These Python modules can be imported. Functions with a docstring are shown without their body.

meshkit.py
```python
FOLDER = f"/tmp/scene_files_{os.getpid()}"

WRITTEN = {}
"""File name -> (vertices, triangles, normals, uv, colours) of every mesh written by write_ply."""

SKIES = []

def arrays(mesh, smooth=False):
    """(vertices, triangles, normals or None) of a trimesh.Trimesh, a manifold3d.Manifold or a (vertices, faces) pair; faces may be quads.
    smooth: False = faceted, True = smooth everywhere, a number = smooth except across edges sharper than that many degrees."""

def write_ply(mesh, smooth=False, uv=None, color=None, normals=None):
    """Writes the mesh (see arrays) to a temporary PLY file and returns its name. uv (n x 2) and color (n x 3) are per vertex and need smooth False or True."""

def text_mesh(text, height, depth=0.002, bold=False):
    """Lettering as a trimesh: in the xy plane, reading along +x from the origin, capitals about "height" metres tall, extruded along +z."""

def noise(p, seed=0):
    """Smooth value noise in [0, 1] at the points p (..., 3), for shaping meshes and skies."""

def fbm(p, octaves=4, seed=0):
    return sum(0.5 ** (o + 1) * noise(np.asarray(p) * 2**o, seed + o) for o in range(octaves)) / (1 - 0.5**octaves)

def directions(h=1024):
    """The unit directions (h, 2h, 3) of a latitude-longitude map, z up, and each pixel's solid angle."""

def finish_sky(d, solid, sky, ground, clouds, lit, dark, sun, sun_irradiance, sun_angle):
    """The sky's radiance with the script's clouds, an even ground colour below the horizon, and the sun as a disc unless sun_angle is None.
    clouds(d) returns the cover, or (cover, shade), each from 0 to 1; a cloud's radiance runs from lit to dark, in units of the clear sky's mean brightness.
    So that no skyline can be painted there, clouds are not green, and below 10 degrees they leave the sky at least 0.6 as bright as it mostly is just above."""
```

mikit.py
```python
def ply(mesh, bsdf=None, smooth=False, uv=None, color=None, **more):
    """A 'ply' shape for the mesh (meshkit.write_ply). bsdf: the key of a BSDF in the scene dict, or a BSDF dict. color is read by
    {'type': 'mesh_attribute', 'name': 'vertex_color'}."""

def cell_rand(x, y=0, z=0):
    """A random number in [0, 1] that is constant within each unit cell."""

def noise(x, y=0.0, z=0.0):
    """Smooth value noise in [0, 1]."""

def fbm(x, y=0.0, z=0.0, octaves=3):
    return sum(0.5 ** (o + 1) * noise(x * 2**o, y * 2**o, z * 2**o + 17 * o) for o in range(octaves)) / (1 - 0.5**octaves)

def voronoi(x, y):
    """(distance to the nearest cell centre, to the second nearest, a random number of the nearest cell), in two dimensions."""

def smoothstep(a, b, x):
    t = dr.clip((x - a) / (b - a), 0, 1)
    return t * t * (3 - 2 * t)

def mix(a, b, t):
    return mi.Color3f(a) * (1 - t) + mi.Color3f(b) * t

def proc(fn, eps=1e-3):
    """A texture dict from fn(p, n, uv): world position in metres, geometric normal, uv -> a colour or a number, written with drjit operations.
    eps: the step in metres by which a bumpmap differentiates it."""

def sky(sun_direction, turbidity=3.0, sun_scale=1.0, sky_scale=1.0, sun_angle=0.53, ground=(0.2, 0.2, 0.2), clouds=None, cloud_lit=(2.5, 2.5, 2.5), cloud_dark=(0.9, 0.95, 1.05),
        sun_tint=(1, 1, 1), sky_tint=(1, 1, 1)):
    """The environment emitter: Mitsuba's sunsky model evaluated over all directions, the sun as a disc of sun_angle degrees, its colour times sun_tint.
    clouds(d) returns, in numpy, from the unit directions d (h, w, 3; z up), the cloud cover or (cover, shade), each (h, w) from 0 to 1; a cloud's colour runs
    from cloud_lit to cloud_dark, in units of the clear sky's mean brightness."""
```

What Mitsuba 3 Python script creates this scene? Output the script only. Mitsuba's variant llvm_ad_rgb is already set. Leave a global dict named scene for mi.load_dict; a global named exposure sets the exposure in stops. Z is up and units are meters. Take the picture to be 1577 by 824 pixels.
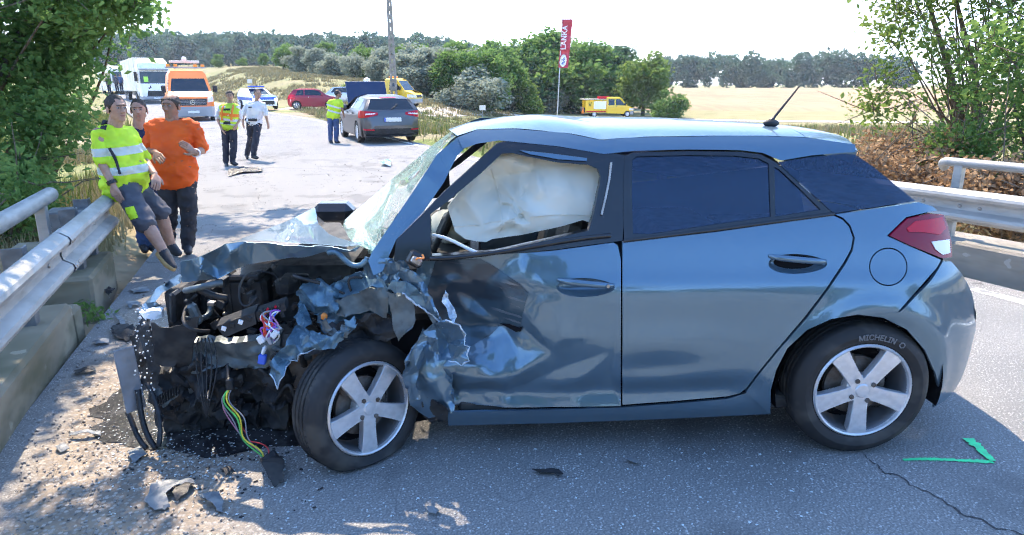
import math, random
import numpy as np, trimesh, mitsuba as mi, mikit, meshkit, drjit as dr
import manifold3d as m3
from scipy.spatial import Delaunay
from scipy.interpolate import LinearNDInterpolator, CubicSpline, RBFInterpolator
from shapely.geometry import Polygon, Point, LineString
from shapely import contains_xy, affinity
from mikit import noise, fbm, voronoi, cell_rand, smoothstep, mix, proc
scene, labels = {}, {}
T = mi.ScalarTransform4f
random.seed(7); RNG = np.random.default_rng(11)

# ---------------------------------------------------------------- camera, sky, exposure
FOC, EYE, HORIZON = 1050.0, 1.74, 130.0                 # photo pixels, metres, photo row of the horizon
PITCH = math.atan((412 - HORIZON) / FOC)
scene['camera'] = {'type': 'perspective', 'fov_axis': 'x', 'fov': math.degrees(2 * math.atan(788.5 / FOC)), 'near_clip': 0.05, 'far_clip': 6000.0,
                   'to_world': T().look_at(origin=[0, 0, EYE], target=[0, math.cos(PITCH), EYE - math.sin(PITCH)], up=[0, 0, 1])}
SUN_EL = math.radians(56)
SUN = np.array([-0.40, 0.917, 0]) / np.hypot(0.40, 0.917) * math.cos(SUN_EL) + np.array([0, 0, math.sin(SUN_EL)])
def cloud_cover(d):
    z = np.clip(d[..., 2], 0, 1)
    n = meshkit.fbm(d / np.maximum(z[..., None] + 0.25, 0.05) * np.array([2.2, 2.2, 0.3]), 4, 3)
    haze = np.clip(1 - z / 0.30, 0, 1) ** 1.1                                     # milky summer haze low all round
    wisps = np.clip((n - 0.52) * 3.2, 0, 1) * 0.75
    toward = 0.5 + 0.5 * (d[..., 0] * SUN[0] + d[..., 1] * SUN[1]) / np.hypot(SUN[0], SUN[1]) / np.maximum(np.hypot(d[..., 0], d[..., 1]), 1e-6)   # haze is brightest on the sun's side
    return np.clip(haze * (0.22 + 0.6 * np.clip(toward, 0, 1) ** 1.2) + wisps * (0.35 + 0.5 * np.clip(toward, 0, 1)), 0, 1)
scene['sky'] = mikit.sky(SUN.tolist(), turbidity=3.2, ground=(0.25, 0.23, 0.19), clouds=cloud_cover, cloud_lit=(1.75, 1.88, 2.1), cloud_dark=(1.1, 1.15, 1.25), sky_tint=(0.85, 1.01, 1.17), sun_scale=0.50)
exposure = 3.85

# ---------------------------------------------------------------- points from the photograph's own pixels
def ray(px, py):
    a, b = (px - 788.5) / FOC, -(py - 412) / FOC
    return np.array([a, math.cos(PITCH) + b * math.sin(PITCH), -math.sin(PITCH) + b * math.cos(PITCH)])
def G(px, py, z=0.0):
    d = ray(px, py); return np.array([0, 0, EYE]) + d * ((z - EYE) / d[2])
def AT(px, py, D):
    d = ray(px, py); return np.array([0, 0, EYE]) + d * (D / d[1])
# ---------------------------------------------------------------- naming
def free(key):
    if key not in scene and key not in labels and key not in THINGS: return key
    i = 1
    while f'{key}_{i:03d}' in scene or f'{key}_{i:03d}' in labels or f'{key}_{i:03d}' in THINGS: i += 1
    return f'{key}_{i:03d}'
THINGS = set()
def thing(name, label=None, cat=None, group=None, kind=None):
    key = free(name); THINGS.add(key)
    tag(key, label, cat, group, kind); return key
def tag(key, label=None, cat=None, group=None, kind=None):
    d = {}
    if label: d['label'] = label
    if cat: d['category'] = cat
    if group: d['group'] = group
    if kind: d['kind'] = kind
    if d: labels[key] = d
    return key
def obj(name, mesh, mat, parent=None, smooth=False, label=None, cat=None, group=None, kind=None, to=None, uv=None):
    """One mesh of the scene; a part when it has a parent."""
    key = free(parent + '__' + name if parent else name)
    d = mesh if isinstance(mesh, dict) else mikit.ply(mesh, None, smooth, uv=uv)
    d = dict(d); d['bsdf'] = {'type': 'ref', 'id': mat}
    if to is not None: d['to_world'] = to
    scene[key] = d
    tag(key, label, cat, group, kind); return key
# ---------------------------------------------------------------- mesh helpers
cat = trimesh.util.concatenate
def TM(v, f): return trimesh.Trimesh(np.asarray(v, float), np.asarray(f, int), process=False)
def place(m, M):
    m = m.copy(); m.apply_transform(M); return m
def frame(o, x, y, z):
    M = np.eye(4); M[:3, 0], M[:3, 1], M[:3, 2], M[:3, 3] = x, y, z, o; return M
def rotz(a, o=(0, 0, 0)):
    M = trimesh.transformations.rotation_matrix(a, [0, 0, 1]); M[:3, 3] = o; return M
def rot(a, ax, o=(0, 0, 0)):
    M = trimesh.transformations.rotation_matrix(a, ax); M[:3, 3] = o; return M
def move(m, *o): 
    m = m.copy(); m.apply_translation(o); return m
def hullmesh(p): return trimesh.convex.convex_hull(np.asarray(p, float))
def rbox(x0, x1, y0, y1, z0, z1, c=0.01):
    """Box with chamfered edges."""
    p = []
    for sx, X in ((1, x0), (-1, x1)):
        for sy, Y in ((1, y0), (-1, y1)):
            for sz, Z in ((1, z0), (-1, z1)):
                p += [(X, Y + sy * c, Z + sz * c), (X + sx * c, Y, Z + sz * c), (X + sx * c, Y + sy * c, Z)]
    return hullmesh(p)
def tube(P, R, n=8, cap=True):
    P = np.asarray(P, float); R = np.broadcast_to(np.asarray(R, float), (len(P),))
    t = np.gradient(P, axis=0); t /= np.linalg.norm(t, axis=1, keepdims=True) + 1e-12
    a = np.cross(t[0], [0, 0, 1.0]); 
    if np.linalg.norm(a) < 0.05: a = np.cross(t[0], [1.0, 0, 0])
    A = []
    for k in range(len(P)):
        a = a - t[k] * (a @ t[k]); a = a / (np.linalg.norm(a) + 1e-12); A.append(a)
    A = np.array(A); B = np.cross(t, A); ang = np.arange(n) * 2 * np.pi / n
    v = (P[:, None] + R[:, None, None] * (np.cos(ang)[None, :, None] * A[:, None] + np.sin(ang)[None, :, None] * B[:, None])).reshape(-1, 3)
    i, j = np.meshgrid(np.arange(len(P) - 1), np.arange(n), indexing='ij'); i, j = i.ravel(), j.ravel(); k = (j + 1) % n
    f = np.vstack([np.stack([i * n + j, i * n + k, (i + 1) * n + k], 1), np.stack([i * n + j, (i + 1) * n + k, (i + 1) * n + j], 1)])
    if cap:
        v = np.vstack([v, P[:1], P[-1:]]); c0, c1 = len(v) - 2, len(v) - 1; q = np.arange(n); e = (len(P) - 1) * n
        f = np.vstack([f, np.stack([np.full(n, c0), (q + 1) % n, q], 1), np.stack([np.full(n, c1), e + q, e + (q + 1) % n], 1)])
    return TM(v, f)
def curve(P, n=24):
    P = np.asarray(P, float); t = np.r_[0, np.cumsum(np.linalg.norm(np.diff(P, axis=0), axis=1))]
    return CubicSpline(t, P)(np.linspace(0, t[-1], n)) if len(P) > 2 else np.linspace(P[0], P[1], n)
def lathe(prof, n=48, a0=0, a1=2 * np.pi):
    """Profile [(radius, y)] turned round the y axis."""
    prof = np.asarray(prof, float); full = abs(a1 - a0 - 2 * np.pi) < 1e-6
    an = np.linspace(a0, a1, n, endpoint=not full)
    v = np.stack([np.outer(np.cos(an), prof[:, 0]), np.broadcast_to(prof[:, 1], (n, len(prof))), np.outer(np.sin(an), prof[:, 0])], -1).reshape(-1, 3)
    m = len(prof); i, j = np.meshgrid(np.arange(n if full else n - 1), np.arange(m - 1), indexing='ij'); i, j = i.ravel(), j.ravel(); k = (i + 1) % n
    f = np.vstack([np.stack([i * m + j, k * m + j + 1, k * m + j], 1), np.stack([i * m + j, i * m + j + 1, k * m + j + 1], 1)])
    return TM(v, f)
def extr(poly, h):
    """Polygon (x, y) extruded along z from 0 to h."""
    poly = poly if isinstance(poly, Polygon) else Polygon(poly)
    return trimesh.creation.extrude_polygon(poly, h, engine='earcut')
def man(m):
    m = m if isinstance(m, trimesh.Trimesh) else TM(*m)
    return m3.Manifold(m3.Mesh(np.asarray(m.vertices, np.float32), np.asarray(m.faces, np.uint32)))
def unman(M):
    q = M.to_mesh(); return TM(q.vert_properties[:, :3], q.tri_verts)
def sheet(F, poly, step=0.03, thick=0.0):
    """A polygon of the plane (a, b), triangulated with interior points, mapped by F(a, b) -> 3-D points; thick adds an inner face."""
    poly = poly if isinstance(poly, Polygon) else Polygon(poly)
    if not poly.is_valid: poly = poly.buffer(0)
    rings = [np.asarray(r.segmentize(step).coords)[:-1] for r in [poly.exterior, *poly.interiors]]
    x0, y0, x1, y1 = poly.bounds
    gx, gy = np.meshgrid(np.arange(x0, x1, step), np.arange(y0, y1, step * 0.87)); gx = gx + (np.arange(gx.shape[0]) % 2)[:, None] * step / 2
    inner = poly.buffer(-step * 0.55); g = np.stack([gx.ravel(), gy.ravel()], 1)
    if not inner.is_empty: g = g[contains_xy(inner, g[:, 0], g[:, 1])]
    else: g = g[:0]
    p = np.vstack(rings + [g]); tri = Delaunay(p).simplices; c = p[tri].mean(1)
    tri = tri[contains_xy(poly, c[:, 0], c[:, 1])]
    a = p[tri]; ar = (a[:, 1, 0] - a[:, 0, 0]) * (a[:, 2, 1] - a[:, 0, 1]) - (a[:, 1, 1] - a[:, 0, 1]) * (a[:, 2, 0] - a[:, 0, 0])
    tri = tri[np.abs(ar) > 1e-12]; ar = ar[np.abs(ar) > 1e-12]; tri = np.where((ar < 0)[:, None], tri[:, ::-1], tri)
    v = F(p[:, 0], p[:, 1])
    if isinstance(v, tuple): v, back = v
    else: back = None
    if back is not None:
        n, f, at = len(p), [tri, tri[:, ::-1] + len(p)], 0
        for r in rings:
            q = np.arange(at, at + len(r)); k = np.roll(q, -1); at += len(r)
            sgn = 1 if LineString(r).is_ring or Polygon(r).exterior.is_ccw else -1
            f += [np.stack([q, q + n, k + n], 1)[:, ::sgn], np.stack([q, k + n, k], 1)[:, ::sgn]]
        return TM(np.vstack([v, back]), np.vstack(f))
    return TM(v, tri)
# ---------------------------------------------------------------- materials
def mat(name, color=None, rough=0.5, **k):
    b = {'type': 'principled', 'roughness': rough, **k}
    b['base_color'] = color if isinstance(color, dict) else {'type': 'rgb', 'value': list(color)}
    bump = b.pop('bump', None); 
    if bump is not None: b = {'type': 'bumpmap', 'arbitrary': bump[0], 'scale': bump[1], 'bsdf': b}
    scene['mat_' + name] = {'type': 'twosided', 'bsdf': b}
    return 'mat_' + name
def varied(c, amount=0.25, scale=8.0, c2=None):
    c = np.array(c); c2 = np.array(c2) if c2 is not None else c * (1 - amount)
    return proc(lambda p, n, uv: mix(c.tolist(), c2.tolist(), smoothstep(0.25, 0.75, fbm(p.x * scale, p.y * scale, p.z * scale, 4))))
# ================================================================ THE SETTING
ROAD_L = np.array([(13.4, -38), (1.7, -8), (-2.54, 3.03), (-3.42, 5.75), (-4.35, 8.5), (-6.6, 13), (-10.2, 20), (-17.7, 33), (-36.6, 65), (-62, 110), (-103, 180), (-150, 262)], float)
ROAD_R = np.array([(21.5, -38), (9.7, -8), (5.4, 3.5), (4.2, 6.2), (1.9, 11), (-2.0, 19.5), (-5.2, 26), (-10, 36), (-16.0, 46), (-28.6, 67), (-54, 112), (-95, 182), (-142, 264)], float)
def densify(P, n):
    t = np.r_[0, np.cumsum(np.linalg.norm(np.diff(P, axis=0), axis=1))]; from scipy.interpolate import PchipInterpolator
    s = np.linspace(0, 1, n) ** 1.5 * t[-1]; return PchipInterpolator(t, P)(s)
roadpoly = Polygon(np.vstack([densify(ROAD_L, 200), densify(ROAD_R, 200)[::-1]])).buffer(0.4)
from shapely import distance as shp_dist, points as shp_pts
def land_z(x, y):
    x, y = np.asarray(x, float), np.asarray(y, float)
    ss = lambda a, b, t: (lambda q: q * q * (3 - 2 * q))(np.clip((t - a) / (b - a), 0, 1))
    # the road and the country on the left climb slowly; a dry grassy mound behind the stopped lorries; ditches beside the bridge
    rise = ss(50, 260, y) * 7.5 * ss(12, -45, x)
    hq = x + 0.42 * y - 8.6; hump = 2.3 * ss(46, 84, y) * (1 - ss(140, 200, y)) * np.exp(-(hq / np.where(hq < 0, 7 + 0.06 * y, 10 + 0.14 * y)) ** 2) * ss(0.8, 9, shp_dist(roadpoly, shp_pts(x, y)))
    hill = 26 * ss(260, 620, y) * ss(60, -250, x)
    e = x + 0.385 * y
    side = np.where(e < 2, ss(-2.6, -4.6, e), ss(7.4, 9.0, e)) 
    ditch = -1.1 * side * (1 - ss(9, 16, y)) * (1 - ss(9, 26, np.abs(e - 2.5)))
    valley = -2.2 * ss(22, 62, y) * (1 - ss(105, 265, y)) * ss(-17, 2, x)
    return rise + hump + hill + ditch + valley - 0.02
def GL(px, py):
    d = ray(px, py); t = np.linspace(2, 900, 6000); p = np.array([0, 0, EYE]) + d * t[:, None]; k = np.argmax(p[:, 2] < land_z(p[:, 0], p[:, 1])); return np.array([*p[k][:2], float(land_z(*p[k][:2]))])
def road_z(x, y): return np.maximum(land_z(x, y), -0.02) + 0.02 + np.clip((np.asarray(y, float) - 40) / 60, 0, 1) * 0.10
def ribbon(L, R, n, k, dz=0.0, zf=road_z):
    L, R = densify(L, n), densify(R, n); s = np.linspace(0, 1, k)[None, :, None]
    p = L[:, None] * (1 - s) + R[:, None] * s; v = np.dstack([p, zf(p[..., 0], p[..., 1]) + dz]).reshape(-1, 3)
    i, j = np.meshgrid(np.arange(n - 1), np.arange(k - 1), indexing='ij'); i, j = i.ravel(), j.ravel(); a = i * k + j
    return TM(v, np.vstack([np.stack([a, a + 1, a + k + 1], 1), np.stack([a, a + k + 1, a + k], 1)]))
def asphalt_col(p, n, uv):
    d1, d2, r = voronoi(p.x * 95, p.y * 95)
    d3, d4, r2 = voronoi(p.x * 48 + 7, p.y * 48)
    big = fbm(p.x * 0.9, p.y * 0.9, 0.0, 4); mid = fbm(p.x * 7, p.y * 7, 1.0, 3)
    c = mix([0.175, 0.176, 0.172], [0.250, 0.246, 0.236], smoothstep(0.3, 0.7, big) * 0.7 + 0.3 * mid)
    c = mix(c, [0.095, 0.097, 0.098], smoothstep(0.30, 0.62, d1) * 0.50)
    c = mix(c, [0.40, 0.40, 0.39], dr.select((r > 0.80) & (d1 < 0.38), 0.62, 0.0))
    c = mix(c, [0.56, 0.56, 0.54], dr.select((r2 > 0.955) & (d3 < 0.24), 0.7, 0.0))
    # sandy, gritty strip that has gathered along the left kerb
    e = p.x + 0.385 * p.y + 1.39; g1, g2, gr = voronoi(p.x * 42 + 3, p.y * 42)
    sand = mix([0.30, 0.235, 0.165], [0.20, 0.160, 0.120], smoothstep(0.3, 0.7, fbm(p.x * 5, p.y * 5, 8.0, 4)))
    sand = mix(sand, mix([0.12, 0.11, 0.10], [0.52, 0.48, 0.42], gr), (1 - smoothstep(0.25, 0.45, g1)) * 0.75)
    wob = e + 0.35 * (fbm(p.x * 3, p.y * 3, 9.0, 3) - 0.5)
    c = mix(c, sand, smoothstep(0.16, 0.40, wob) * (1 - smoothstep(0.95, 1.45, wob)) * (1 - smoothstep(4.6, 6.5, p.y)) * 0.85)
    # paler, uneven asphalt farther up the road
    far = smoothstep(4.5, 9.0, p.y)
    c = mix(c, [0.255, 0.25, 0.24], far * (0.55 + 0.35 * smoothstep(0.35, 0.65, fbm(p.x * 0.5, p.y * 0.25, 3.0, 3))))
    c = mix(c, [0.07, 0.07, 0.072], smoothstep(0.60, 0.75, fbm(p.x * 2.2 + 11, p.y * 2.2, 6.0, 4)) * 0.35)
    # ragged patch edges and tar seams
    s = dr.abs(fbm(p.x * 1.3 + 5, p.y * 1.3, 2.0, 4) - 0.5)
    c = mix(c, [0.05, 0.05, 0.055], (1 - smoothstep(0.0, 0.008, s)) * 0.5 * smoothstep(4.5, 7.0, p.y) + (1 - smoothstep(0.0, 0.006, s)) * 0.3)
    s2 = dr.abs(fbm(p.x * 0.45 + 2, p.y * 0.25 + 7, 5.0, 5) - 0.5)
    c = mix(c, [0.10, 0.10, 0.10], (1 - smoothstep(0.0, 0.010, s2)) * 0.6 * smoothstep(5.0, 8.0, p.y))
    return c
asphalt_bump = proc(lambda p, n, uv: (1 - smoothstep(0.1, 0.6, voronoi(p.x * 95, p.y * 95)[0])) + 0.6 * noise(p.x * 30, p.y * 30), eps=2e-3)
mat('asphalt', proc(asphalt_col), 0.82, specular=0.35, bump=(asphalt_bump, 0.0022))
def land_col(p, n, uv):
    big = fbm(p.x * 0.05 + 3, p.y * 0.05, 0.0, 4); mid = fbm(p.x * 0.5, p.y * 0.5, 4.0, 4); fine = fbm(p.x * 6, p.y * 6, 2.0, 3)
    green = mix([0.11, 0.155, 0.045], [0.19, 0.21, 0.08], fine); dry = mix([0.31, 0.265, 0.15], [0.25, 0.20, 0.115], fine)
    c = mix(green, dry, smoothstep(0.40, 0.58, big * 0.6 + mid * 0.4))
    c = mix(c, [0.33, 0.245, 0.175], smoothstep(0.56, 0.70, fbm(p.x * 0.22 + 9, p.y * 0.22, 7.0, 4)) * 0.6 * (1 - smoothstep(50.0, 62.0, p.y)))
    c = mix(c, mix([0.21, 0.20, 0.095], [0.30, 0.26, 0.15], mid), smoothstep(50.0, 64.0, p.y) * 0.75)
    return c
mat('land', proc(land_col), 0.95, specular=0.1, bump=(proc(lambda p, n, uv: fbm(p.x * 5, p.y * 5, p.z * 5, 4), eps=0.01), 0.06))
gy = np.r_[np.linspace(-60, 0, 16), np.linspace(1, 30, 59), np.linspace(31, 110, 90), 110 + np.linspace(0, 1, 50)[1:] ** 1.8 * 1900]
gx = np.r_[-1800 * np.linspace(1, 0, 26)[:-1] ** 1.8 - 110, np.linspace(-110, -30, 50)[:-1], np.linspace(-30, 30, 110), np.linspace(31, 110, 40), 110 + 1800 * np.linspace(0, 1, 26)[1:] ** 1.8]
X, Y = np.meshgrid(gx, gy); nx, ny = len(gx), len(gy)
i, j = np.meshgrid(np.arange(ny - 1), np.arange(nx - 1), indexing='ij'); a = (i * nx + j).ravel()
Z = land_z(X, Y)
Z = np.where(contains_xy(roadpoly, X, Y), np.minimum(Z, Z - 0.12), Z)
obj('ground', TM(np.stack([X, Y, Z], -1).reshape(-1, 3), np.vstack([np.stack([a, a + 1, a + nx + 1], 1), np.stack([a, a + nx + 1, a + nx], 1)])), 'mat_land', smooth=True,
    label='dry grassy land with green and straw coloured patches', kind='structure')
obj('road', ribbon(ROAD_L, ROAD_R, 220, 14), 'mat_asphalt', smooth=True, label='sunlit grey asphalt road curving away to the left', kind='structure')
def dirt_col(p, n, uv):
    return mix([0.52, 0.46, 0.38], [0.40, 0.34, 0.27], smoothstep(0.3, 0.7, fbm(p.x * 0.8, p.y * 0.8, 0.0, 5)))
mat('dirt', proc(dirt_col), 0.95, specular=0.1)
SR = np.array([GL(x, y)[:2] for x, y in ((432, 168), (520, 171), (640, 173.5), (800, 177.5), (950, 182), (1200, 187), (1577, 190), (2400, 196))])
sn = np.gradient(SR, axis=0); sn = np.stack([-sn[:, 1], sn[:, 0]], 1); sn /= np.linalg.norm(sn, axis=1, keepdims=True)
obj('side_road', ribbon(SR + sn * 2.0, SR - sn * 1.6, 120, 4, zf=lambda x, y: land_z(x, y) + 0.03), 'mat_dirt', smooth=True, label='pale dusty side road running across behind the cars', kind='structure')
def wheat_col(p, n, uv):
    r = fbm(p.x * 0.9, p.y * 0.12, 0.0, 3)
    return mix([0.33, 0.235, 0.140], [0.265, 0.190, 0.115], smoothstep(0.3, 0.7, 0.5 * r + 0.5 * fbm(p.x * 0.06, p.y * 0.06, 5.0, 3)))
mat('wheat', proc(wheat_col), 0.95, specular=0.1)
wf = np.array([(18, 112), (40, 106), (90, 102), (330, 100), (420, 285), (40, 285)], float)
wm = sheet(lambda x, y: np.stack([x, y, land_z(x, y) - .05 + (0.42 + 0.12 * meshkit.fbm(np.stack([x * .3, y * .3, x * 0], -1), 3)) * np.clip(shp_dist(Polygon(wf).exterior, shp_pts(x, y)) / 4, 0, 1)], 1), Polygon(wf), 4.0)
obj('wheat_field', wm, 'mat_wheat', smooth=True, label='ripe pale gold wheat field in the distance on the right', kind='structure')
# ---------------------------------------------------------------- painted lines on the road
def paint_col(c, wear=0.5):
    return proc(lambda p, n, uv: mix(c, [0.2, 0.2, 0.2], smoothstep(wear, wear + 0.1, fbm(p.x * 9, p.y * 9, 0.0, 4))))
mat('white_paint', paint_col([0.78, 0.78, 0.76], 0.55), 0.7)
def strip(P, w, dz=0.024):
    P = np.asarray(P, float); t = np.gradient(P, axis=0); nn = np.stack([-t[:, 1], t[:, 0]], 1); nn /= np.linalg.norm(nn, axis=1, keepdims=True)
    w = np.broadcast_to(w, (len(P),))[:, None] / 2
    L, R = P + nn * w, P - nn * w; n = len(P); a = np.arange(n - 1)
    v = np.vstack([np.c_[L, road_z(L[:, 0], L[:, 1]) + dz - 0.02], np.c_[R, road_z(R[:, 0], R[:, 1]) + dz - 0.02]])
    return TM(v, np.vstack([np.stack([a, a + n, a + n + 1], 1), np.stack([a, a + n + 1, a + 1], 1)]))
mid_l, mid_r = densify(ROAD_L, 200), densify(ROAD_R, 200)
obj('edge_line', strip((mid_r * 0.955 + mid_l * 0.045)[28:150], 0.13), 'mat_white_paint', label='worn white line along the right edge of the road', kind='structure')
obj('edge_line', strip((mid_l * 0.95 + mid_r * 0.05)[66:150], 0.13), 'mat_white_paint', label='worn white line along the left edge of the road', kind='structure')
# ================================================================ THE WRECKED CAR (u: rearwards, w: away from the camera's side, z: up)
YAW = math.radians(2.0); EU = np.array([math.cos(YAW), math.sin(YAW), 0]); EW = np.array([-math.sin(YAW), math.cos(YAW), 0])
CO = G(1313, 698) + EW * -0.02
WIDE = 1.84
CAR = frame(CO, EU, EW, [0, 0, 1])
def C(u, w, z): 
    u, w, z = np.broadcast_arrays(*[np.asarray(q, float) for q in (u, w, z)])
    return CO + u[..., None] * EU + w[..., None] * EW + z[..., None] * np.array([0, 0, 1.0])
def pc(px, py, w):
    """(u, z) where a photo pixel's ray meets the car's plane at depth w."""
    px, py, w = np.broadcast_arrays(*[np.asarray(q, float) for q in (px, py, w)])
    a, b = (px - 788.5) / FOC, -(py - 412) / FOC
    d = np.stack([a, math.cos(PITCH) + b * math.sin(PITCH), -math.sin(PITCH) + b * math.cos(PITCH)], -1)
    e = np.array([0, 0, EYE]) - CO
    t = (w - e @ EW) / (d @ EW); p = e + d * t[..., None]
    return p @ EU, p[..., 2]
def P3(px, py, w): u, z = pc(px, py, w); return C(u, w, z)
from scipy.interpolate import PchipInterpolator
SECT = PchipInterpolator([0.05, 0.15, 0.25, 0.35, 0.50, 0.65, 0.78, 0.855, 0.93, 1.05, 1.20, 1.35, 1.46, 1.54, 1.7], [0.11, 0.075, 0.035, 0.016, 0.002, -0.008, -0.006, 0.004, 0.036, 0.082, 0.150, 0.215, 0.275, 0.35, 0.55])
RWZ, RWU = 0.335, 0.0
def side_w(u, z):
    u, z = np.asarray(u, float), np.asarray(z, float)
    w = SECT(np.clip(z, 0.05, 1.7))
    w = w + np.interp(z, [0.25, 0.55, 0.82, 1.3], [0.24, 0.25, 0.34, 0.39]) * np.clip((u - 0.05) / 0.62, 0, 1.3) ** 2.4
    r = np.hypot(u - RWU, z - RWZ); w = w - 0.022 * np.exp(-((r - 0.42) / 0.055) ** 2)
    # pressed lines: concave flank above the sill
    low = np.exp(-((z - 0.335 - 0.02 * (u + 1.2)) / 0.055) ** 2) * np.clip((-0.42 - u) / 0.3, 0, 1)
    up = np.exp(-np.clip((0.80 - z) / 0.045, 0, 9) ** 1.0) * (z < 0.80) * 0.010 * np.clip((-0.1 - u) / .3, 0, 1)
    return w + 0.026 * low - up * 0 + 0.008 * np.exp(-((z - 0.70) / 0.10) ** 2) * np.clip((-0.2 - u) / .4, 0, 1)
def side(px, py, extra=0.0):
    w = np.zeros(np.shape(px))
    for _ in range(14): 
        u, z = pc(px, py, w); w = side_w(np.minimum(u, 0.74), z) + extra
    return u, z
def chaikin(P, n=2):
    P = np.asarray(P, float)
    for _ in range(n): P = np.stack([0.75 * P + 0.25 * np.roll(P, -1, 0), 0.25 * P + 0.75 * np.roll(P, -1, 0)], 1).reshape(-1, 2)
    return P
def uz_poly(pp, extra=0.0, smooth=0):
    pp = np.asarray(pp, float)
    if smooth: pp = chaikin(pp, smooth)
    pp = np.asarray(LineString(np.vstack([pp, pp[:1]])).segmentize(10).coords)[:-1]
    q = Polygon(np.stack(side(pp[:, 0], pp[:, 1], extra), 1))
    return q if q.is_valid else q.buffer(0)
def panel(name, pp, mt, parent, holes=(), extra=0.0, dent=None, step=0.026, gap=0.002, skirt=0.016, smooth=0, label=None, ang=38):
    q = pp if isinstance(pp, Polygon) else uz_poly(pp, extra, smooth)
    for h in holes: q = q.difference(h if isinstance(h, Polygon) else uz_poly(h, extra))
    q = q.buffer(-gap)
    if q.geom_type != 'Polygon': q = max(q.geoms, key=lambda g: g.area)
    def F(u, z):
        w = side_w(u, z) + extra
        if dent is not None: w = w + dent(u, z)
        return C(u, w, z) if mt == 'mat_tinted_glass' else (C(u, w, z), C(u, w + skirt, z))
    return obj(name, sheet(F, q, step), mt, parent, smooth=True if mt == 'mat_tinted_glass' else ang, label=label)
def folds(seed, scale, amp, box=(-4, 1, -0.3, 2)):
    """Creased sheet metal: a random faceted height field."""
    r = np.random.default_rng(seed); nx, ny = int((box[1] - box[0]) / scale) + 2, int((box[3] - box[2]) / scale) + 2
    gx, gy = np.meshgrid(np.arange(nx), np.arange(ny)); p = np.stack([gx.ravel(), gy.ravel()], 1) + r.uniform(-0.42, 0.42, (nx * ny, 2))
    p = p * scale + [box[0], box[2]]; f = LinearNDInterpolator(p, r.normal(0, amp, len(p)), fill_value=0.0)
    return lambda a, b: f(np.asarray(a), np.asarray(b))
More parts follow.
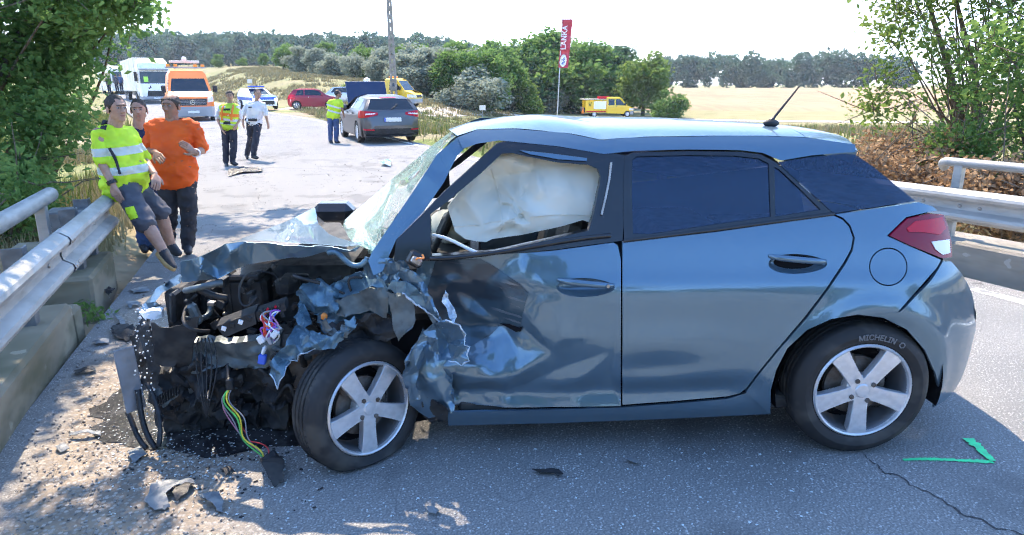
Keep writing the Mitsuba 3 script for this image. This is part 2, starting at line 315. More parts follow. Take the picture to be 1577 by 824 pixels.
def control(rows, base=0.0):
    """Depth from control points (px, py, dw) on the flank, linear between them."""
    a = np.asarray(rows, float); u, z = side(a[:, 0], a[:, 1]); f = LinearNDInterpolator(np.stack([u, z], 1), a[:, 2], fill_value=base)
    return lambda u, z: f(u, z)

# ---- materials of the car
def flake(c, c2):
    return proc(lambda p, n, uv: mix(c, c2, noise(p.x * 900, p.y * 900, p.z * 900)))
PAINT = [0.145, 0.212, 0.268]
scene['mat_car_paint'] = {'type': 'twosided', 'bsdf': {'type': 'blendbsdf', 'weight': 0.54,
    'a': {'type': 'principled', 'base_color': flake(PAINT, [q * 1.15 for q in PAINT]), 'roughness': 0.30, 'metallic': 0.7, 'specular': 0.5},
    'b': {'type': 'plastic', 'int_ior': 1.95, 'nonlinear': False, 'diffuse_reflectance': {'type': 'rgb', 'value': [0.064, 0.106, 0.142]}}}}
mat('bare_paint', varied([0.13, 0.225, 0.29], c2=[0.07, 0.13, 0.18], scale=30), 0.42, metallic=0.5, specular=0.5, clearcoat=0.5, clearcoat_gloss=0.9)
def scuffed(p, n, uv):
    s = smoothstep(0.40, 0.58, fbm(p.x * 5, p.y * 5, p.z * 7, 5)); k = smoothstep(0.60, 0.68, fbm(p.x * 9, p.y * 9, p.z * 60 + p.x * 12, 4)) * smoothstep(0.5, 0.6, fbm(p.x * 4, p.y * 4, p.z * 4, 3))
    c = mix([0.05, 0.095, 0.135], [0.030, 0.040, 0.055], s * 0.8)  # scraped tone, darkened further for the shaded hollow of the dent
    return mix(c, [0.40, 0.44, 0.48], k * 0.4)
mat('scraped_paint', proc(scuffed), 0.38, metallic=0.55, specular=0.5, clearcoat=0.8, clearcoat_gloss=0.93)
mat('black_plastic', varied([0.018, 0.019, 0.021], c2=[0.030, 0.032, 0.035], scale=25), 0.5, specular=0.4)
mat('dirty_black', varied([0.016, 0.017, 0.020], c2=[0.055, 0.053, 0.050], scale=14), 0.68, specular=0.35)
mat('gloss_black', [0.010, 0.011, 0.014], 0.16, specular=0.5, clearcoat=0.6)
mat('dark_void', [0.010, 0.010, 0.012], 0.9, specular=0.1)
scene['mat_tinted_glass'] = {'type': 'thindielectric', 'int_ior': 1.8, 'specular_reflectance': {'type': 'rgb', 'value': [0.36, 0.43, 0.57]}, 'specular_transmittance': {'type': 'rgb', 'value': [0.014, 0.018, 0.036]}}
def rubber_c(p, n, uv): return mix([0.024, 0.024, 0.025], [0.060, 0.056, 0.050], smoothstep(0.48, 0.75, fbm(p.x * 9, p.y * 9, p.z * 9, 4)))
mat('rubber', proc(rubber_c), 0.62, specular=0.35)
mat('letter_rubber', [0.16, 0.16, 0.165], 0.65, specular=0.3)
mat('alloy', varied([0.68, 0.69, 0.71], c2=[0.58, 0.59, 0.61], scale=40), 0.36, metallic=0.55, specular=0.5, clearcoat=0.4)
mat('alloy_shade', [0.20, 0.205, 0.215], 0.45, metallic=0.6)  # inner rim alloy, darkened for the shade behind the spokes
mat('steel', varied([0.42, 0.42, 0.42], c2=[0.26, 0.24, 0.22], scale=30), 0.40, metallic=0.9)
mat('cast_iron', varied([0.16, 0.15, 0.14], c2=[0.10, 0.07, 0.05], scale=30), 0.6, metallic=0.5)
mat('grey_metal', varied([0.150, 0.180, 0.190], c2=[0.085, 0.105, 0.115], scale=22), 0.5, metallic=0.5)
mat('lamp_red', [0.52, 0.012, 0.030], 0.10, specular=0.35, clearcoat=0.2)
mat('lamp_dark_red', [0.22, 0.006, 0.024], 0.10, specular=0.35, clearcoat=0.2)
mat('lamp_clear', [0.78, 0.76, 0.74], 0.10, specular=0.6, clearcoat=1.0)
def bag_c(p, n, uv): return mix([0.62, 0.59, 0.50], [0.57, 0.54, 0.45], smoothstep(0.3, 0.7, fbm(p.x * 6, p.y * 6, p.z * 6, 4)))
mat('airbag_cloth', proc(bag_c), 0.85, specular=0.2, sheen=0.3)

car = thing('crashed_car', 'blue grey hatchback with its front torn open, standing across the road', 'car')

# ---- outlines traced on the photograph's flank
REAR_GLASS = [(975, 360), (973, 300), (974, 246), (980, 241), (1060, 239), (1130, 240), (1168, 244), (1184, 252), (1187, 334), (1100, 346), (1000, 361)]
QUARTER_LIGHT = [(1193, 257), (1200, 261), (1232, 291), (1264, 323), (1194, 334)]
REAR_FRAME = [(961, 370), (960, 300), (962, 240), (975, 235), (1060, 233), (1140, 234), (1172, 238), (1195, 250), (1240, 291), (1283, 329), (1100, 355)]
ARCH = [(1187, 640), (1188, 600), (1196, 570), (1213, 537), (1243, 509), (1280, 492), (1320, 485), (1360, 490), (1396, 508), (1424, 540), (1440, 575), (1446, 612)]
def ell(x0, x1, y0, y1, n=40):
    a = np.linspace(0, 2 * np.pi, n, endpoint=False); u, z = side((x0 + x1) / 2 + (x1 - x0) / 2 * np.cos(a), (y0 + y1) / 2 + (y1 - y0) / 2 * np.sin(a) * (1 - 0.15 * np.cos(a))); return Polygon(np.stack([u, z], 1))
panel('rear_door', [(958, 373), (1100, 357), (1283, 331), (1298, 338), (1308, 349), (1314, 366), (1311, 384), (1300, 404), (1272, 446), (1240, 488), (1200, 535), (1168, 574), (1150, 598), (1140, 606), (1120, 611), (1040, 618), (958, 624)],
      'mat_car_paint', car, holes=[ell(1184, 1273, 392, 421)], dent=lambda u, z: .012 * np.exp(-(((u + 1.02) / .22) ** 2 + ((z - .52 - .05 * u) / .05) ** 2)) - .006 * np.exp(-(((u + 1.0) / .25) ** 2 + ((z - .62) / .06) ** 2)))
rd = car + '__rear_door'
panel('frame', REAR_FRAME, 'mat_gloss_black', rd, holes=[REAR_GLASS, QUARTER_LIGHT], extra=-0.001, gap=0.0)
panel('window_pane', REAR_GLASS, 'mat_tinted_glass', rd, extra=0.006, gap=-0.004, step=0.05)
panel('quarter_pane', QUARTER_LIGHT, 'mat_tinted_glass', rd, extra=0.006, gap=-0.004, step=0.05)
panel('rear_quarter', [(1284, 330), (1340, 322), (1415, 311), (1436, 317), (1445, 325), (1430, 327), (1396, 335), (1367, 363), (1450, 400), (1443, 413), (1384, 480), (1370, 488), (1340, 486)] + ARCH[6::-1] + [(1148, 604), (1168, 577), (1200, 538), (1242, 490), (1275, 446), (1302, 406), (1313, 385), (1316, 366), (1309, 347), (1298, 336)],
      'mat_car_paint', car, holes=[Polygon(np.stack(side(1368 + 29 * np.cos(np.linspace(0, 6.28, 40)), 411 + 29 * np.sin(np.linspace(0, 6.28, 40))), 1))], step=0.022)
panel('fuel_flap', Polygon(np.stack(side(1368 + 29 * np.cos(np.linspace(0, 6.28, 40)), 411 + 29 * np.sin(np.linspace(0, 6.28, 40))), 1)), 'mat_car_paint', car, gap=0.0035, skirt=0.012)
panel('sill', [(688, 634), (800, 632), (958, 627), (1040, 621), (1120, 614), (1146, 606), (1187, 590), (1187, 638), (1040, 645), (860, 652), (690, 656)], 'mat_car_paint', car, extra=0.012)
panel('quarter_glass', [(1196, 249.5), (1250, 241), (1300, 236), (1318, 238), (1345, 256), (1378, 283), (1411, 310), (1340, 321), (1284, 329), (1241, 290.5)], 'mat_tinted_glass', car, extra=0.004, step=0.04, ang=60)
panel('roof_side', [(704, 211), (735, 199), (793, 198), (870, 204), (925, 215), (946, 213), (976, 211), (1100, 209), (1180, 209), (1240, 211), (1262, 214), (1318, 222), (1318, 235), (1296, 236), (1250, 240), (1203, 248), (1174, 236), (1140, 232), (1060, 231), (976, 233), (930, 238), (860, 226), (790, 219), (768, 217), (735, 222), (712, 230)], 'mat_car_paint', car, extra=0.002, step=0.02)
bl_ = np.stack(side(*np.array([(1386, 480), (1445, 414), (1452, 402), (1465, 402)], float).T), 1); ba_ = np.stack(side(*np.array(ARCH[:5:-1], float).T), 1)
be_ = np.array([(.50, .86), (.58, .79), (.65, .73), (.69, .66), (.71, .52), (.70, .40), (.67, .28), (.62, .20), (.55, .175), (.46, .17)])
panel("bumper", Polygon(np.vstack([bl_, be_, ba_])).buffer(0), 'mat_car_paint', car, step=0.02)
q = uz_poly([(1368, 363), (1396, 336), (1430, 328), (1452, 330), (1458, 345), (1464, 372), (1465, 396), (1450, 398), (1400, 378)])
lamp = panel('tail_light', q, 'mat_lamp_dark_red', car, extra=-0.008, step=0.015)
panel('reflector', [(1396, 352), (1410, 340), (1452, 334), (1458, 352), (1448, 362), (1420, 358), (1400, 358)], 'mat_lamp_red', lamp, extra=-0.012, step=0.015)
panel('indicator', [(1434, 372), (1463, 368), (1464, 390), (1452, 393), (1441, 385)], 'mat_lamp_clear', lamp, extra=-0.013, step=0.015)
# door handles: a recessed dish with a grip across it
def handle(parent, x0, x1, y0, y1, dent=None):
    cx, cy, rx, ry = (x0 + x1) / 2, (y0 + y1) / 2, (x1 - x0) / 2, (y1 - y0) / 2
    a = np.linspace(0, 2 * np.pi, 40, endpoint=False); u, z = side(cx + rx * np.cos(a), cy + ry * np.sin(a) * (1 - 0.15 * np.cos(a)))
    dish = Polygon(np.stack([u, z], 1)).buffer(.004); um, zm = u.mean(), z.mean(); ru, rz = np.ptp(u) / 2, np.ptp(z) / 2
    off = (lambda u, z: 0) if dent is None else dent
    def F(u, z):
        r = np.clip(1 - ((u - um) / ru) ** 2 - ((z - zm) / rz) ** 2, 0, 1); w = side_w(u, z) + off(u, z) + 0.050 * np.sqrt(r) + 0.001
        return C(u, w, z)
    obj('handle_dish', sheet(F, dish, 0.008), 'mat_car_paint', parent, smooth=True)
    t = np.linspace(-1, 1, 15); uu = um + t * ru * 0.98; zz = zm + 0.012 - 0.012 * t + 0.25 * rz; ww = side_w(uu, zz) - 0.022 * (1 - t ** 4) + 0.002 + off(uu, zz)
    g = tube(C(uu, ww, zz), 0.0150 * (1 - 0.5 * t ** 4), 10); obj('handle', g, 'mat_car_paint', parent, smooth=True)
handle(rd, 1184, 1273, 392, 421)

# ---- front door, beaten in ahead of the handle
dent_f = control([(958, 373, 0), (958, 500, 0), (958, 626, 0), (900, 380, 0.0), (800, 390, 0.005), (700, 398, 0.03), (655, 402, 0.05), (860, 420, 0), (930, 440, 0), (840, 450, 0.010), (830, 400, 0.0),
    (812, 452, 0.022), (806, 480, 0.035), (804, 512, 0.060), (775, 515, 0.095), (760, 490, 0.085), (740, 450, 0.085), (700, 430, 0.085), (660, 440, 0.11), (720, 520, 0.125), (690, 480, 0.12), (650, 520, 0.13),
    (868, 520, 0.0), (900, 470, 0.004), (850, 545, 0.018), (800, 552, 0.035), (745, 545, 0.070), (722, 560, 0.06), (700, 585, 0.050), (760, 585, 0.012), (800, 575, 0.018), (860, 575, 0.034), (940, 545, 0.012), (940, 580, 0.024), (880, 596, 0.012), (780, 606, 0.030), (700, 606, 0.055),
    (690, 632, 0.05), (780, 632, 0.02), (880, 630, 0.008), (640, 560, 0.10), (630, 600, 0.09), (640, 640, 0.08), (620, 420, 0.1), (910, 520, 0.006), (820, 500, 0.018)])
ff1, ff2 = folds(5, 0.11, 0.010), folds(6, 0.04, 0.003)
def fine_f(u, z): return ff1(u, z) + ff2(u, z)
def fine_mask(u, z):
    u0 = side(830, 480)[0]; return np.clip((u0 + .15 - u) / 0.40, 0, 1)
fdoor = panel('front_door', [(658, 401), (740, 396), (850, 386), (945, 373), (952, 378), (957, 400), (957, 500), (957, 626), (880, 629), (780, 632), (690, 634), (684, 612), (668, 600), (650, 616), (637, 590), (648, 560), (662, 520), (640, 480), (634, 440), (640, 410)],
      'mat_car_paint', car, holes=[ell(858, 946, 429, 457)], dent=lambda u, z: 1.35 * dent_f(u, z) + fine_f(u, z) * fine_mask(u, z), step=0.016, ang=34, label='dented near side front door with a dark scraped hollow')
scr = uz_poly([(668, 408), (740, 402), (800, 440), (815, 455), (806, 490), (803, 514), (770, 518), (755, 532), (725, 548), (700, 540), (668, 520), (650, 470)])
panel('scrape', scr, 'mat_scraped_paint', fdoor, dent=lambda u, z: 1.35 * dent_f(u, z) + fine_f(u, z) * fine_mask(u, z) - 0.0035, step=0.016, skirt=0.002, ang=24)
tear = np.array([(771, 513), (785, 511), (800, 514), (806, 511), (803, 519), (795, 521), (783, 517)], float)
panel('tear', tear, 'mat_dark_void', fdoor, dent=lambda u, z: 1.35 * dent_f(u, z) + fine_f(u, z) * fine_mask(u, z) - 0.008, step=0.01, skirt=0.003, gap=0)
handle(fdoor, 858, 946, 429, 457, dent=lambda u, z: 1.35 * dent_f(u, z) + fine_f(u, z) * fine_mask(u, z))
u_, z_ = side(np.array([935.0]), np.array([438.0])); lk = move(trimesh.creation.cylinder(0.008, 0.012, 16), 0, 0, 0); lk.apply_transform(rot(math.pi / 2, [1, 0, 0]))
obj('door_lock', place(lk, frame(C(u_, side_w(u_, z_) - 0.027, z_)[0], EU, EW, [0, 0, 1])), 'mat_steel', fdoor, smooth=30)
FRAME_OUT = [(606, 402), (610, 369), (647, 333), (680, 299), (733, 251), (765, 221), (790, 214), (830, 214), (870, 219), (930, 233), (968, 240), (959, 371), (850, 385), (740, 395), (660, 402)]
OPENING = [(664, 394), (663, 330), (688, 312), (741, 267), (773, 237), (789, 236), (815, 242), (860, 251), (905, 254), (921, 261), (925, 274), (914, 330), (906, 355), (850, 368), (760, 388)]
panel('window_frame', FRAME_OUT, 'mat_gloss_black', fdoor, holes=[OPENING], extra=0.004, gap=0.001, step=0.02, skirt=0.05)
t_ = np.array([(662, 398), (740, 392), (850, 374), (940, 362)], float); u_, z_ = side(t_[:, 0], t_[:, 1])
obj('belt_moulding', tube(C(curve(np.stack([u_, side_w(u_, z_) - 0.006, z_], 1), 20)[:, 0], *curve(np.stack([u_, side_w(u_, z_) - 0.006, z_], 1), 20).T[1:]), 0.010, 8), 'mat_gloss_black', fdoor, smooth=True)
t_ = np.array([(960, 371), (1100, 354), (1284, 329)], float); u_, z_ = side(t_[:, 0], t_[:, 1])
obj('belt_moulding', tube(C(u_, side_w(u_, z_) - 0.004, z_), 0.008, 8), 'mat_gloss_black', rd, smooth=True)
# loose strip of chrome on the frame's rear edge, bent inside trim
t_ = np.array([(941, 250), (938, 275), (932, 305), (926, 330)], float); u_, z_ = side(t_[:, 0], t_[:, 1])
obj('seal_strip', tube(C(u_, side_w(u_, z_) - 0.008, z_), 0.005, 6), 'mat_galvanised', fdoor)
panel('frame_pressing', [(794, 230), (850, 236), (905, 243), (904, 249), (860, 246), (815, 238)], 'mat_car_paint', fdoor, extra=-0.004)
panel('front_pillar', [(566, 402), (572, 388), (600, 347), (640, 288), (672, 238), (704, 211), (722, 214), (732, 222), (717, 228), (704, 241), (685, 280), (651, 329), (611, 369), (598, 398), (590, 418), (575, 425)], 'mat_car_paint', car, extra=0.012, dent=folds(8, 0.12, 0.008), step=0.02, ang=30)

panel('inner_skin', [(962, 378), (1100, 362), (1283, 336), (1400, 318), (1440, 330), (1452, 400), (1470, 470), (1466, 520), (1452, 590)] + ARCH[::-1][1:-1] + [(1180, 620), (1040, 640), (962, 640)], 'mat_dark_void', car, extra=0.035, step=.05)  # added black sheet that stops light showing through the panel gaps
# ---- roof, spoiler, tailgate, far flank
rr = np.array([(704, 209), (735, 199), (793, 198), (870, 204), (925, 215), (946, 213), (976, 211), (1100, 209), (1180, 209), (1240, 211)], float)
ru, rz = side(rr[:, 0], rr[:, 1]); rw = side_w(ru, rz) + 0.002
RU = np.r_[np.linspace(ru[0], ru[-1], 70)]
railz, railw = np.interp(RU, ru, rz), np.interp(RU, ru, rw)
zf = np.interp(RU, [ru[0], ru[0] + 0.25, ru[0] + 0.7, ru[-1] - 0.5, ru[-1]], [1.455, 1.50, 1.505, 1.50, 1.475])
s = np.linspace(0, 1, 34)
buck = folds(21, 0.22, 0.003)
W_ = railw[:, None] * (1 - s) + (WIDE - 0.29) * s; Z_ = railz[:, None] * (1 - s) + zf[:, None] * s + 0.060 * (1 - (2 * s - 1) ** 4) * np.interp(RU, [ru[0], ru[0] + 0.4, ru[-1]], [0.35, 1, 0.75])[:, None]
U_ = np.broadcast_to(RU[:, None], W_.shape) - 0.07 * (1 - (2 * s - 1) ** 2) * np.exp(-((RU - ru[0]) / 0.3) ** 2)[:, None]
amp = np.exp(-((RU - ru[4]) / 0.35) ** 2)[:, None] * np.clip(1.15 - s, 0, 1); Z_ = Z_ + buck(U_, W_) * amp * 2
def gridmesh(V):
    n, k = V.shape[:2]; i, j = np.meshgrid(np.arange(n - 1), np.arange(k - 1), indexing='ij'); a = (i * k + j).ravel()
    return TM(V.reshape(-1, 3), np.vstack([np.stack([a, a + k, a + k + 1], 1), np.stack([a, a + k + 1, a + 1], 1)]))
obj('roof', gridmesh(C(U_, W_, Z_)), 'mat_car_paint', car, smooth=True)
ROOFREAR = (U_[-1], W_[-1], Z_[-1])
su = ROOFREAR[0]; d_ = np.linspace(0, 1, 12)[:, None]
tipu, _ = pc(1322, 213, 0.42); sp_u = su + 0.003 + (tipu - su - 0.003 - 0.10 * np.abs(2 * s - 1) ** 4 * 0) * d_; edge = np.interp(s, [0, 0.04, 0.5, 0.96, 1], [0.02, 0, 0, 0, 0.02])
V1 = C(sp_u, np.broadcast_to(ROOFREAR[1], sp_u.shape) + d_ * 0.10 * (1 - 2 * s), ROOFREAR[2] - 0.045 * d_ ** 1.6 - 0.03 * d_ * np.abs(2 * s - 1) ** 6)
V2 = V1[::-1] + np.array([0, 0, -0.065]) * np.linspace(1, 1.0, 12)[:, None, None] + EU * -0.02 * np.linspace(1, 0, 12)[:, None, None]
obj('spoiler', gridmesh(np.concatenate([V1, V2])), 'mat_car_paint', car, smooth=40)
for sgn, si in ((0, 0), (1, -1)):
    e1, e2 = V1[:, si], V2[::-1][:, si]; obj('spoiler_cap', gridmesh(np.stack([e1, e2], 1)), 'mat_car_paint', car)
# tailgate: backlight and lower door, from the spoiler down to the bumper
ub, zb = side(np.array([1345.0, 1380, 1412, 1438]), np.array([256.0, 284, 312, 319]))
def tail_curve(zz): return np.interp(zz, [0.20, 0.28, 0.45, 0.62, 0.70, 0.80, 0.95, zb[2], zb[1], zb[0], 1.42], [0.72, 0.76, 0.80, 0.80, 0.76, 0.66, 0.56, ub[2] + 0.10, ub[1] + 0.09, ub[0] + 0.085, ub[0] + 0.0])
def tailpart(name, z0, z1, mt, wi, extra=0.0):
    zz = np.linspace(z0, z1, 16)[:, None]; s2 = np.linspace(-1, 1, 25)[None]
    w = WIDE / 2 + s2 * wi(zz); u = tail_curve(zz) - 0.11 * np.abs(s2) ** 3 + extra
    obj(name, gridmesh(C(u, w, zz + 0 * s2)), mt, car, smooth=True)
tailpart('rear_window', 1.00, 1.42, 'mat_tinted_glass', lambda z: np.interp(z, [1.0, 1.42], [0.60, 0.52]))
tailpart('tailgate', 0.70, 0.997, 'mat_car_paint', lambda z: np.interp(z, [0.6, 1.0], [0.56, 0.60]))
tailpart('rear_bumper', 0.20, 0.697, 'mat_car_paint', lambda z: 0 * z + 0.645)
# far flank, mirrored and unhurt
def far(name, pp, mt, extra=0.0, holes=(), ex2=0.0):
    q = uz_poly(pp)
    for h in holes: q = q.difference(uz_poly(h))
    q = q.buffer(-0.002)
    if q.geom_type != 'Polygon': q = max(q.geoms, key=lambda g: g.area)
    def F(u, z): w = WIDE - side_w(u, z) - extra; return C(u, w, z)
    obj(name, sheet(F, q, 0.05), mt, car, smooth=True)
far('far_flank', [(640, 412), (958, 373), (1100, 357), (1283, 331), (1411, 312), (1440, 320), (1466, 402), (1486, 458), (1490, 500), (1470, 609)] + ARCH[::-1][1:] + [(1040, 645), (690, 656), (640, 560), (630, 450)], 'mat_car_paint')
far('far_glass', REAR_FRAME[:6] + [(1200, 240), (1318, 238), (1411, 311), (1283, 329), (1100, 354)], 'mat_tinted_glass')
far('far_window_frame', FRAME_OUT, 'mat_gloss_black', holes=[OPENING])
far('far_roof_rail', [(704, 211), (735, 199), (793, 199), (870, 207), (976, 211), (1240, 211), (1318, 222), (1318, 235), (1203, 248), (1140, 232), (976, 233), (860, 224), (768, 215), (712, 230)], 'mat_car_paint')
far('far_pillar', [(566, 402), (600, 347), (640, 288), (703, 213), (733, 222), (655, 308), (600, 398)], 'mat_car_paint')

# ---- inside: floor, bulkhead, seats, curtain airbag
U0, U1 = side(665.0, 395.0)[0], 0.45
def cbox(u0, u1, w0, w1, z0, z1, c=0.015): return place(rbox(u0, u1, w0, w1, z0, z1, c), CAR)
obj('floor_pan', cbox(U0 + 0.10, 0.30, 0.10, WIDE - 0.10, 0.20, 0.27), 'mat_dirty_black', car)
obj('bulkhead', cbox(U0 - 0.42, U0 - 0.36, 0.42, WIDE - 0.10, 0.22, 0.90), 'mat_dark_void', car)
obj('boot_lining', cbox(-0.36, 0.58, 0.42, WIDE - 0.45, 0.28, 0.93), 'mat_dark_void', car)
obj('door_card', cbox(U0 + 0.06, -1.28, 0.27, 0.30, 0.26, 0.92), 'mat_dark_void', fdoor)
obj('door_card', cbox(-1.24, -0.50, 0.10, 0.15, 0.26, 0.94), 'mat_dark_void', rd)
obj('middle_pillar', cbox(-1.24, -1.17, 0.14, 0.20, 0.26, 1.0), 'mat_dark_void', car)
def seat(u, w):
    k = free(car + '__seat'); 
    a = rbox(-0.25, 0.27, -0.25, 0.25, 0.30, 0.52, 0.05); b = place(rbox(-0.08, 0.08, -0.24, 0.24, 0, 0.66, 0.05), rot(0.28, [0, 1, 0], (0.27, 0, 0.46)))
    obj(k.split('__')[1], place(cat([a, b]), frame(C(u, w, 0), EU, EW, [0, 0, 1])), 'mat_black_plastic', car, smooth=30)
    obj('head_rest', place(rbox(-0.05, 0.05, -0.13, 0.13, 0, 0.19, 0.04), frame(C(u + 0.40, w, 1.12), EU, EW, [0, 0, 1])), 'mat_black_plastic', k, smooth=30)
seat(-1.72, 0.62); seat(-1.72, 1.30)
obj('rear_bench', cbox(-0.85, -0.38, 0.25, WIDE - 0.25, 0.35, 0.95, 0.06), 'mat_black_plastic', car)
BAG = [(688, 322), (700, 360), (716, 372), (730, 375), (748, 377), (758, 372), (800, 366), (866, 352), (900, 342), (912, 347), (944, 334), (944, 238), (880, 232), (800, 222), (760, 232), (722, 278)]
bf, bf2 = folds(31, 0.16, 0.034), folds(32, 0.07, 0.010)
qb = uz_poly(BAG, 0.05)
from shapely import prepare, distance, points as shp_points
bu, bz = side(795.0, 315.0, .08)
def bagF(u, z):
    d = distance(qb.exterior, shp_points(u, z)); pu = np.sqrt(np.clip(d / 0.09, 0, 1)); g = np.exp(-(((u - bu) / .17) ** 2 + ((z - bz) / .17) ** 2)); ang = np.arctan2(z - bz, u - bu); rad = np.hypot(u - bu, z - bz)
    star = (np.abs(((ang * 7 / 6.2832 + .15 * np.sin(rad * 30)) % 1) - .5) - .25) * .075 * np.clip(rad / .06, 0, 1) * np.exp(-(rad / .16) ** 2)
    tubes = .012 * np.abs(np.sin((u - .25 * z) * 15)) * np.clip(d / .08, 0, 1)
    w = side_w(u, z) + .10 - .006 * pu - tubes * .5 + (bf(u, z) * (.35 + 2.0 * g) + bf2(u, z) * (.5 + 2.0 * g) + star) * np.clip(d / .05, .1, 1)
    return C(u, w, z), C(u, w + .04 + .03 * pu, z)
obj('curtain_airbag', sheet(bagF, qb, 0.016), 'mat_airbag_cloth', car, smooth=28, label='deployed creamy curtain airbag hanging in the front window')
for pp in ([(700, 350), (742, 346), (800, 334), (850, 330), (908, 332)], [(757, 262), (768, 300), (772, 340), (766, 366)]):
    a_ = curve(np.array(pp, float), 24); u_, z_ = side(a_[:, 0], a_[:, 1], .08); obj('seam', tube(bagF(u_, z_)[0] - EW * .0015, .0035, 5), 'mat_airbag_cloth', car + '__curtain_airbag')

# ---- wheels (outward is -y)
def arc_text(text, R, h, y, a_mid, depth=0.0025):
    m = meshkit.text_mesh(text, h, depth, True); v = m.vertices.copy(); L = v[:, 0].max() + v[:, 0].min()
    a = a_mid - (v[:, 0] - L / 2) / (R + h / 2); r = R + v[:, 1]
    return TM(np.stack([r * np.cos(a), y - v[:, 2], r * np.sin(a)], 1), m.faces)
TR, RR, TW = 0.335, 0.236, 0.21
def make_wheel(M, spin=0.0, flat=None, writing=True, label=None):
    """M: frame whose y axis points to the car's inside and whose origin is the centre of the wheel's outer face."""
    k = free(car + '__wheel'); nm = k.split('__')[1]
    prof = [(RR - 0.002, 0.030), (RR + 0.006, 0.012), (RR + 0.020, 0.002), (RR + 0.045, -0.004), (RR + 0.068, 0.004), (TR - 0.012, 0.022), (TR - 0.004, 0.034), (TR - 0.001, 0.048)]
    for g in (0.072, 0.105, 0.138): prof += [(TR, g - 0.006), (TR - 0.008, g - 0.004), (TR - 0.008, g + 0.004), (TR, g + 0.006)]
    prof += [(TR - 0.001, 0.170), (TR - 0.012, 0.188), (RR + 0.06, 0.212), (RR + 0.02, 0.208), (RR, 0.19)]
    ty = lathe(prof, 96)
    # shoulder lugs, cut across the tread
    lug = []
    for i in range(60):
        a = i * 2 * np.pi / 60; b = rbox(-0.004, 0.004, 0.050, 0.064, TR - 0.006, TR + 0.0006, 0.001); b.apply_transform(rot(a, [0, 1, 0])); lug.append(b)
    def squash(m):
        m = place(m, M)
        if flat is not None:
            v = np.array(m.vertices); z = v[:, 2]; lowz = z < flat; out = np.clip((flat - z) / 0.05, 0, 1)
            v[lowz, 2] = flat - 0.02 * (1 - np.exp(-(flat - z[lowz]) / 0.02)); v -= out[:, None] * M[:3, 1] * 0.022; m.vertices = v
        return m
    key = obj(nm, squash(ty), 'mat_rubber', car, smooth=28, label=label)
    obj('tread_groove', squash(cat(lug)), 'mat_black_plastic', key, kind='stuff')
    if writing:
        ra = math.pi / 2 - 0.56; obj('tyre_mark', place(move(lathe([(.009, -.0055), (.0145, -.0055), (.0145, -.002)], 20), (RR + .041) * math.cos(ra), 0, (RR + .041) * math.sin(ra)), M), 'mat_letter_rubber', key)
        obj('tyre_writing', place(arc_text('MICHELIN', RR + 0.028, 0.026, -0.0035, math.pi / 2 - 0.10), M), 'mat_letter_rubber', key)
    lip = lathe([(RR + 0.002, 0.012), (RR - 0.006, 0.004), (RR - 0.013, 0.008), (RR - 0.018, 0.022)], 72)
    rim = obj('rim', place(lip, M), 'mat_alloy', key, smooth=30)
    obj('barrel', place(lathe([(RR - 0.018, 0.022), (RR - 0.024, 0.032), (RR - 0.030, 0.06), (RR - 0.034, 0.19), (RR, 0.196)], 72), M), 'mat_alloy_shade', rim, smooth=30)
    for i in range(5):
        a = spin + i * 2 * np.pi / 5
        poly = np.array([(0.030, -0.036), (0.10, -0.036), (0.165, -0.041), (RR - 0.012, -0.049), (RR - 0.006, 0), (RR - 0.012, 0.049), (0.165, 0.041), (0.10, 0.036), (0.030, 0.036)])
        top = np.c_[poly * 0.985, np.full(len(poly), 0.0)]; sh = lambda r: 0.010 + 0.006 * np.clip(1 - r / 0.20, 0, 1)
        v = []
        for (px_, py_), d in [(q_, dd) for q_ in poly for dd in (0, 1, 2)]:
            r = math.hypot(px_, py_); f = sh(r); v.append((px_, f + (0, 0.003, 0.045)[d], py_ * (0.95, 1.0, 0.92)[d]))
        v = np.array(v).reshape(len(poly), 3, 3); n = len(poly)
        f = []
        for q_ in range(n):
            e = (q_ + 1) % n
            for d in (0, 1): f += [(q_ * 3 + d, e * 3 + d, e * 3 + d + 1), (q_ * 3 + d, e * 3 + d + 1, q_ * 3 + d + 1)]
        vv = v.reshape(-1, 3); c0 = len(vv); vv = np.vstack([vv, [[0.12, sh(0.12), 0]]])
        f += [(c0, ((q_ + 1) % n) * 3, q_ * 3) for q_ in range(n)]
        sp = TM(vv, np.array(f)[:, ::-1]); sp.apply_transform(rot(-a, [0, 1, 0])); obj('spoke', place(sp, M), 'mat_alloy', rim, smooth=12)
    hub = lathe([(0.0, 0.008), (0.030, 0.009), (0.035, 0.013), (0.037, 0.022), (0.060, 0.026), (0.070, 0.035), (0.072, 0.08)], 40)
    obj('hub_cap', place(hub, M), 'mat_alloy', rim, smooth=25)
    for i in range(4):
        a = 0.55 + i * np.pi / 2; nut = lathe([(0, 0.004), (0.008, 0.004), (0.0115, 0.008), (0.0115, 0.03)], 12)
        obj('wheel_nut', place(move(nut, 0.058 * math.cos(a), 0, 0.058 * math.sin(a)), M), 'mat_cast_iron', rim, smooth=30)
    disc = lathe([(0.06, 0.075), (0.07, 0.088), (0.148, 0.088), (0.148, 0.112), (0.05, 0.112)], 48)
    obj('brake_disc', place(disc, M), 'mat_cast_iron', key, smooth=25)
    cal = rbox(-0.05, 0.05, 0.06, 0.13, 0.11, 0.175, 0.012); cal.apply_transform(rot(-0.5, [0, 1, 0])); obj('brake_caliper', place(cal, M), 'mat_cast_iron', key)
    dk = lathe([(0.02, 0.15), (RR - 0.04, 0.15)], 32); obj('back_plate', place(dk, M), 'mat_dark_void', key)
    return key
make_wheel(frame(C(0, 0.0, TR), EU, EW, [0, 0, 1]), spin=-math.pi / 2, label='rear wheel with five spoke alloy rim')
al, cam_ = math.radians(44), math.radians(-5)
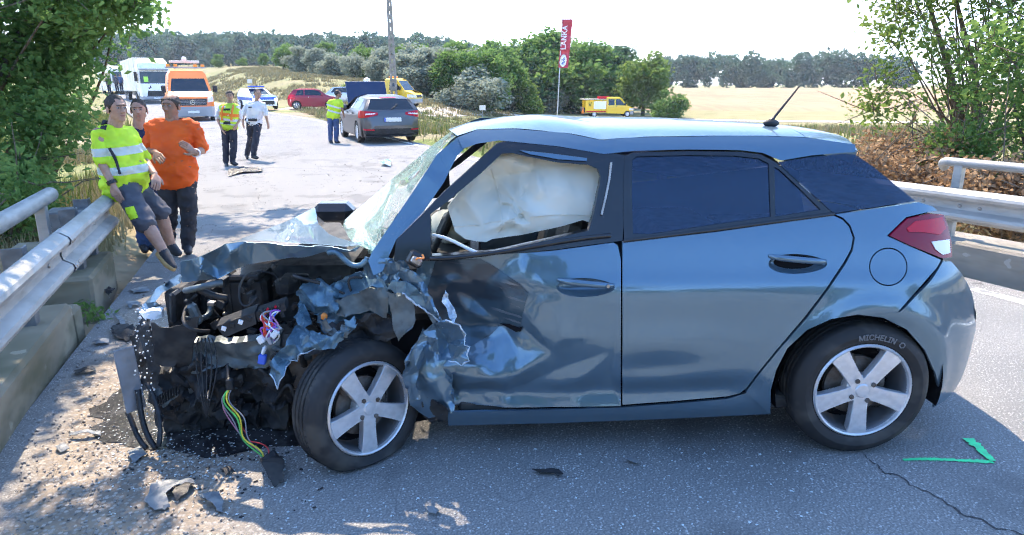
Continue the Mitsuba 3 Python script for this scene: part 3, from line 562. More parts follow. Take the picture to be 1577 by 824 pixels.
M_ = frame([0, 0, 0], EU, EW, [0, 0, 1]) @ rot(al, [0, 0, 1]) @ rot(cam_, [1, 0, 0]); 
u_, z_ = pc(572, 630, 0.03); M_[:3, :3] *= 0.945; M_[:3, 3] = C(u_, 0.03, z_)
make_wheel(M_, spin=-math.pi / 2 - 0.12, flat=0.03, writing=False, label='front wheel steered hard over on a flat tyre')
for u in (0.0, -2.45):
    m_ = lathe([(0.0, 0), (RR, 0.0), (TR, 0.02), (TR, 0.18), (RR, 0.2)], 40); obj('far_wheel', place(m_, frame(C(u, WIDE - 0.22, TR), EU, EW, [0, 0, 1])), 'mat_rubber', car, smooth=25)
# wheel house liner
an = np.linspace(-0.25, math.pi + 0.25, 30); ww = np.array([0.03, 0.30])
obj('wheel_house', gridmesh(C(0.405 * np.cos(an)[:, None] + 0 * ww, ww[None] + 0.012, RWZ + 0.405 * np.sin(an)[:, None] + 0 * ww)), 'mat_dark_void', car, smooth=True)
u_, z_ = side(1188.0, 182.0); ant0 = P3(1188, 186, 0.55); ant1 = P3(1231, 133, 0.55)
obj('aerial', tube(np.stack([ant0, ant0 * 0.9 + ant1 * 0.1, ant0 * 0.45 + ant1 * 0.55, ant1]), [0.016, 0.007, 0.0055, 0.004], 8), 'mat_black_plastic', car)
ab = trimesh.creation.icosphere(2, 0.034); ab.vertices *= [1.2, 0.7, 0.55]; obj('aerial_base', place(ab, frame(ant0 - [0, 0, 0.012], EU, EW, [0, 0, 1])), 'mat_black_plastic', car, smooth=True)
# ---- the torn front end
def px_interp(rows, key):
    a = np.asarray(rows, float); L = LinearNDInterpolator(a[:, :2], a[:, 2]); from scipy.interpolate import NearestNDInterpolator
    N = NearestNDInterpolator(a[:, :2], a[:, 2])
    def f(x, y): r = L(x, y); return np.where(np.isnan(r), N(x, y), r)
    return f
def psheet(name, rows, mt, parent, more=(), step=6.0, fold=None, jag=0.0, seed=1, thick=0.004, ang=28, label=None, edge=None, kind=None):
    """Sheet metal through points (px, py, w) of the car, creased by folds and with a ragged rim."""
    rows = np.asarray(rows, float); r = np.random.default_rng(seed); wf = px_interp(list(map(tuple, rows)) + list(more), 0)
    ring = LineString(np.vstack([rows[:, :2], rows[:1, :2]])).segmentize(8 if jag else 30); P = np.asarray(ring.coords)[:-1]
    if jag: P = P + r.normal(0, jag, P.shape)
    q = Polygon(P).buffer(0)
    if q.geom_type != 'Polygon': q = max(q.geoms, key=lambda g: g.area)
    ff = [folds(seed * 7 + k, sc, am) for k, (sc, am) in enumerate(fold or [])]; gg = [folds(seed * 13 + k + 3, sc, am * 0.5) for k, (sc, am) in enumerate(fold or [])]
    def F(x, y):
        w = wf(x, y); u, z = pc(x, y, w)
        for f, g in zip(ff, gg): d = f(u, z); w = w + d; z = z + g(u, z); u = u + g(z, u) * 0.6
        return C(u, w, z), C(u, w + thick, z + thick * 0.3)
    k = obj(name, sheet(F, q, step), mt, parent, smooth=ang, label=label, kind=kind)
    if edge is not None:   # bright scraped lip along some of the rim
        e = np.asarray(q.exterior.coords)[:-1]; n = len(e); i0, i1, rad = edge; idx = np.arange(int(i0 * n), int(i1 * n)) % n
        v = F(e[idx, 0], e[idx, 1])[0]; obj('bare_lip', tube(v - EW * 0.001, rad * r.uniform(0.5, 1.4, len(v)), 5), 'mat_torn_edge', k)
    return k
mat('torn_edge', varied([0.70, 0.73, 0.76], c2=[0.30, 0.38, 0.46], scale=60), 0.4, metallic=0.3)
bonnet = psheet('bonnet', [(282, 404, .34), (300, 397, .30), (345, 374, .26), (380, 372, .22), (430, 374, .20), (490, 377, .18), (530, 380, .16), (556, 377, .16), (532, 371, .5), (506, 362, .9), (490, 347, 1.25), (485, 322, 1.5), (450, 336, 1.42), (410, 352, 1.25), (372, 367, 1.0), (330, 384, .75), (300, 396, .5)],
       'mat_car_paint', car, more=[(430, 362, .7), (470, 345, 1.1)], fold=[(0.35, 0.012), (.15, .006)], seed=3, step=7, ang=40, label='buckled bonnet glaring in the sun')
psheet('bonnet_flange', [(277, 404, .28), (289, 400, .25), (315, 389, .22), (345, 374.5, .20), (380, 373, .17), (430, 375, .15), (490, 378, .13), (540, 384, .12), (556, 379, .12), (548, 386, .13), (520, 386, .14), (500, 387, .15), (470, 395, .17), (430, 401, .18), (392, 403, .20), (360, 413, .22), (335, 424, .24), (300, 431, .26), (279, 434, .28), (276, 418, .28)],
       'mat_car_paint', bonnet, more=[(352, 392, .16), (330, 405, .27), (365, 400, .2), (310, 412, .2)], fold=[(0.16, 0.018), (.06, .005)], seed=5, step=4, ang=26)
c_ = np.array([(505, 389, .14), (520, 390, .13), (533, 402, .12), (546, 409, .11), (558, 407, .10), (566, 396, .10)]); obj('hinge_arm', tube(P3(*curve(c_, 16).T), 0.013, 8), 'mat_bare_paint', bonnet, smooth=True)
# windscreen: crazed laminated glass, still hanging together
def craze(p, n, uv):
    d1, d2, r = voronoi(p.x * 22 + p.z * 16, p.y * 15 + p.z * 25); e1, e2, r2 = voronoi(p.x * 75 + p.z * 52, p.y * 55 + p.z * 90)
    zone = smoothstep(0.40, 0.58, fbm(p.x * 3 + 3, p.y * 2.2, p.z * 3.2, 3))
    lines = 1 - smoothstep(0.02, 0.09, d2 - d1); fine = 1 - smoothstep(0.05, 0.22, e2 - e1)
    return dr.clip(lines * 0.85 + fine * (0.15 + 0.85 * zone) + 0.12 + 0.20 * zone, 0, 0.96)
scene['mat_crazed_glass'] = {'type': 'blendbsdf', 'weight': proc(craze), 'a': {'type': 'thindielectric'},
    'b': {'type': 'principledthin', 'base_color': {'type': 'rgb', 'value': [0.42, 0.62, 0.54]}, 'roughness': 0.25, 'diff_trans': 0.8, 'eta': 1.5}}
screen = psheet('windscreen', [(524, 364, .95), (545, 373, .5), (562, 379, .25), (577, 386, .155), (602, 346, .18), (641, 287, .22), (673, 238, .255), (701, 212, .285), (706, 207, .5), (703, 202, 0.95), (690, 206, 1.4), (650, 238, 1.5), (610, 268, 1.5), (570, 305, 1.5), (530, 342, 1.42)],
       'mat_crazed_glass', car, more=[(590, 330, .75), (650, 262, .8), (560, 352, .8)], fold=[(0.16, 0.016), (0.06, 0.004)], seed=9, step=7, thick=0.0, ang=18, label='shattered greenish windscreen')
shards = []
for k in range(60):
    x, y = RNG.uniform(545, 588), RNG.uniform(376, 402)
    if y > 372 + 0.75 * (x - 545) + 4: continue
    p = P3(x, y, RNG.uniform(0.1, 0.3)); a = RNG.normal(0, 1, (3, 3)) * 0.016; shards.append(TM(np.array([p + a[0], p + a[1], p + a[2]]), [[0, 1, 2]]))
obj('glass_crumb', cat(shards), 'mat_crazed_glass', screen, kind='stuff')
# far door mirror, cowl, dash
mx = rbox(-0.145, 0.145, -0.10, 0.10, -0.082, 0.082, 0.05); obj('door_mirror', place(mx, frame(P3(515, 329, 1.92), EU, EW, [0, 0, 1])), 'mat_gloss_black', car, smooth=35, label='black far side door mirror')
psheet('cowl_panel', [(488, 332, 1.35), (500, 343, 1.35), (524, 345, 1.3), (545, 374, .5), (560, 381, .2), (530, 374, .5), (504, 364, .95), (489, 350, 1.25)], 'mat_dirty_black', car, fold=[(0.1, .01)], seed=4)
u_, z_ = pc(590, 372, .3); obj('dashboard', cbox(u_ + 0.02, u_ + 0.45, .24, WIDE - .26, .62, z_ - 0.07, .05), 'mat_black_plastic', car)
rim_ = np.linspace(0, 2 * np.pi, 41); cxy = P3(686, 346, .52); sx_ = frame(cxy, [0, 1, 0], [0.42, 0, 0.9], [0.9, 0, -0.42]); cw_ = np.stack([0.185 * np.cos(rim_), 0.185 * np.sin(rim_), 0 * rim_, 0 * rim_ + 1], 1) @ sx_.T
sw = obj('steering_wheel', tube(cw_[:, :3], 0.016, 8, cap=False), 'mat_black_plastic', car, smooth=True)
obj('hub', place(rbox(-.08, .08, -.06, .06, -.03, .03, .02), sx_), 'mat_black_plastic', sw)
for sg in (-1, 1): obj('spoke', tube((np.array([[0, 0, 0, 1], [sg * .18, 0.02, 0, 1]]) @ sx_.T)[:, :3], 0.014, 6), 'mat_grey_metal', sw)
obj('driver_airbag', (lambda m: place(m, frame(P3(700, 352, .62), EU, EW, [0, 0, 1])))((lambda s: (setattr(s, 'vertices', s.vertices * [.16, .17, .09] + 0.03 * meshkit.fbm(s.vertices * 3, 3)[:, None]), s)[1])(trimesh.creation.icosphere(3, 1.0))), 'mat_airbag_cloth', car, smooth=True)
c_ = np.array([(666, 362, .16), (690, 368, .14), (715, 380, .12), (741, 391, .11)]); obj('trim_strip', tube(P3(*curve(c_, 10).T), 0.008, 6), 'mat_lamp_clear', car)
# engine bay
pbox_later = []
def pbox(name, x0, y0, x1, y1, w0, dw, mt, parent=car, c=0.012, tilt=0.0, label=None):
    (u0, z1), (u1, z0) = pc(x0, y0, w0), pc(x1, y1, w0); m = rbox(-(u1 - u0) / 2, (u1 - u0) / 2, 0, dw, -(z1 - z0) / 2, (z1 - z0) / 2, c)
    m.apply_transform(rot(tilt, [0, 1, 0])); return obj(name, place(m, frame(C((u0 + u1) / 2, w0, (z0 + z1) / 2), EU, EW, [0, 0, 1])), mt, parent, smooth=False, label=label)
eng = obj('engine', cbox(-2.98, -2.45, .62, 1.45, .18, .80, .06), 'mat_dirty_black', car)
obj('subframe', cbox(-3.12, -2.30, .42, 1.62, .10, .34, .05), 'mat_dirty_black', car); obj('radiator', cbox(-3.40, -3.32, .42, 1.50, .12, .74, .015), 'mat_dirty_black', car); obj('bulk_liner', cbox(-3.30, -2.98, .80, 1.55, .10, .70, .04), 'mat_dark_void', car)  # dark blocks added so light does not pass through the bay
for k_, (x_, y_, w_, d_) in enumerate(((300, 590, .30, .25), (345, 600, .34, .3), (392, 590, .33, .3), (430, 600, .30, .25), (262, 610, .30, .2), (280, 650, .34, .2), (325, 655, .36, .25), (375, 655, .36, .25), (420, 650, .34, .25))):
    pbox_later.append((x_, y_, w_, d_, k_))
obj('inner_wing_far', cbox(-3.20, -2.40, 1.40, 1.46, .30, .72, .02), 'mat_dirty_black', car)
obj('under_tray', cbox(-3.20, -2.25, .50, 1.50, .14, .17, .01), 'mat_dark_void', car)  # black sheet standing for the deep shade below the bay
obj('gearbox', cbox(-2.95, -2.5, .30, .66, .18, .52, .08), 'mat_cast_iron', eng)
bat = pbox('battery_box', 338, 431, 414, 488, .52, .26, 'mat_black_plastic', c=.018)
pbox('lid', 336, 424, 400, 433, .50, .24, 'mat_black_plastic', bat, c=.008)
for x in (352, 368, 384, 400): pbox('rib', x, 436, x + 4, 484, .512, .02, 'mat_black_plastic', bat, c=.003)
pbox('expansion_tank', 420, 430, 455, 462, .45, .15, 'mat_dirty_black', c=.03)
pbox('air_hose_box', 300, 440, 330, 500, .60, .2, 'mat_dirty_black', c=.03)
r2 = np.random.default_rng(5)
for x_, y_, w_, d_, k_ in pbox_later:   # torn plastic and alloy lumps hanging low under the bay
    psheet('torn_shroud', [(x_ - 26, y_ - 30, w_), (x_ + 4, y_ - 36, w_ - .04), (x_ + 27, y_ - 26, w_), (x_ + 24, y_ + 18, w_ + .02), (x_ + 4, y_ + 30, w_ - .03), (x_ - 20, y_ + 20, w_ + .02)], ('mat_dirty_black', 'mat_black_plastic', 'mat_dirty_black')[k_ % 3], car, fold=[(.09, .035), (.04, .014)], jag=2.5, seed=130 + k_, step=3.5, ang=14, thick=.05)
for k in range(62):   # hoses and looms all through the bay
    x, y, w = r2.uniform(285, 560), r2.uniform(408, 620), r2.uniform(.26, .7); n = r2.integers(3, 5)
    P = np.stack([x + np.cumsum(r2.normal(0, 22, n)), y + np.cumsum(r2.normal(6, 16, n)), w + np.cumsum(r2.normal(0, .08, n))], 1); P[:, 2] = np.clip(P[:, 2], .2, 1); P[:, 0] = np.clip(P[:, 0], 262, 575); P[:, 1] = np.clip(P[:, 1], np.interp(P[:, 0], [262, 330, 380, 575], [452, 440, 418, 405]), 672)
    obj('hose', tube(P3(*curve(P, 14).T), r2.choice([0.006, 0.009, 0.016]), 7), r2.choice(['mat_black_plastic', 'mat_dirty_black', 'mat_grey_metal'], p=[.5, .35, .15]), eng, smooth=True)
for k in range(84):
    x, y = r2.uniform(262, 590), r2.uniform(405, 640); s_ = r2.uniform(6, 16); pbox('bracket', x, y, x + s_, y + s_ * r2.uniform(.4, 1), r2.uniform(.3, .6), r2.uniform(.02, .08), r2.choice(['mat_black_plastic', 'mat_dirty_black', 'mat_grey_metal', 'mat_steel'], p=[.45, .3, .15, .1]), eng, c=.003, tilt=r2.normal(0, .5))
psheet('cross_member', [(297, 526, .30), (335, 523, .30), (390, 524, .28), (432, 520, .26), (428, 545, .26), (420, 564, .26), (360, 567, .28), (290, 567, .30)], 'mat_grey_metal', car, fold=[(0.10, .016), (.04, .006)], jag=1.6, seed=12, step=4, ang=16, thick=.05)
psheet('strut', [(283, 566, .32), (304, 566, .32), (305, 607, .32), (291, 606, .32)], 'mat_grey_metal', car, thick=.03)
psheet('cooler_panel', [(232, 497, .24), (262, 503, .24), (306, 487, .26), (300, 520, .26), (293, 565, .27), (240, 560, .24)], 'mat_dirty_black', car, fold=[(0.10, .008)], seed=14, jag=1.0)
pbox('duct', 256, 452, 272, 500, .34, .1, 'mat_black_plastic', tilt=.1); pbox('duct', 288, 470, 306, 502, .32, .05, 'mat_grey_metal', tilt=-.3)
fb = psheet('fuse_box', [(333, 503, .16), (392, 481, .16), (395, 499, .16), (346, 520, .16)], 'mat_black_plastic', car, thick=.07, label='opened black fuse box')
psheet('cover', [(392, 482, .17), (438, 466, .17), (441, 478, .17), (398, 496, .17)], 'mat_black_plastic', fb, thick=.05)
for k in range(4): pbox('fuse', 340 + k * 13, 503 - k * 5, 348 + k * 13, 510 - k * 5, .155, .02, 'mat_lamp_clear' if k in (0, 2) else 'mat_black_plastic', fb, c=.002, tilt=.35)
for k in range(5): pbox('fuse', 404 + k * 6, 477 - k * 2, 408 + k * 6, 481 - k * 2, .165, .02, 'mat_lamp_red' if k % 2 else 'mat_black_plastic', fb, c=.001, tilt=.35)
WIRE = {'red': [.55, .03, .03], 'white': [.75, .75, .75], 'purple': [.28, .08, .42], 'blue': [.06, .14, .62], 'green': [.10, .52, .12], 'yellow': [.72, .60, .05], 'pink': [.55, .22, .32], 'grey': [.30, .30, .32], 'orange': [.7, .22, .04]}
for n_, c_ in WIRE.items(): mat('wire_' + n_, c_, 0.4)
loom = thing(car + '__wiring_loom')
def wire(parent, P, col, r=.0035, wob=.5, sd=0):
    rr_ = np.random.default_rng(sd); P = np.array(P, float); P[1:-1, :2] += rr_.normal(0, wob, P[1:-1, :2].shape); obj(col + '_wire', tube(P3(*curve(P, 26).T), r, 6), 'mat_wire_' + col, parent, smooth=True)
lo = obj('wiring_loom', tube(P3(*curve(np.array([(402, 476, .17), (415, 482, .16), (428, 478, .17), (436, 488, .18)]), 14).T), .010, 7), 'mat_black_plastic', car)
cols = ['red', 'white', 'purple', 'red', 'pink', 'white', 'blue', 'red', 'orange', 'purple', 'white', 'grey']
for k, c_ in enumerate(cols):
    a = r2.uniform(0, 1); wire(lo, [(410 + 22 * a, 479, .16), (404 + 14 * r2.random(), 488 + 6 * r2.random(), .13), (408 + 26 * r2.random(), 502 + 6 * r2.random(), .11), (416 + 12 * r2.random(), 510, .11), (414 + 10 * r2.random(), 522 + 8 * r2.random(), .12)], c_, .0045, 3.5, 40 + k)
for (x0, y0, x1, y1, c_) in ((395, 519, 406, 530, 'white'), (417, 510, 427, 522, 'white'), (396, 548, 409, 562, 'blue'), (402, 535, 408, 547, 'white'), (411, 521, 418, 532, 'grey')):
    pbox('connector', x0, y0, x1, y1, .09, .03, 'mat_wire_' + c_, lo, c=.004, tilt=r2.normal(0, .6))
# the loom that hangs to the ground
hl = obj('hanging_loom', tube(P3(*curve(np.array([(350, 560, .2), (351, 575, .17), (352, 586, .14)]), 8).T), .006, 6), 'mat_black_plastic', car, label='loose coloured wires hanging down to the road')
pbox('plug', 346, 585, 359, 602, .12, .03, 'mat_black_plastic', hl, c=.006)
for k, (c_, w_) in enumerate((('green', .10), ('yellow', .095), ('grey', .12), ('pink', .13), ('red', .12), ('grey', .10))):
    dx = (-4, 0, -8, -10, 3, 6)[k]; wire(hl, [(352 + k * .8, 600, .13), (352 + dx, 622, w_), (368 + dx, 648, w_ - .02), (378 + dx * .6, 672, w_ - .04), (392 + dx * .4, 690, w_ - .07), (406 + dx * .5, 703, w_ - .09)], c_, .0042 if c_ in ('green', 'yellow') else .003, 2.0, 60 + k)
wire(hl, [(386, 680, .03), (400, 682, .02), (412, 690, .0), (414, 698, -.02)], 'red', .003, 1, 71)
for k in range(5):
    x = 306 + 5 * k; obj('black_wire', tube(P3(*curve(np.array([(x, 520, .24), (x - 4 + 3 * k, 560, .2), (x + 2, 600, .16), (x + 8 - 4 * k, 632 + 3 * k, .14)]), 20).T), .0035, 6), 'mat_black_plastic', lo)
# near side: what is left of the wing and its inner structure
psheet('strut_tower', [(455, 452, .30), (470, 441, .28), (495, 440, .24), (508, 446, .22), (524, 456, .20), (522, 480, .18), (495, 484, .22), (474, 478, .26), (460, 470, .28)], 'mat_bare_paint', car, more=[(490, 460, .18)], fold=[(.10, .03), (.035, .012)], jag=2.0, seed=21, step=3, ang=15)
psheet('wing_rail', [(505, 470, .20), (524, 462, .18), (540, 453, .17), (568, 444, .15), (594, 446, .13), (600, 469, .13), (595, 489, .14), (568, 478, .16), (540, 489, .16), (521, 489, .18)], 'mat_grey_metal', car, fold=[(.13, .016), (.05, .004)], jag=1.0, seed=22, step=4, ang=22)
psheet('torn_wing', [(492, 446, .26), (520, 432, .27), (556, 420, .25), (592, 432, .22), (606, 452, .20), (606, 500, .22), (580, 492, .24), (548, 500, .26), (524, 516, .22), (500, 512, .20), (488, 490, .24)], 'mat_bare_paint', car, more=[(540, 460, .20), (560, 440, .30)], fold=[(.13, .03), (.05, .010)], jag=1.8, seed=39, step=3.5, ang=20, edge=(.45, .62, .0035))
psheet('wing_rail_top', [(500, 446, .3), (540, 424, .3), (570, 418, .25), (590, 432, .16), (594, 446, .13), (568, 444, .15), (524, 460, .19)], 'mat_bare_paint', car, fold=[(.10, .02), (.04, .008)], jag=1.5, seed=23, step=4, ang=20, edge=(.72, .80, .004))
psheet('wing_remains', [(414, 572, .02), (421, 554, .03), (444, 526, .05), (455, 500, .10), (450, 480, .16), (458, 462, .22), (470, 476, .20), (480, 500, .12), (470, 514, .07), (486, 512, .06), (506, 516, .05), (527, 509, .05), (533, 528, .03), (520, 527, .02), (497, 539, .02), (468, 549, .02), (443, 562, .0), (430, 588, .0)], 'mat_bare_paint', car, more=[(450, 540, .05), (490, 525, .0)], fold=[(.09, .026), (.032, .012)], jag=2.2, seed=24, step=3, ang=14, label='crumpled remains of the front wing above the wheel', edge=(.02, .25, .0035))
psheet('arch_liner', [(505, 494, .14), (540, 486, .15), (561, 478, .16), (601, 489, .14), (612, 520, .14), (580, 528, .16), (551, 522, .14), (528, 518, .10)], 'mat_dirty_black', car, more=[(556, 500, .22)], fold=[(.10, .03), (.04, .012)], jag=1.5, seed=25, step=3, ang=18)
for k, (x, y) in enumerate(((500, 500), (486, 520), (512, 516), (468, 522), (530, 505), (540, 496))):
    psheet('torn_scrap', [(x - 9, y - 5, .06), (x + 6, y - 10, .05), (x + 11, y + 6, .02), (x + 2, y + 14, .03), (x - 7, y + 8, .04)], 'mat_bare_paint' if k % 2 else 'mat_grey_metal', car, fold=[(.03, .014)], jag=2.4, seed=40 + k, step=2.5, ang=10)
pbox('lamp_bulb', 493, 484, 503, 494, .12, .03, 'mat_wire_orange', c=.008)
psheet('hinge_pillar', [(596, 448, .06), (636, 456, .02), (640, 480, .01), (639, 502, .01), (612, 527, .04), (604, 490, .06)], 'mat_grey_metal', car, fold=[(.16, .012), (.05, .004)], jag=.8, seed=26, step=4, ang=20)
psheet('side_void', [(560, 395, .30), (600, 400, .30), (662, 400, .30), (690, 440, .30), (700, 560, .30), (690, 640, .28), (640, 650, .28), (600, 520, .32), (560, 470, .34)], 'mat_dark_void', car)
psheet('torn_skin', [(594, 448, .03), (585, 438, .03), (579, 428, .03), (588, 432, .03), (597, 446, .02), (604, 430, .02), (622, 432, .01), (636, 438, .0), (656, 462, -.01), (672, 482, -.03), (681, 504, -.03), (674, 496, -.01), (660, 484, .0), (640, 470, .0), (618, 452, .01), (602, 446, .02)], 'mat_bare_paint', car, fold=[(.07, .014)], jag=1.4, seed=27, step=3, ang=16, edge=(.12, .62, .0045))
psheet('folded_skin', [(619, 411, .02), (634, 416, .0), (650, 430, -.01), (664, 456, -.03), (674, 476, -.04), (682, 500, -.05), (670, 486, -.02), (658, 464, .0), (640, 440, .02), (622, 430, .04), (612, 424, .05)], 'mat_car_paint', car, more=[(650, 450, -.05)], fold=[(.06, .014)], jag=1.0, seed=28, step=3, ang=18)
psheet('hanging_flap', [(652, 513, .0), (668, 500, -.03), (682, 493, -.06), (696, 495, -.07), (707, 500, -.05), (716, 520, -.04), (721, 536, -.04), (723, 551, -.05), (710, 560, -.06), (696, 553, -.05), (676, 552, -.03), (660, 538, -.02)], 'mat_car_paint', car, more=[(690, 525, .03), (705, 530, -.09), (672, 525, -.06)], fold=[(.055, .018)], jag=1.5, seed=29, step=3, ang=16, edge=(.30, .85, .004), label='torn flap of door skin curling outwards')
psheet('curl', [(685, 444, .03), (691, 450, .02), (690, 462, .0), (699, 474, -.02), (703, 488, -.03), (699, 500, -.03), (692, 490, -.03), (688, 476, -.01), (681, 466, .01)], 'mat_torn_edge', car, fold=[(.05, .012)], jag=.6, seed=30, step=2.5, ang=20)
psheet('pillar_foot', [(556, 404, .10), (572, 398, .08), (598, 400, .06), (622, 400, .05), (634, 420, .04), (612, 430, .06), (592, 436, .10), (580, 430, .12), (566, 424, .14)], 'mat_car_paint', car, fold=[(.08, .02), (.035, .010)], jag=1.4, seed=31, step=3, ang=16)
psheet('door_foot', [(652, 514, .03), (660, 520, .02), (645, 570, .0), (640, 590, -.01), (648, 614, .0), (634, 616, .02), (618, 580, .03), (634, 540, .04)], 'mat_car_paint', car, more=[(640, 560, -.03)], fold=[(.1, .012)], jag=.6, seed=32, step=3, ang=20)
psheet('door_corner', [(622, 556, .10), (650, 512, .12), (694, 540, .12), (700, 632, .07), (660, 645, .09), (632, 622, .11)], 'mat_car_paint', car, more=[(660, 580, .05)], fold=[(.12, .018), (.05, .006)], jag=.8, seed=38, step=4, ang=24)
psheet('sill_end', [(650, 616, .10), (664, 606, .08), (690, 632, .04), (690, 656, .06), (664, 650, .10), (652, 640, .12)], 'mat_dirty_black', car, fold=[(.07, .02)], jag=1.2, seed=33, step=3, ang=18)
mm = pbox('mirror_mount', 626, 390, 652, 412, .0, .05, 'mat_gloss_black', c=.012, tilt=.5); wire(mm, [(640, 402, -.01), (646, 398, -.03), (652, 398, -.03), (650, 392, -.02)], 'orange', .004, 0, 1)
pbox('mirror_clip', 632, 398, 650, 408, -.02, .03, 'mat_steel', mm, c=.006, tilt=.5)
# far side of the front: headlamp, wing edge in the sun, bumper skin, number plate
psheet('wing_edge', [(213, 481, .45), (226, 464, .5), (246, 444, .5), (277, 419, .5), (277, 434, .42), (256, 448, .42), (240, 464, .42), (250, 474, .42), (236, 478, .42)], 'mat_car_paint', car, fold=[(.08, .014)], jag=.8, seed=34, step=3, ang=20)
psheet('headlamp', [(214, 482, .42), (232, 478, .38), (247, 480, .36), (248, 489, .36), (226, 492, .38)], 'mat_lamp_clear', car, fold=[(.05, .012)], seed=35, step=3, thick=.03)
psheet('bumper_skin', [(214, 490, .40), (232, 492, .34), (236, 520, .28), (243, 560, .24), (240, 600, .20), (252, 640, .16), (246, 664, .14), (238, 640, .17), (226, 606, .22), (214, 600, .26), (206, 560, .34), (202, 530, .40)], 'mat_dirty_black', car, fold=[(.09, .02), (.035, .008)], jag=2.0, seed=36, step=3, ang=16)
glit = []
for k in range(170):
    x, y = RNG.uniform(203, 246), RNG.uniform(470, 650); 
    if not (208 - (y - 500) * .02 < x < 236 + max(0, (y - 540)) * .1): continue
    p = P3(x, y, RNG.uniform(.15, .36)); glit.append(move(rbox(*(np.array([-1, 1] * 3) * RNG.uniform(.0015, .0042)), .0005), *p))
obj('splinters', cat(glit), 'mat_lamp_clear', car, kind='stuff')
pl = rbox(-.045, .045, -.004, .004, -.165, .165, .003); mat('plate_white', varied([.26, .28, .31], c2=[.18, .18, .185], scale=9), .4)
obj('number_plate', place(pl, frame(P3(200, 585, .20), EU, EW, [0, 0, 1]) @ rot(.75, [0, 0, 1]) @ rot(-.05, [0, 1, 0])), 'mat_plate_white', car, label='blank pale number plate hanging on end')
for k, P in enumerate(([(212, 600, .2), (218, 640, .16), (228, 672, .12), (240, 690, .08)], [(226, 590, .2), (238, 615, .17), (246, 650, .12), (244, 688, .06)], [(196, 634, .2), (205, 655, .17), (212, 672, .14), (226, 690, .1)])):
    obj('bumper_strip', tube(P3(*curve(np.array(P), 14).T), .013, 6), 'mat_black_plastic', car, smooth=True)
for k in range(9): pbox('grille_rib', 240 + k * 4, 612 - k * 2.5, 243 + k * 4, 628 - k * 2.5, .16, .02, 'mat_black_plastic', c=.002)
psheet('grille_shell', [(232, 604, .2), (246, 598, .2), (252, 604, .2), (262, 606, .2), (276, 598, .2), (278, 604, .2), (250, 630, .18), (246, 624, .18), (240, 614, .19)], 'mat_grey_metal', car, jag=1.0, fold=[(.04, .01)], seed=37, step=2.5, ang=12)
# ================================================================ BRIDGE PARAPETS AND RAILS
def concrete_c(p, n, uv):
    c = mix([0.30, 0.275, 0.24], [0.22, 0.20, 0.175], smoothstep(0.3, 0.7, fbm(p.x * 2, p.y * 2, p.z * 3, 5)))
    c = mix(c, [0.17, 0.165, 0.13], smoothstep(0.52, 0.72, fbm(p.x * 1.1 + 4, p.y * 1.1, p.z * 5, 5)) * 0.75)
    return mix(c, [0.42, 0.40, 0.37], smoothstep(0.70, 0.74, fbm(p.x * 6, p.y * 6, p.z * 6, 3)) * 0.6)
mat('concrete', proc(concrete_c), 0.92, specular=0.2, bump=(proc(lambda p, n, uv: fbm(p.x * 30, p.y * 30, p.z * 30, 4), eps=4e-3), 0.008))
def galv_c(p, n, uv):
    c = mix([0.40, 0.40, 0.39], [0.31, 0.312, 0.305], smoothstep(0.3, 0.7, fbm(p.x * 5, p.y * 5, p.z * 14, 4)))
    return mix(c, [0.26, 0.25, 0.22], smoothstep(0.55, 0.75, fbm(p.x * 3 + 8, p.y * 3, p.z * 9, 5)) * 0.6)
def shade_toned_c(p, n, uv): return mix(concrete_c(p, n, uv) * mi.Color3f(0.92, 0.88, 0.74), [0.110, 0.110, 0.068], smoothstep(0.44, 0.70, fbm(p.x * 2.4, p.y * 2.4, p.z * 4, 5)) * 0.7)  # left concrete darkened and greened to stand for the tree shade
mat('mossy_concrete', proc(shade_toned_c), 0.95, specular=0.15, bump=(proc(lambda p, n, uv: fbm(p.x * 30, p.y * 30, p.z * 30 + 1, 4), eps=4e-3), 0.008))
mat('galvanised', proc(galv_c), 0.50, metallic=0.35, specular=0.5)
mat('galvanised_dark', varied([0.24, 0.25, 0.26], c2=[0.15, 0.155, 0.16], scale=12), 0.6, metallic=0.3)
def along(P, d, n):   # local frame: x along the rail, y away from the road
    d = np.array([*d, 0.0]); d /= np.linalg.norm(d); return frame([*P, 0.0], d, n, [0, 0, 1])
DL = np.array([-0.356, 0.934]); DL /= np.linalg.norm(DL); NL = np.array([-DL[1], DL[0], 0])       # left: away from the road is to the left
ML = along((-2.52, 3.03), DL, NL)
DR = np.array([-0.50, 0.866]); NR = np.array([DR[1], -DR[0], 0]); MR = along((4.42, 6.20), DR, NR)
def wobble(m, a=0.012, s=1.5):
    v = np.array(m.vertices); m = m.copy(); m.vertices = v + (meshkit.fbm(v * s, 3)[:, None] - 0.5) * a * np.array([1, 1, 0.6]); return m
def kerb_block(M, x0, x1, w, h, taper=0.0):
    b = rbox(x0, x1, 0, w, -0.5, h, 0.025).subdivide_to_size(0.18)
    return wobble(TM(b.vertices, b.faces).apply_transform(M), 0.02)
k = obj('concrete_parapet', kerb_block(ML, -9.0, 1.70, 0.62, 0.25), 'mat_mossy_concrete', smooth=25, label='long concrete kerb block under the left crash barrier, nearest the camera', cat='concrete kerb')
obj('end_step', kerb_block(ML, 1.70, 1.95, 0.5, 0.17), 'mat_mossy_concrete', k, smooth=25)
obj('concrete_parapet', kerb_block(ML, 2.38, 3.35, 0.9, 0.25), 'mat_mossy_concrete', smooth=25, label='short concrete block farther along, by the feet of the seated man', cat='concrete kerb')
kr = obj('concrete_parapet', kerb_block(MR, -7.0, 5.0, 0.55, 0.27), 'mat_concrete', smooth=25, label='concrete kerb block under the crash barrier on the right side of the road', cat='concrete kerb')
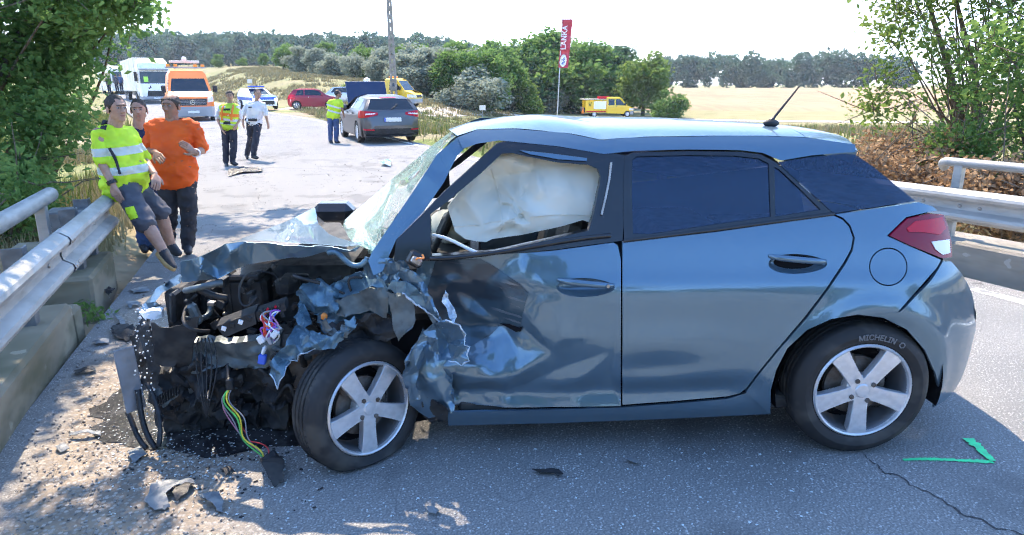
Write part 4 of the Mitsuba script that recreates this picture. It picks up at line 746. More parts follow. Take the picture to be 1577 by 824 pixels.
WP = np.array([(0.0, 0.158), (-0.022, 0.153), (-0.072, 0.120), (-0.082, 0.095), (-0.072, 0.068), (-0.016, 0.034), (-0.008, 0.0), (-0.016, -0.034), (-0.072, -0.068), (-0.082, -0.095), (-0.072, -0.120), (-0.022, -0.153), (0.0, -0.158)])
def beam(M, x0, x1, zc, bend=None, n=40):
    xs = np.linspace(x0, x1, n); pr = np.vstack([WP, WP[::-1] + [0.007, 0], WP[:1]])
    y = np.zeros(n) if bend is None else bend(xs)
    V = np.stack([np.broadcast_to(xs[:, None], (n, len(pr))), pr[None, :, 0] + y[:, None], np.broadcast_to(pr[None, :, 1] + zc, (n, len(pr)))], -1)
    m = gridmesh(V); return place(m, M)
def bolt(M, x, y, z, r=0.016):
    c = trimesh.creation.icosphere(1, r); c.vertices *= [1, 0.6, 1]; return place(move(c, x, y, z), M)
def barrier(M, x0, x1, posts, joints, label, zc=0.62, endbend=None):
    k = thing('crash_barrier', label, 'crash barrier')
    j = [x0, *joints, x1]
    for i in range(len(j) - 1): obj('rail', beam(M, j[i] - (0.16 if i else 0), j[i + 1], zc, (lambda x, i=i: 0 * x - 0.009 * (i % 2))), 'mat_galvanised', k, smooth=30)
    for x in posts:
        obj('post', place(cat([rbox(x - .05, x + .05, .10, .112, -.4, .76, .003), rbox(x - .05, x - .038, .10, .22, -.4, .76, .003), rbox(x - .05, x + .05, .012, .10, zc - .09, zc + .09, .004)]), M), 'mat_galvanised_dark', k)
        obj('bolt', bolt(M, x, -.012, zc), 'mat_steel', k)
    for x in joints:
        for dx in (-.12, -.04):
            for dz in (-.085, .085, ): obj('bolt', bolt(M, x + dx, -.086, zc + dz, .013), 'mat_steel', k, smooth=True)
    return k
bl = barrier(ML, -9.0, 3.36, (-7, -5, -3, -1.0, 1.25, 2.72, 3.25), (-6, -2.2, 1.72), 'worn galvanised crash barrier on the left that a man sits on')
br = barrier(MR, -6.5, 5.4, (-5.2, -3.2, -1.2, 0.62, 2.6, 4.6), (-4, -.35, 3.6), 'pale galvanised crash barrier on the right behind the car')
for x, m_ in ((.1, MR), (.28, MR)): obj('bolt', bolt(m_, x, -.012, .62, .018), 'mat_steel', br, smooth=True)
def handrail(M, x0, x1, y, z, posts, label, low=None, end=+1, rad=.045):
    k = thing('pedestrian_handrail', label, 'handrail'); e = x1 if end > 0 else x0; s = 1 if end > 0 else -1
    P = [(x0 if end > 0 else x1, y, z), (e - s * .10, y, z), (e - s * .02, y + .01, z - .005), (e + s * .02, y + .05, z - .03), (e + s * .02, y + .10, z - .07)]
    obj('top_rail', place(tube(np.array([P[0], *curve(P[1:], 8)]), rad, 12), M), 'mat_galvanised', k, smooth=40)
    for x in posts: obj('post', place(rbox(x - .04, x + .04, y - .04, y + .04, -.5, z - .02, .006), M), 'mat_galvanised', k)
    if low: obj('lower_rail', place(tube([(x0, y, low), (x1 - .35, y, low)], .028, 10), M), 'mat_galvanised', k, smooth=40)
handrail(ML, -9, 3.0, .32, .85, (-6, -3.5, -.9, 2.62), 'tubular grey handrail outside the left crash barrier', low=.50, rad=.062)
handrail(MR, -7, .62, .22, 1.0, (-5, -2.5, .45), 'tubular pale handrail outside the right crash barrier', end=1)
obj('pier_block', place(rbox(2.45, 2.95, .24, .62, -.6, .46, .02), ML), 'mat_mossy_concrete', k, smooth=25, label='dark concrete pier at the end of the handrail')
sp_ = thing('spacer_box', 'grey steel box bracket behind the left barrier rail', 'bracket'); obj('box', place(rbox(3.02, 3.34, .12, .42, .42, .68, .01), ML), 'mat_galvanised_dark', sp_); obj('leg', place(rbox(3.10, 3.22, .16, .30, -.4, .42, .01), ML), 'mat_galvanised_dark', sp_)

# ================================================================ TREES AND PLANTS
def leafmat(name, c, c2, tr=0.55, sc=1.2):
    scene['mat_' + name] = {'type': 'principledthin', 'base_color': proc(lambda p, n, uv: mix(c, c2, smoothstep(0.3, 0.7, 0.55 * fbm(p.x * sc, p.y * sc, p.z * sc, 3) + 0.45 * noise(p.x * 23, p.y * 23, p.z * 23)))), 'roughness': 0.45, 'eta': 1.4, 'diff_trans': tr}
leafmat('leaf_green', [0.195, 0.305, 0.085], [0.120, 0.215, 0.062], 1.0)
leafmat('leaf_near', [0.230, 0.370, 0.115], [0.140, 0.265, 0.085], 1.2, 2)
leafmat('leaf_bright', [0.210, 0.290, 0.075], [0.135, 0.215, 0.055], .9)
leafmat('leaf_silver', [0.400, 0.430, 0.340], [0.270, 0.310, 0.230], .7)
leafmat('leaf_dark', [0.095, 0.165, 0.075], [0.062, 0.120, 0.060], .7, .4)
leafmat('leaf_far', [0.110, 0.180, 0.115], [0.072, 0.130, 0.095], .7, .1)
leafmat('leaf_dry', [0.430, 0.300, 0.180], [0.300, 0.180, 0.100], .4, 3)
leafmat('grass_green', [0.130, 0.175, 0.045], [0.200, 0.205, 0.070], .5, .7)
leafmat('grass_dry', [0.330, 0.290, 0.165], [0.250, 0.215, 0.115], .4, .7)
mat('bark', varied([0.200, 0.165, 0.130], c2=[0.105, 0.085, 0.068], scale=14), 0.9, specular=0.1)
def leaves(P, size, rng, stretch=1.7, up=0.35):
    """A bent four-cornered leaf at every point."""
    n = len(P); a = rng.normal(0, 1, (n, 3)); a[:, 2] *= 0.7; a /= np.linalg.norm(a, axis=1, keepdims=True)
    b = rng.normal(0, 1, (n, 3)); b[:, :2] *= 1.0; nn = np.cross(a, b); nn[:, 2] = np.abs(nn[:, 2]) + up * np.linalg.norm(nn, axis=1); b = np.cross(nn, a); b /= np.linalg.norm(b, axis=1, keepdims=True) + 1e-9
    s = (size * rng.uniform(0.6, 1.35, n))[:, None]; nn = np.cross(a, b)
    L = a * s * stretch * 0.5; Wd = b * s * 0.5
    v = np.stack([P - L, P + Wd + nn * s * .12, P + L, P - Wd + nn * s * .12], 1).reshape(-1, 3); i = np.arange(n)[:, None] * 4
    return TM(v, np.vstack([i + [0, 1, 2], i + [0, 2, 3]]))
def blob_points(blobs, n, rng, shell=0.55):
    """Points in the outer part of several uneven balls (x, y, z, r)."""
    blobs = np.asarray(blobs, float); pr = blobs[:, 3] ** 2; w = rng.choice(len(blobs), n, p=pr / pr.sum())
    d = rng.normal(0, 1, (n, 3)); d /= np.linalg.norm(d, axis=1, keepdims=True); r = (1 - shell * rng.random(n) ** 1.4)
    lump = 0.72 + 0.55 * meshkit.noise(d * 2.1 + w[:, None] * 3.7) 
    return blobs[w, :3] + d * (blobs[w, 3] * r * lump)[:, None]
def clump(P, k, spread, rng):
    """Sprays of k leaves round each point."""
    return (P[:, None] + rng.normal(0, spread, (len(P), k, 3))).reshape(-1, 3)
def branches(base, tips, r0, rng, fork=0.35, n=7):
    ms = []
    for t in tips:
        t = np.asarray(t, float); mid = base + (t - base) * fork + np.array([*rng.normal(0, .12, 2), .15]) * np.linalg.norm(t - base) * .5
        ms.append(tube(curve([base, mid, t], n), np.linspace(r0 * rng.uniform(.35, .6), r0 * .06, n), 6))
    return ms
# far and middle trees: six crowns shaped once, used at many sizes
def tree_shape(seed, n, wide, leaf, k=3, low=0.12):
    r = np.random.default_rng(seed); bl_ = []
    for i in range(15):
        h = r.uniform(low, 1.0); rad = wide * (1 - ((h - 0.45) / 0.72) ** 2) ** 0.5 * r.uniform(.2, .75); a = r.uniform(0, 6.28)
        bl_.append((rad * math.cos(a), rad * math.sin(a), h * 0.86 + .04, r.uniform(.12, .24) * (1.15 - .45 * h)))
    bl_ += [(0, 0, .55, .26), (0, 0, .36, .26)]
    P = clump(blob_points(bl_, n, r), k, leaf * .8, r); P = P[P[:, 2] > 0.01]
    crown = leaves(P, leaf, r)
    tr_ = [tube(curve([(0, 0, -.05), (.01, .0, .25), (r.normal(0, .02), .01, .6), (0, 0, .85)], 8), np.linspace(.028, .006, 8), 7)]
    tr_ += branches(np.array([0, 0, .22]), [b[:3] for b in bl_[:9]], .022, r)
    return mikit.ply(crown), mikit.ply(cat(tr_), smooth=True)
SHAPES = [tree_shape(101, 2300, .42, .034), tree_shape(102, 2300, .36, .032), tree_shape(103, 2300, .50, .036), tree_shape(104, 2300, .33, .032)]
BUSHES = [tree_shape(111, 1500, .60, .052, low=.02), tree_shape(112, 1500, .75, .050, low=.02)]
def tree(name, px, ybase, ytop, D, shape, mt, label, group=None, cat_='tree', fat=1.0, r=None, P=None, H=None):
    if P is None:
        p = AT(px, ybase, D); P = np.array([p[0], p[1], float(land_z(p[0], p[1])) - .05]); top = AT(px, ytop, D)[2]; H = top - P[2]
    k = thing(name, label, cat_, group); a = (px * 37.0) % 360
    to = T().translate(P.tolist()).rotate([0, 0, 1], a).scale([H * fat, H * fat, H])
    obj('crown', shape[0], mt, k, to=to); obj('trunk', shape[1], 'mat_bark', k, to=to)
MID = [(338, 112, 84, 150, 0, 'g'), (375, 112, 88, 160, 2, 'g'), (408, 112, 82, 140, 1, 'g'), (437, 112, 68, 120, 3, 'g'), (462, 112, 72, 105, 0, 's'), (492, 118, 74, 98, 1, 's'), (518, 122, 78, 92, 2, 's'), (545, 126, 80, 86, 3, 's'), (566, 132, 76, 90, 0, 'g'), (592, 140, 72, 84, 1, 's'), (618, 142, 66, 92, 2, 'g'),
       (646, 150, 66, 80, 3, 's'), (668, 152, 74, 76, 0, 's'), (692, 158, 78, 74, 1, 'g'), (716, 160, 72, 78, 2, 's'), (742, 163, 80, 72, 0, 'g'), (768, 165, 72, 84, 1, 'g'), (790, 168, 66, 94, 2, 'd'), (818, 170, 58, 96, 3, 'g'), (846, 172, 50, 99, 0, 'g'), (882, 174, 54, 96, 2, 'g'), (915, 175, 70, 98, 0, 'g'), (945, 176, 80, 100, 1, 'd'), (965, 176, 90, 98, 3, 'g')]
NAMES = {'g': ('green broadleaf tree of the belt behind the side road', 'mat_leaf_green'), 's': ('silvery grey green olive willow in the tree belt', 'mat_leaf_silver'), 'd': ('dark green broadleaf tree in the belt behind the side road', 'mat_leaf_dark')}
MID += [(450, 112, 64, 150, 2, 'g'), (505, 118, 66, 130, 0, 'g'), (560, 126, 68, 125, 3, 'g'), (580, 140, 88, 80, 3, 's'), (630, 150, 84, 74, 0, 's'), (655, 152, 62, 110, 2, 'g'), (705, 160, 66, 112, 0, 'g'), (728, 162, 96, 70, 2, 's'), (756, 164, 64, 116, 1, 'g'), (802, 170, 60, 118, 3, 'g'), (866, 174, 44, 112, 2, 'g'), (930, 176, 72, 116, 0, 'd')]
ORD = ['leftmost', 'second', 'third', 'fourth', 'fifth', 'sixth', 'seventh', 'eighth', 'ninth', 'tenth', 'eleventh', 'twelfth', 'thirteenth', 'fourteenth', 'fifteenth', 'sixteenth', 'seventeenth', 'eighteenth', 'nineteenth', 'twentieth', 'twenty first', 'twenty second', 'twenty third', 'twenty fourth']
MID.sort(); seen = {'g': 0, 's': 0, 'd': 0}
for px, yb, yt, D, si, kd in MID:
    o_ = ORD[seen[kd]] + (' from the left' if seen[kd] else ''); seen[kd] += 1
    tree('broadleaf_tree' if kd != 's' else 'silver_tree', px, yb, yt, D, SHAPES[si], NAMES[kd][1], NAMES[kd][0] + ', ' + o_, 'trees of the belt, kind ' + {'g': 'green', 's': 'silver', 'd': 'dark'}[kd], fat=1.3 if kd == 'g' else 1.55)
tree('pale_tree', 990, 180, 78, 90, SHAPES[3], 'mat_leaf_bright', 'pale leafy tree to the right of the yellow crew cab truck', fat=1.25)
tree('round_bush', 812, 170, 118, 82, BUSHES[0], 'mat_leaf_bright', 'round bright green bush to the left of the flag pole', cat_='bush', fat=1.0)
tree('round_bush', 1035, 182, 138, 84, BUSHES[1], 'mat_leaf_green', 'low green bush at the foot of the pale tree', cat_='bush', fat=1.2)
tree('round_bush', 535, 146, 126, 60, BUSHES[1], 'mat_leaf_bright', 'small bright bush behind the man in the yellow vest', cat_='bush')
tree('grey_bush', 775, 168, 116, 84, BUSHES[0], 'mat_leaf_silver', 'grey bush left of the round bright bush', cat_='bush'); tree('grey_bush', 850, 174, 128, 92, BUSHES[1], 'mat_leaf_silver', 'grey bush right behind the flag pole', cat_='bush')
tree('grey_bush', 900, 176, 140, 92, BUSHES[0], 'mat_leaf_dark', 'dark bush behind the yellow crew cab truck', cat_='bush')
# behind the photographer: trees that the car's flank reflects
for i, (x, y, h) in enumerate(((-.2, -10.5, 8.5), (-3, -24, 8.5), (14, -22, 8), (22, -14, 7), (-16, -9, 7.5))): tree('roadside_tree', i * 71, 0, 0, 0, SHAPES[i % 4], 'mat_leaf_green', ('first', 'second', 'third', 'fourth', 'fifth')[i] + ' roadside tree behind the photographer', 'trees behind the photographer', fat=1.1, P=np.array([x, y, -.5]), H=h)
# woods on the skyline, one mass each
def wood(name, pts, H, n, leaf, mt, label, seed):
    r = np.random.default_rng(seed); bl_ = []
    for x, y in pts:
        z = float(land_z(x, y)); h = H * r.uniform(.75, 1.15)
        for q in range(5): bl_.append((x + r.normal(0, H * .18), y + r.normal(0, H * .18), z + h * r.uniform(.2, .85), H * r.uniform(.16, .30)))
        bl_.append((x, y, z + h * .78, H * .24))
    obj(name, leaves(blob_points(bl_, n, r, .35), leaf, r), mt, label=label, cat='wood', kind='stuff')
r = np.random.default_rng(77)
wood('distant_wood', [(AT(px, 120, D)[0] , D) for px in np.linspace(1015, 1400, 34) for D in (r.uniform(290, 320),)], 13.5, 26000, .95, 'mat_leaf_far', 'dark wood along the far edge of the wheat field', 5)
wood('roadside_wood', [(x, -46 + r.normal(0, 3)) for x in np.linspace(-70, 80, 44)], 6, 7000, .8, 'mat_leaf_green', 'line of trees behind the photographer, seen mirrored in the car', 8)
wood('hill_wood', [(AT(px, 120, D)[0], D) for px in np.linspace(90, 760, 90) for D in (r.uniform(300, 330), r.uniform(360, 400))], 14, 60000, 1.3, 'mat_leaf_far', 'woodland covering the low hill on the left skyline', 6)
# the big tree left of the bridge
def near_tree(key, tips, base, r0, n, k, leaf, mt, spread, seed, rad=(.5, .9), fork=.35):
    r = np.random.default_rng(seed); tips = np.asarray(tips, float)
    bl_ = [(*t, r.uniform(*rad)) for t in tips]; P = clump(blob_points(bl_, n, r, .8), k, spread, r)
    obj('trunk', cat(branches(np.asarray(base, float), tips, r0, r, fork, 10)), 'mat_bark', key, smooth=True)
    tw = [tube([t + r.normal(0, .08, 3), t + d_ * .55, t + d_], [.010, .006, .003], 5) for t in tips for d_ in r.normal(0, .42, (5, 3))]
    obj('twigs', cat(tw), 'mat_bark', key, kind='stuff')
    P = P[P[:, 2] > land_z(P[:, 0], P[:, 1]) + .02]
    obj('crown', leaves(P, leaf, r), mt, key)
def in_frame(n, x0, x1, y0, y1, D0, D1, r, keep=lambda x, y: True):
    out = []
    while len(out) < n:
        x, y, D = r.uniform(x0, x1), r.uniform(y0, y1), r.uniform(D0, D1)
        if keep(x, y): out.append(AT(x, y, D))
    return out
r = np.random.default_rng(31)
k1 = thing('leafy_tree', 'large dense leafy tree filling the left edge beside the bridge', 'tree')
edge_x = lambda y: np.interp(y, [-400, 0, 60, 100, 180, 260, 330], [205, 196, 140, 96, 62, 40, 45])
tips = in_frame(64, -320, 150, -330, 320, 7.6, 10.5, r, lambda x, y: x < edge_x(y) - 92) + [AT(x, y, D) for x, y, D in ((140, 4, 8.4), (178, -6, 8.2), (208, 2, 8.1), (112, 40, 8.5), (84, 78, 8.6), (74, 130, 8.4), (70, 190, 8.0), (40, 250, 7.8))]
tips = [t for t in tips if t[2] > -.3]
near_tree(k1, tips, (-8.4, 9.8, -1.0), .09, 13500, 6, .054, 'mat_leaf_near', .12, 32, (.26, .50))
k1 = thing('leafy_bush', 'green bush growing below the left handrail', 'bush')
near_tree(k1, in_frame(16, -150, 90, 262, 380, 6.6, 8.0, r, lambda x, y: x < 78), (-5.9, 7.4, -1.1), .06, 1900, 5, .05, 'mat_leaf_near', .09, 33, (.25, .4))
k1 = thing('roadside_tree', 'tree standing beside the left rail, its shade dappling the road edge', 'tree')
shade = [(-2.75, 2.9), (-2.9, 3.6), (-3.1, 4.2), (-3.3, 4.9), (-3.6, 5.6), (-2.6, 2.2), (-1.75, 2.3), (-3.0, 3.1), (-3.4, 4.0), (-3.8, 4.8), (-3.6, 8.2), (-3.2, 9.4), (-4.2, 8.8), (-2.75, 4.9), (-4.4, 6.6), (-4.6, 7.6)]
near_tree(k1, [np.array([x, y, 0]) + (r.uniform(3.7, 5.2)) * np.array([SUN[0], SUN[1], SUN[2]]) / SUN[2] for x, y in shade], (-6.8, 6.4, -1.2), .14, 1500, 6, .075, 'mat_leaf_green', .12, 35, (.24, .42))
# the thin trees at the right, with dry scrub below
k1 = thing('slender_tree', 'slender several stemmed tree with sparse leaves behind the right barrier', 'tree')
tips = in_frame(30, 1350, 1700, -200, 190, 10.5, 12.5, r, lambda x, y: x > np.interp(y, [-200, 0, 100, 190], [1330, 1365, 1370, 1345])) + [AT(1350, 155, 11.5), AT(1362, 120, 11.4), AT(1380, 60, 11.3), AT(1395, 20, 11.3), AT(1345, 175, 11.6)]
near_tree(k1, tips, AT(1500, 262, 11.6), .045, 1350, 5, .058, 'mat_leaf_bright', .12, 41, (.28, .55), fork=.5)
for P in ([(1497, 262), (1480, 200), (1467, 130), (1450, 70), (1432, 10), (1420, -60)], [(1510, 255), (1507, 190), (1502, 120), (1482, 40), (1470, -40)]):
    obj('stem', tube(curve([AT(x, y, 11.4) for x, y in P], 16), np.linspace(.075, .02, 16), 8), 'mat_bark', k1, smooth=True)
k1 = thing('slender_tree', 'darker leafy tree at the right edge of the view', 'tree')
near_tree(k1, in_frame(26, 1490, 1720, -120, 220, 9.0, 11, r), AT(1600, 280, 10), .045, 1300, 5, .060, 'mat_leaf_green', .12, 42, (.3, .55), fork=.45)
k1 = thing('green_scrub', 'leafy green scrub below the slender trees', 'bush')
near_tree(k1, in_frame(16, 1430, 1640, 190, 300, 9.6, 11, r, lambda x, y: x > 1440 + (y - 190) * .25), AT(1530, 330, 10.5), .05, 1300, 4, .06, 'mat_leaf_green', .09, 43, (.25, .45))
k1 = thing('dry_scrub', 'withered orange brown scrub on the bank behind the right barrier', 'bush')
near_tree(k1, in_frame(34, 1325, 1500, 222, 300, 9.4, 11.5, r), AT(1420, 330, 10.4), .05, 2400, 5, .05, 'mat_leaf_dry', .09, 44, (.22, .42))
k1 = thing('dry_scrub', 'withered brown scrub lying right behind the barrier post', 'bush')
near_tree(k1, in_frame(22, 1470, 1620, 270, 350, 8.2, 9.4, r), AT(1550, 380, 8.8), .05, 1500, 4, .05, 'mat_leaf_dry', .09, 45, (.18, .32))
# grass
def blades(pts, h, r, lean=.35, w=.012):
    n = len(pts); z = land_z(pts[:, 0], pts[:, 1]); a = r.uniform(0, 6.28, n); hh = h * r.uniform(.5, 1.4, n); d = np.stack([np.cos(a), np.sin(a)], 1)
    b = np.c_[pts, z]; s = np.c_[d[:, 1], -d[:, 0], np.zeros(n)] * (w * hh / h)[:, None]; tip = b + np.c_[d * (lean * hh * r.uniform(.2, 1.6, n))[:, None], hh]
    v = np.stack([b - s, b + s, tip], 1).reshape(-1, 3); return TM(v, np.arange(3 * n).reshape(-1, 3))
def field(name, n, box, h, mt, label, seed, w=.012, keep=lambda x, y: True, tuft=14):
    r = np.random.default_rng(seed); c = np.stack([r.uniform(box[0], box[1], n * 3), r.uniform(box[2], box[3], n * 3)], 1); q = meshkit.fbm(np.c_[c * .35, 0 * c[:, :1]], 3)
    c = c[(q > .42) & ~contains_xy(roadpoly.buffer(.12), c[:, 0], c[:, 1]) & keep(c[:, 0], c[:, 1])][:n]
    P = (c[:, None] + r.normal(0, .12 + h * .25, (len(c), tuft, 2))).reshape(-1, 2); P = P[~contains_xy(roadpoly.buffer(-.1), P[:, 0], P[:, 1])]
    obj(name, blades(P, h, r, w=w), mt, label=label, cat='grass', kind='stuff')
lft = lambda x, y: x < -0.385 * y - 1.4
field('verge_grass', 1500, (-11, -3.4, 5.2, 18), .24, 'mat_grass_dry', 'dry grass along the left verge beyond the bridge', 1, keep=lft)
field('verge_grass', 900, (-26, -5, 8, 40), .35, 'mat_grass_green', 'green grass on the left bank', 2, w=.02, keep=lambda x, y: x < -0.5 * y - 1)
field('meadow_grass', 2200, (-16, 26, 17, 62), .28, 'mat_grass_dry', 'dry straw coloured grass between the road and the side road', 3, w=.03, keep=lambda x, y: (x > -0.45 * y + 7))
field('meadow_grass', 900, (-16, 30, 17, 60), .34, 'mat_grass_green', 'green weeds between the road and the side road', 4, w=.03, keep=lambda x, y: (x > -0.45 * y + 7))
field('mound_grass', 3600, (-50, 0, 62, 130), .30, 'mat_grass_dry', 'tall dry grass on the mound behind the red car', 5, w=.05, keep=lambda x, y: (x > -0.55 * y + 9))
field('bank_grass', 500, (5.2, 12, 7, 16), .28, 'mat_grass_dry', 'dry grass on the bank right of the bridge', 6)
# ================================================================ OTHER VEHICLES (x forward, y left, z up)
def silhouette(pp, r=0.03):
    q = Polygon(pp).buffer(0); return q.buffer(-r).buffer(2 * r).buffer(-r) if r else q
def prism(q, axis, lo, hi):
    """Polygon extruded along an axis: its coordinates are (x, z) for 'y', (y, z) for 'x', (x, y) for 'z'."""
    out = []
    for g in getattr(q, 'geoms', [q]):
        m = extr(g.simplify(0.004), hi - lo); v = np.array(m.vertices)
        v = {'y': np.c_[v[:, 0], v[:, 2] + lo, v[:, 1]], 'x': np.c_[v[:, 2] + lo, v[:, 0], v[:, 1]], 'z': np.c_[v[:, 0], v[:, 1], v[:, 2] + lo]}[axis]
        f = m.faces[:, ::-1] if axis == 'y' else m.faces
        out.append(man(TM(v, f)))
    return m3.Manifold.batch_boolean(out, m3.OpType.Add) if len(out) > 1 else out[0]
class Vehicle:
    def __init__(s, name, label, pos, heading, side, front, top, paint, cat_='car', arches=(), arch_r=.36, group=None):
        s.k = thing(name, label, cat_, group); h = np.array([*heading, 0.0]); h /= np.linalg.norm(h); s.M = frame(pos, h, [-h[1], h[0], 0], [0, 0, 1]); s.sil = (side, front, top)
        B = s.shell(0.0)
        for x in arches: B = B - prism(Point(x, arch_r * .88).buffer(arch_r), 'y', -3, 3)
        core = None
        s.B = B; s.body = obj('body', place(unman(B), s.M), paint, s.k, smooth=32)
        for x in arches: s.part('wheel_house', prism(Point(x, arch_r * .88).buffer(arch_r * .96), 'y', -s.w * .86, s.w * .86) ^ s.shell(-.02), 'mat_dark_void')
    def shell(s, d):
        a, b, c = [silhouette(q) for q in s.sil]; a, b, c = [q.buffer(d, join_style=2) if d else q for q in (a, b, c)]
        x0, y0, x1, y1 = c.bounds; s.w = y1
        return prism(a, 'y', y0 - 1, y1 + 1) ^ prism(b, 'x', x0 - 1, x1 + 1) ^ prism(c, 'z', -1, 6)
    def part(s, name, m, mt, parent=None, smooth=30, label=None):
        m = unman(m) if isinstance(m, m3.Manifold) else m
        if len(m.faces): return obj(name, place(m, s.M), mt, parent or s.k, smooth=smooth, label=label)
    def skin(s, name, poly, axis, lo, hi, mt, d=0.006, parent=None, label=None):
        """A patch of the body's own surface, standing d proud: glass, lamps, grilles, trim."""
        return s.part(name, s.shell(d) ^ prism(Polygon(poly).buffer(0), axis, lo, hi), mt, parent, label=label)
    def sides(s, name, poly, mt, d=0.006): s.skin(name, poly, 'y', 0.3, 3, mt, d); s.skin(name, poly, 'y', -3, -0.3, mt, d)
    def wheels(s, xs, R, y, tw=.2, spokes=5, rim='mat_alloy', name='wheel'):
        for x in xs:
            for sg in (1, -1):
                t = lathe([(R * .62, 0.02), (R * .66, 0), (R * .90, 0.0), (R, .03), (R, tw - .03), (R * .9, tw), (R * .6, tw)], 32); M = frame([x, sg * y, R], [sg, 0, 0], [0, -sg, 0], [0, 0, 1])
                k = s.part(name, place(t, M), 'mat_rubber', smooth=30)
                d = [lathe([(R * .64, .01), (R * .58, .0), (R * .55, .03), (R * .5, .12)], 28), lathe([(0, .01), (R * .14, .015), (R * .15, .05)], 16)]
                for i in range(spokes):
                    b = rbox(-R * .085, R * .085, .015, .06, 0, R * .60, .008); b.apply_transform(rot(i * 2 * np.pi / spokes, [0, 1, 0])); d.append(b)
                s.part('rim', place(cat(d), M), rim, k); s.part('back_plate', place(lathe([(0, .10), (R * .6, .10)], 20), M), 'mat_dark_void', k)
    def box(s, name, *a, mt='mat_black_plastic', c=.01, parent=None, label=None): return s.part(name, rbox(*a, c), mt, parent, smooth=False, label=label)
    def text(s, txt, h, M, mt, parent=None, name='lettering'):
        m = meshkit.text_mesh(txt, h, .004, True); m.vertices[:, 0] -= m.vertices[:, 0].max() / 2; return s.part(name, place(m, M), mt, parent)
def carpaint(name, c, metallic=0.3): mat(name, c, .3, metallic=metallic, specular=.5, clearcoat=1.0, clearcoat_gloss=.96)
carpaint('paint_grey', [.095, .098, .108], .5); carpaint('paint_red', [.26, .012, .030]); carpaint('paint_white', [.80, .80, .80], 0); carpaint('paint_orange', [.86, .20, .030], 0); carpaint('paint_yellow', [.78, .50, .015], 0); carpaint('paint_silver', [.55, .57, .58], .5); carpaint('paint_blue', [.03, .10, .42], .2); carpaint('paint_navy', [.018, .026, .070], .3)
mat('car_glass', [.012, .018, .026], .04, specular=.7); mat('plate', [.75, .75, .73], .4); mat('blue_sign', [.02, .08, .5], .4); mat('beacon', [.85, .30, .02], .15, clearcoat=1.0); mat('hi_green', [.45, .85, .12], .6); mat('truck_grey', [.30, .31, .33], .5); mat('box_white', varied([.78, .76, .70], c2=[.62, .58, .48], scale=1.2), .5); mat('chrome', [.75, .75, .76], .12, metallic=1.0)

# grey estate with its bonnet up
gp = (G(570, 222) + G(640, 221)) / 2; gh = np.array([-.40, .917]); gpos = np.array([gp[0] + gh[0] * 1.0, gp[1] + gh[1] * 1.0, 0])
gs = [(-1.06, .30), (-1.10, .55), (-1.06, .80), (-.98, .98), (-.66, 1.32), (-.34, 1.41), (.5, 1.44), (1.2, 1.36), (2.05, .98), (2.3, .93), (3.05, .78), (3.25, .62), (3.28, .30), (3.1, .2), (-.9, .2)]
gf = [(-.91, .25), (-.92, .70), (-.88, .95), (-.62, 1.34), (-.42, 1.44), (.42, 1.44), (.62, 1.34), (.88, .95), (.92, .70), (.91, .25), (.85, .18), (-.85, .18)]
gt = [(-1.10, -.55), (-1.0, -.80), (-.7, -.90), (2.6, -.91), (3.1, -.75), (3.28, -.4), (3.28, .4), (3.1, .75), (2.6, .91), (-.7, .90), (-1.0, .80), (-1.10, .55)]
v = Vehicle('estate_car', 'dark grey hatchback seen from behind with its bonnet raised', gpos, gh, gs, gf, gt, 'mat_paint_grey', arches=(-.12, 2.52))
v.sides('side_window', [(-.35, 1.02), (-.30, 1.28), (.55, 1.36), (.62, 1.02)], 'mat_car_glass'); v.sides('side_window', [(.68, 1.02), (.68, 1.37), (1.15, 1.31), (1.85, 1.02)], 'mat_car_glass')
v.skin('rear_window', [(-.70, 1.02), (-.54, 1.32), (.54, 1.32), (.70, 1.02)], 'x', -1.3, -.2, 'mat_car_glass')
v.skin('brake_light', [(-.25, 1.345), (-.25, 1.37), (.25, 1.37), (.25, 1.345)], 'x', -1.3, -.2, 'mat_lamp_red', .012)
for sg in (1, -1):
    tl = v.skin('tail_light', [(sg * .42, .93), (sg * .42, .86), (sg * .92, .76), (sg * .95, .98), (sg * .75, .98)], 'x', -1.3, -.50, 'mat_lamp_red', .012)
    v.skin('lamp_bar', [(sg * .50, .915), (sg * .50, .89), (sg * .80, .86), (sg * .80, .905)], 'x', -1.3, -.6, 'mat_lamp_clear', .016, parent=tl)
    v.skin('reflector', [(sg * .55, .40), (sg * .85, .42), (sg * .85, .46), (sg * .55, .44)], 'x', -1.3, -.5, 'mat_lamp_red', .012)
    v.box('door_mirror', 1.35, 1.48, sg * 1.0 - .12, sg * 1.0 + .12, .98, 1.12, mt='mat_paint_grey', c=.03)
v.skin('bumper', [(-.8, .25), (-.85, .40), (-.6, .46), (.6, .46), (.85, .40), (.8, .25)], 'x', -1.3, -.6, 'mat_black_plastic', .008)
pk = v.box('number_plate', -1.125, -1.10, -.26, .26, .66, .78, mt='mat_plate', label='rear number plate with a blue strip'); v.box('plate_strip', -1.128, -1.10, .215, .259, .661, .779, mt='mat_blue_sign', c=.002, parent=pk)
v.part('wiper', tube([(-.99, 0, 1.02), (-.86, -.22, 1.17)], .012, 6), 'mat_black_plastic'); v.part('aerial', tube([(-.3, 0, 1.49), (-.42, 0, 1.62)], .01, 5), 'mat_black_plastic')
v.wheels((-.12, 2.52), .325, .90, spokes=10)
for x in (.35, 1.25): v.box('door_handle', x, x + .18, .89, .925, .86, .90, mt='mat_paint_grey', c=.008)
v.part('bonnet', place(rbox(-.95, 0, -.68, .68, -.03, .03, .02), rot(-1.12, [0, 1, 0], (2.15, 0, .98)) @ rot(math.pi, [0, 0, 1])), 'mat_paint_navy', label='raised dark bonnet')
v.box('engine', 2.2, 3.0, -.6, .6, .6, .86, mt='mat_dirty_black', c=.05)

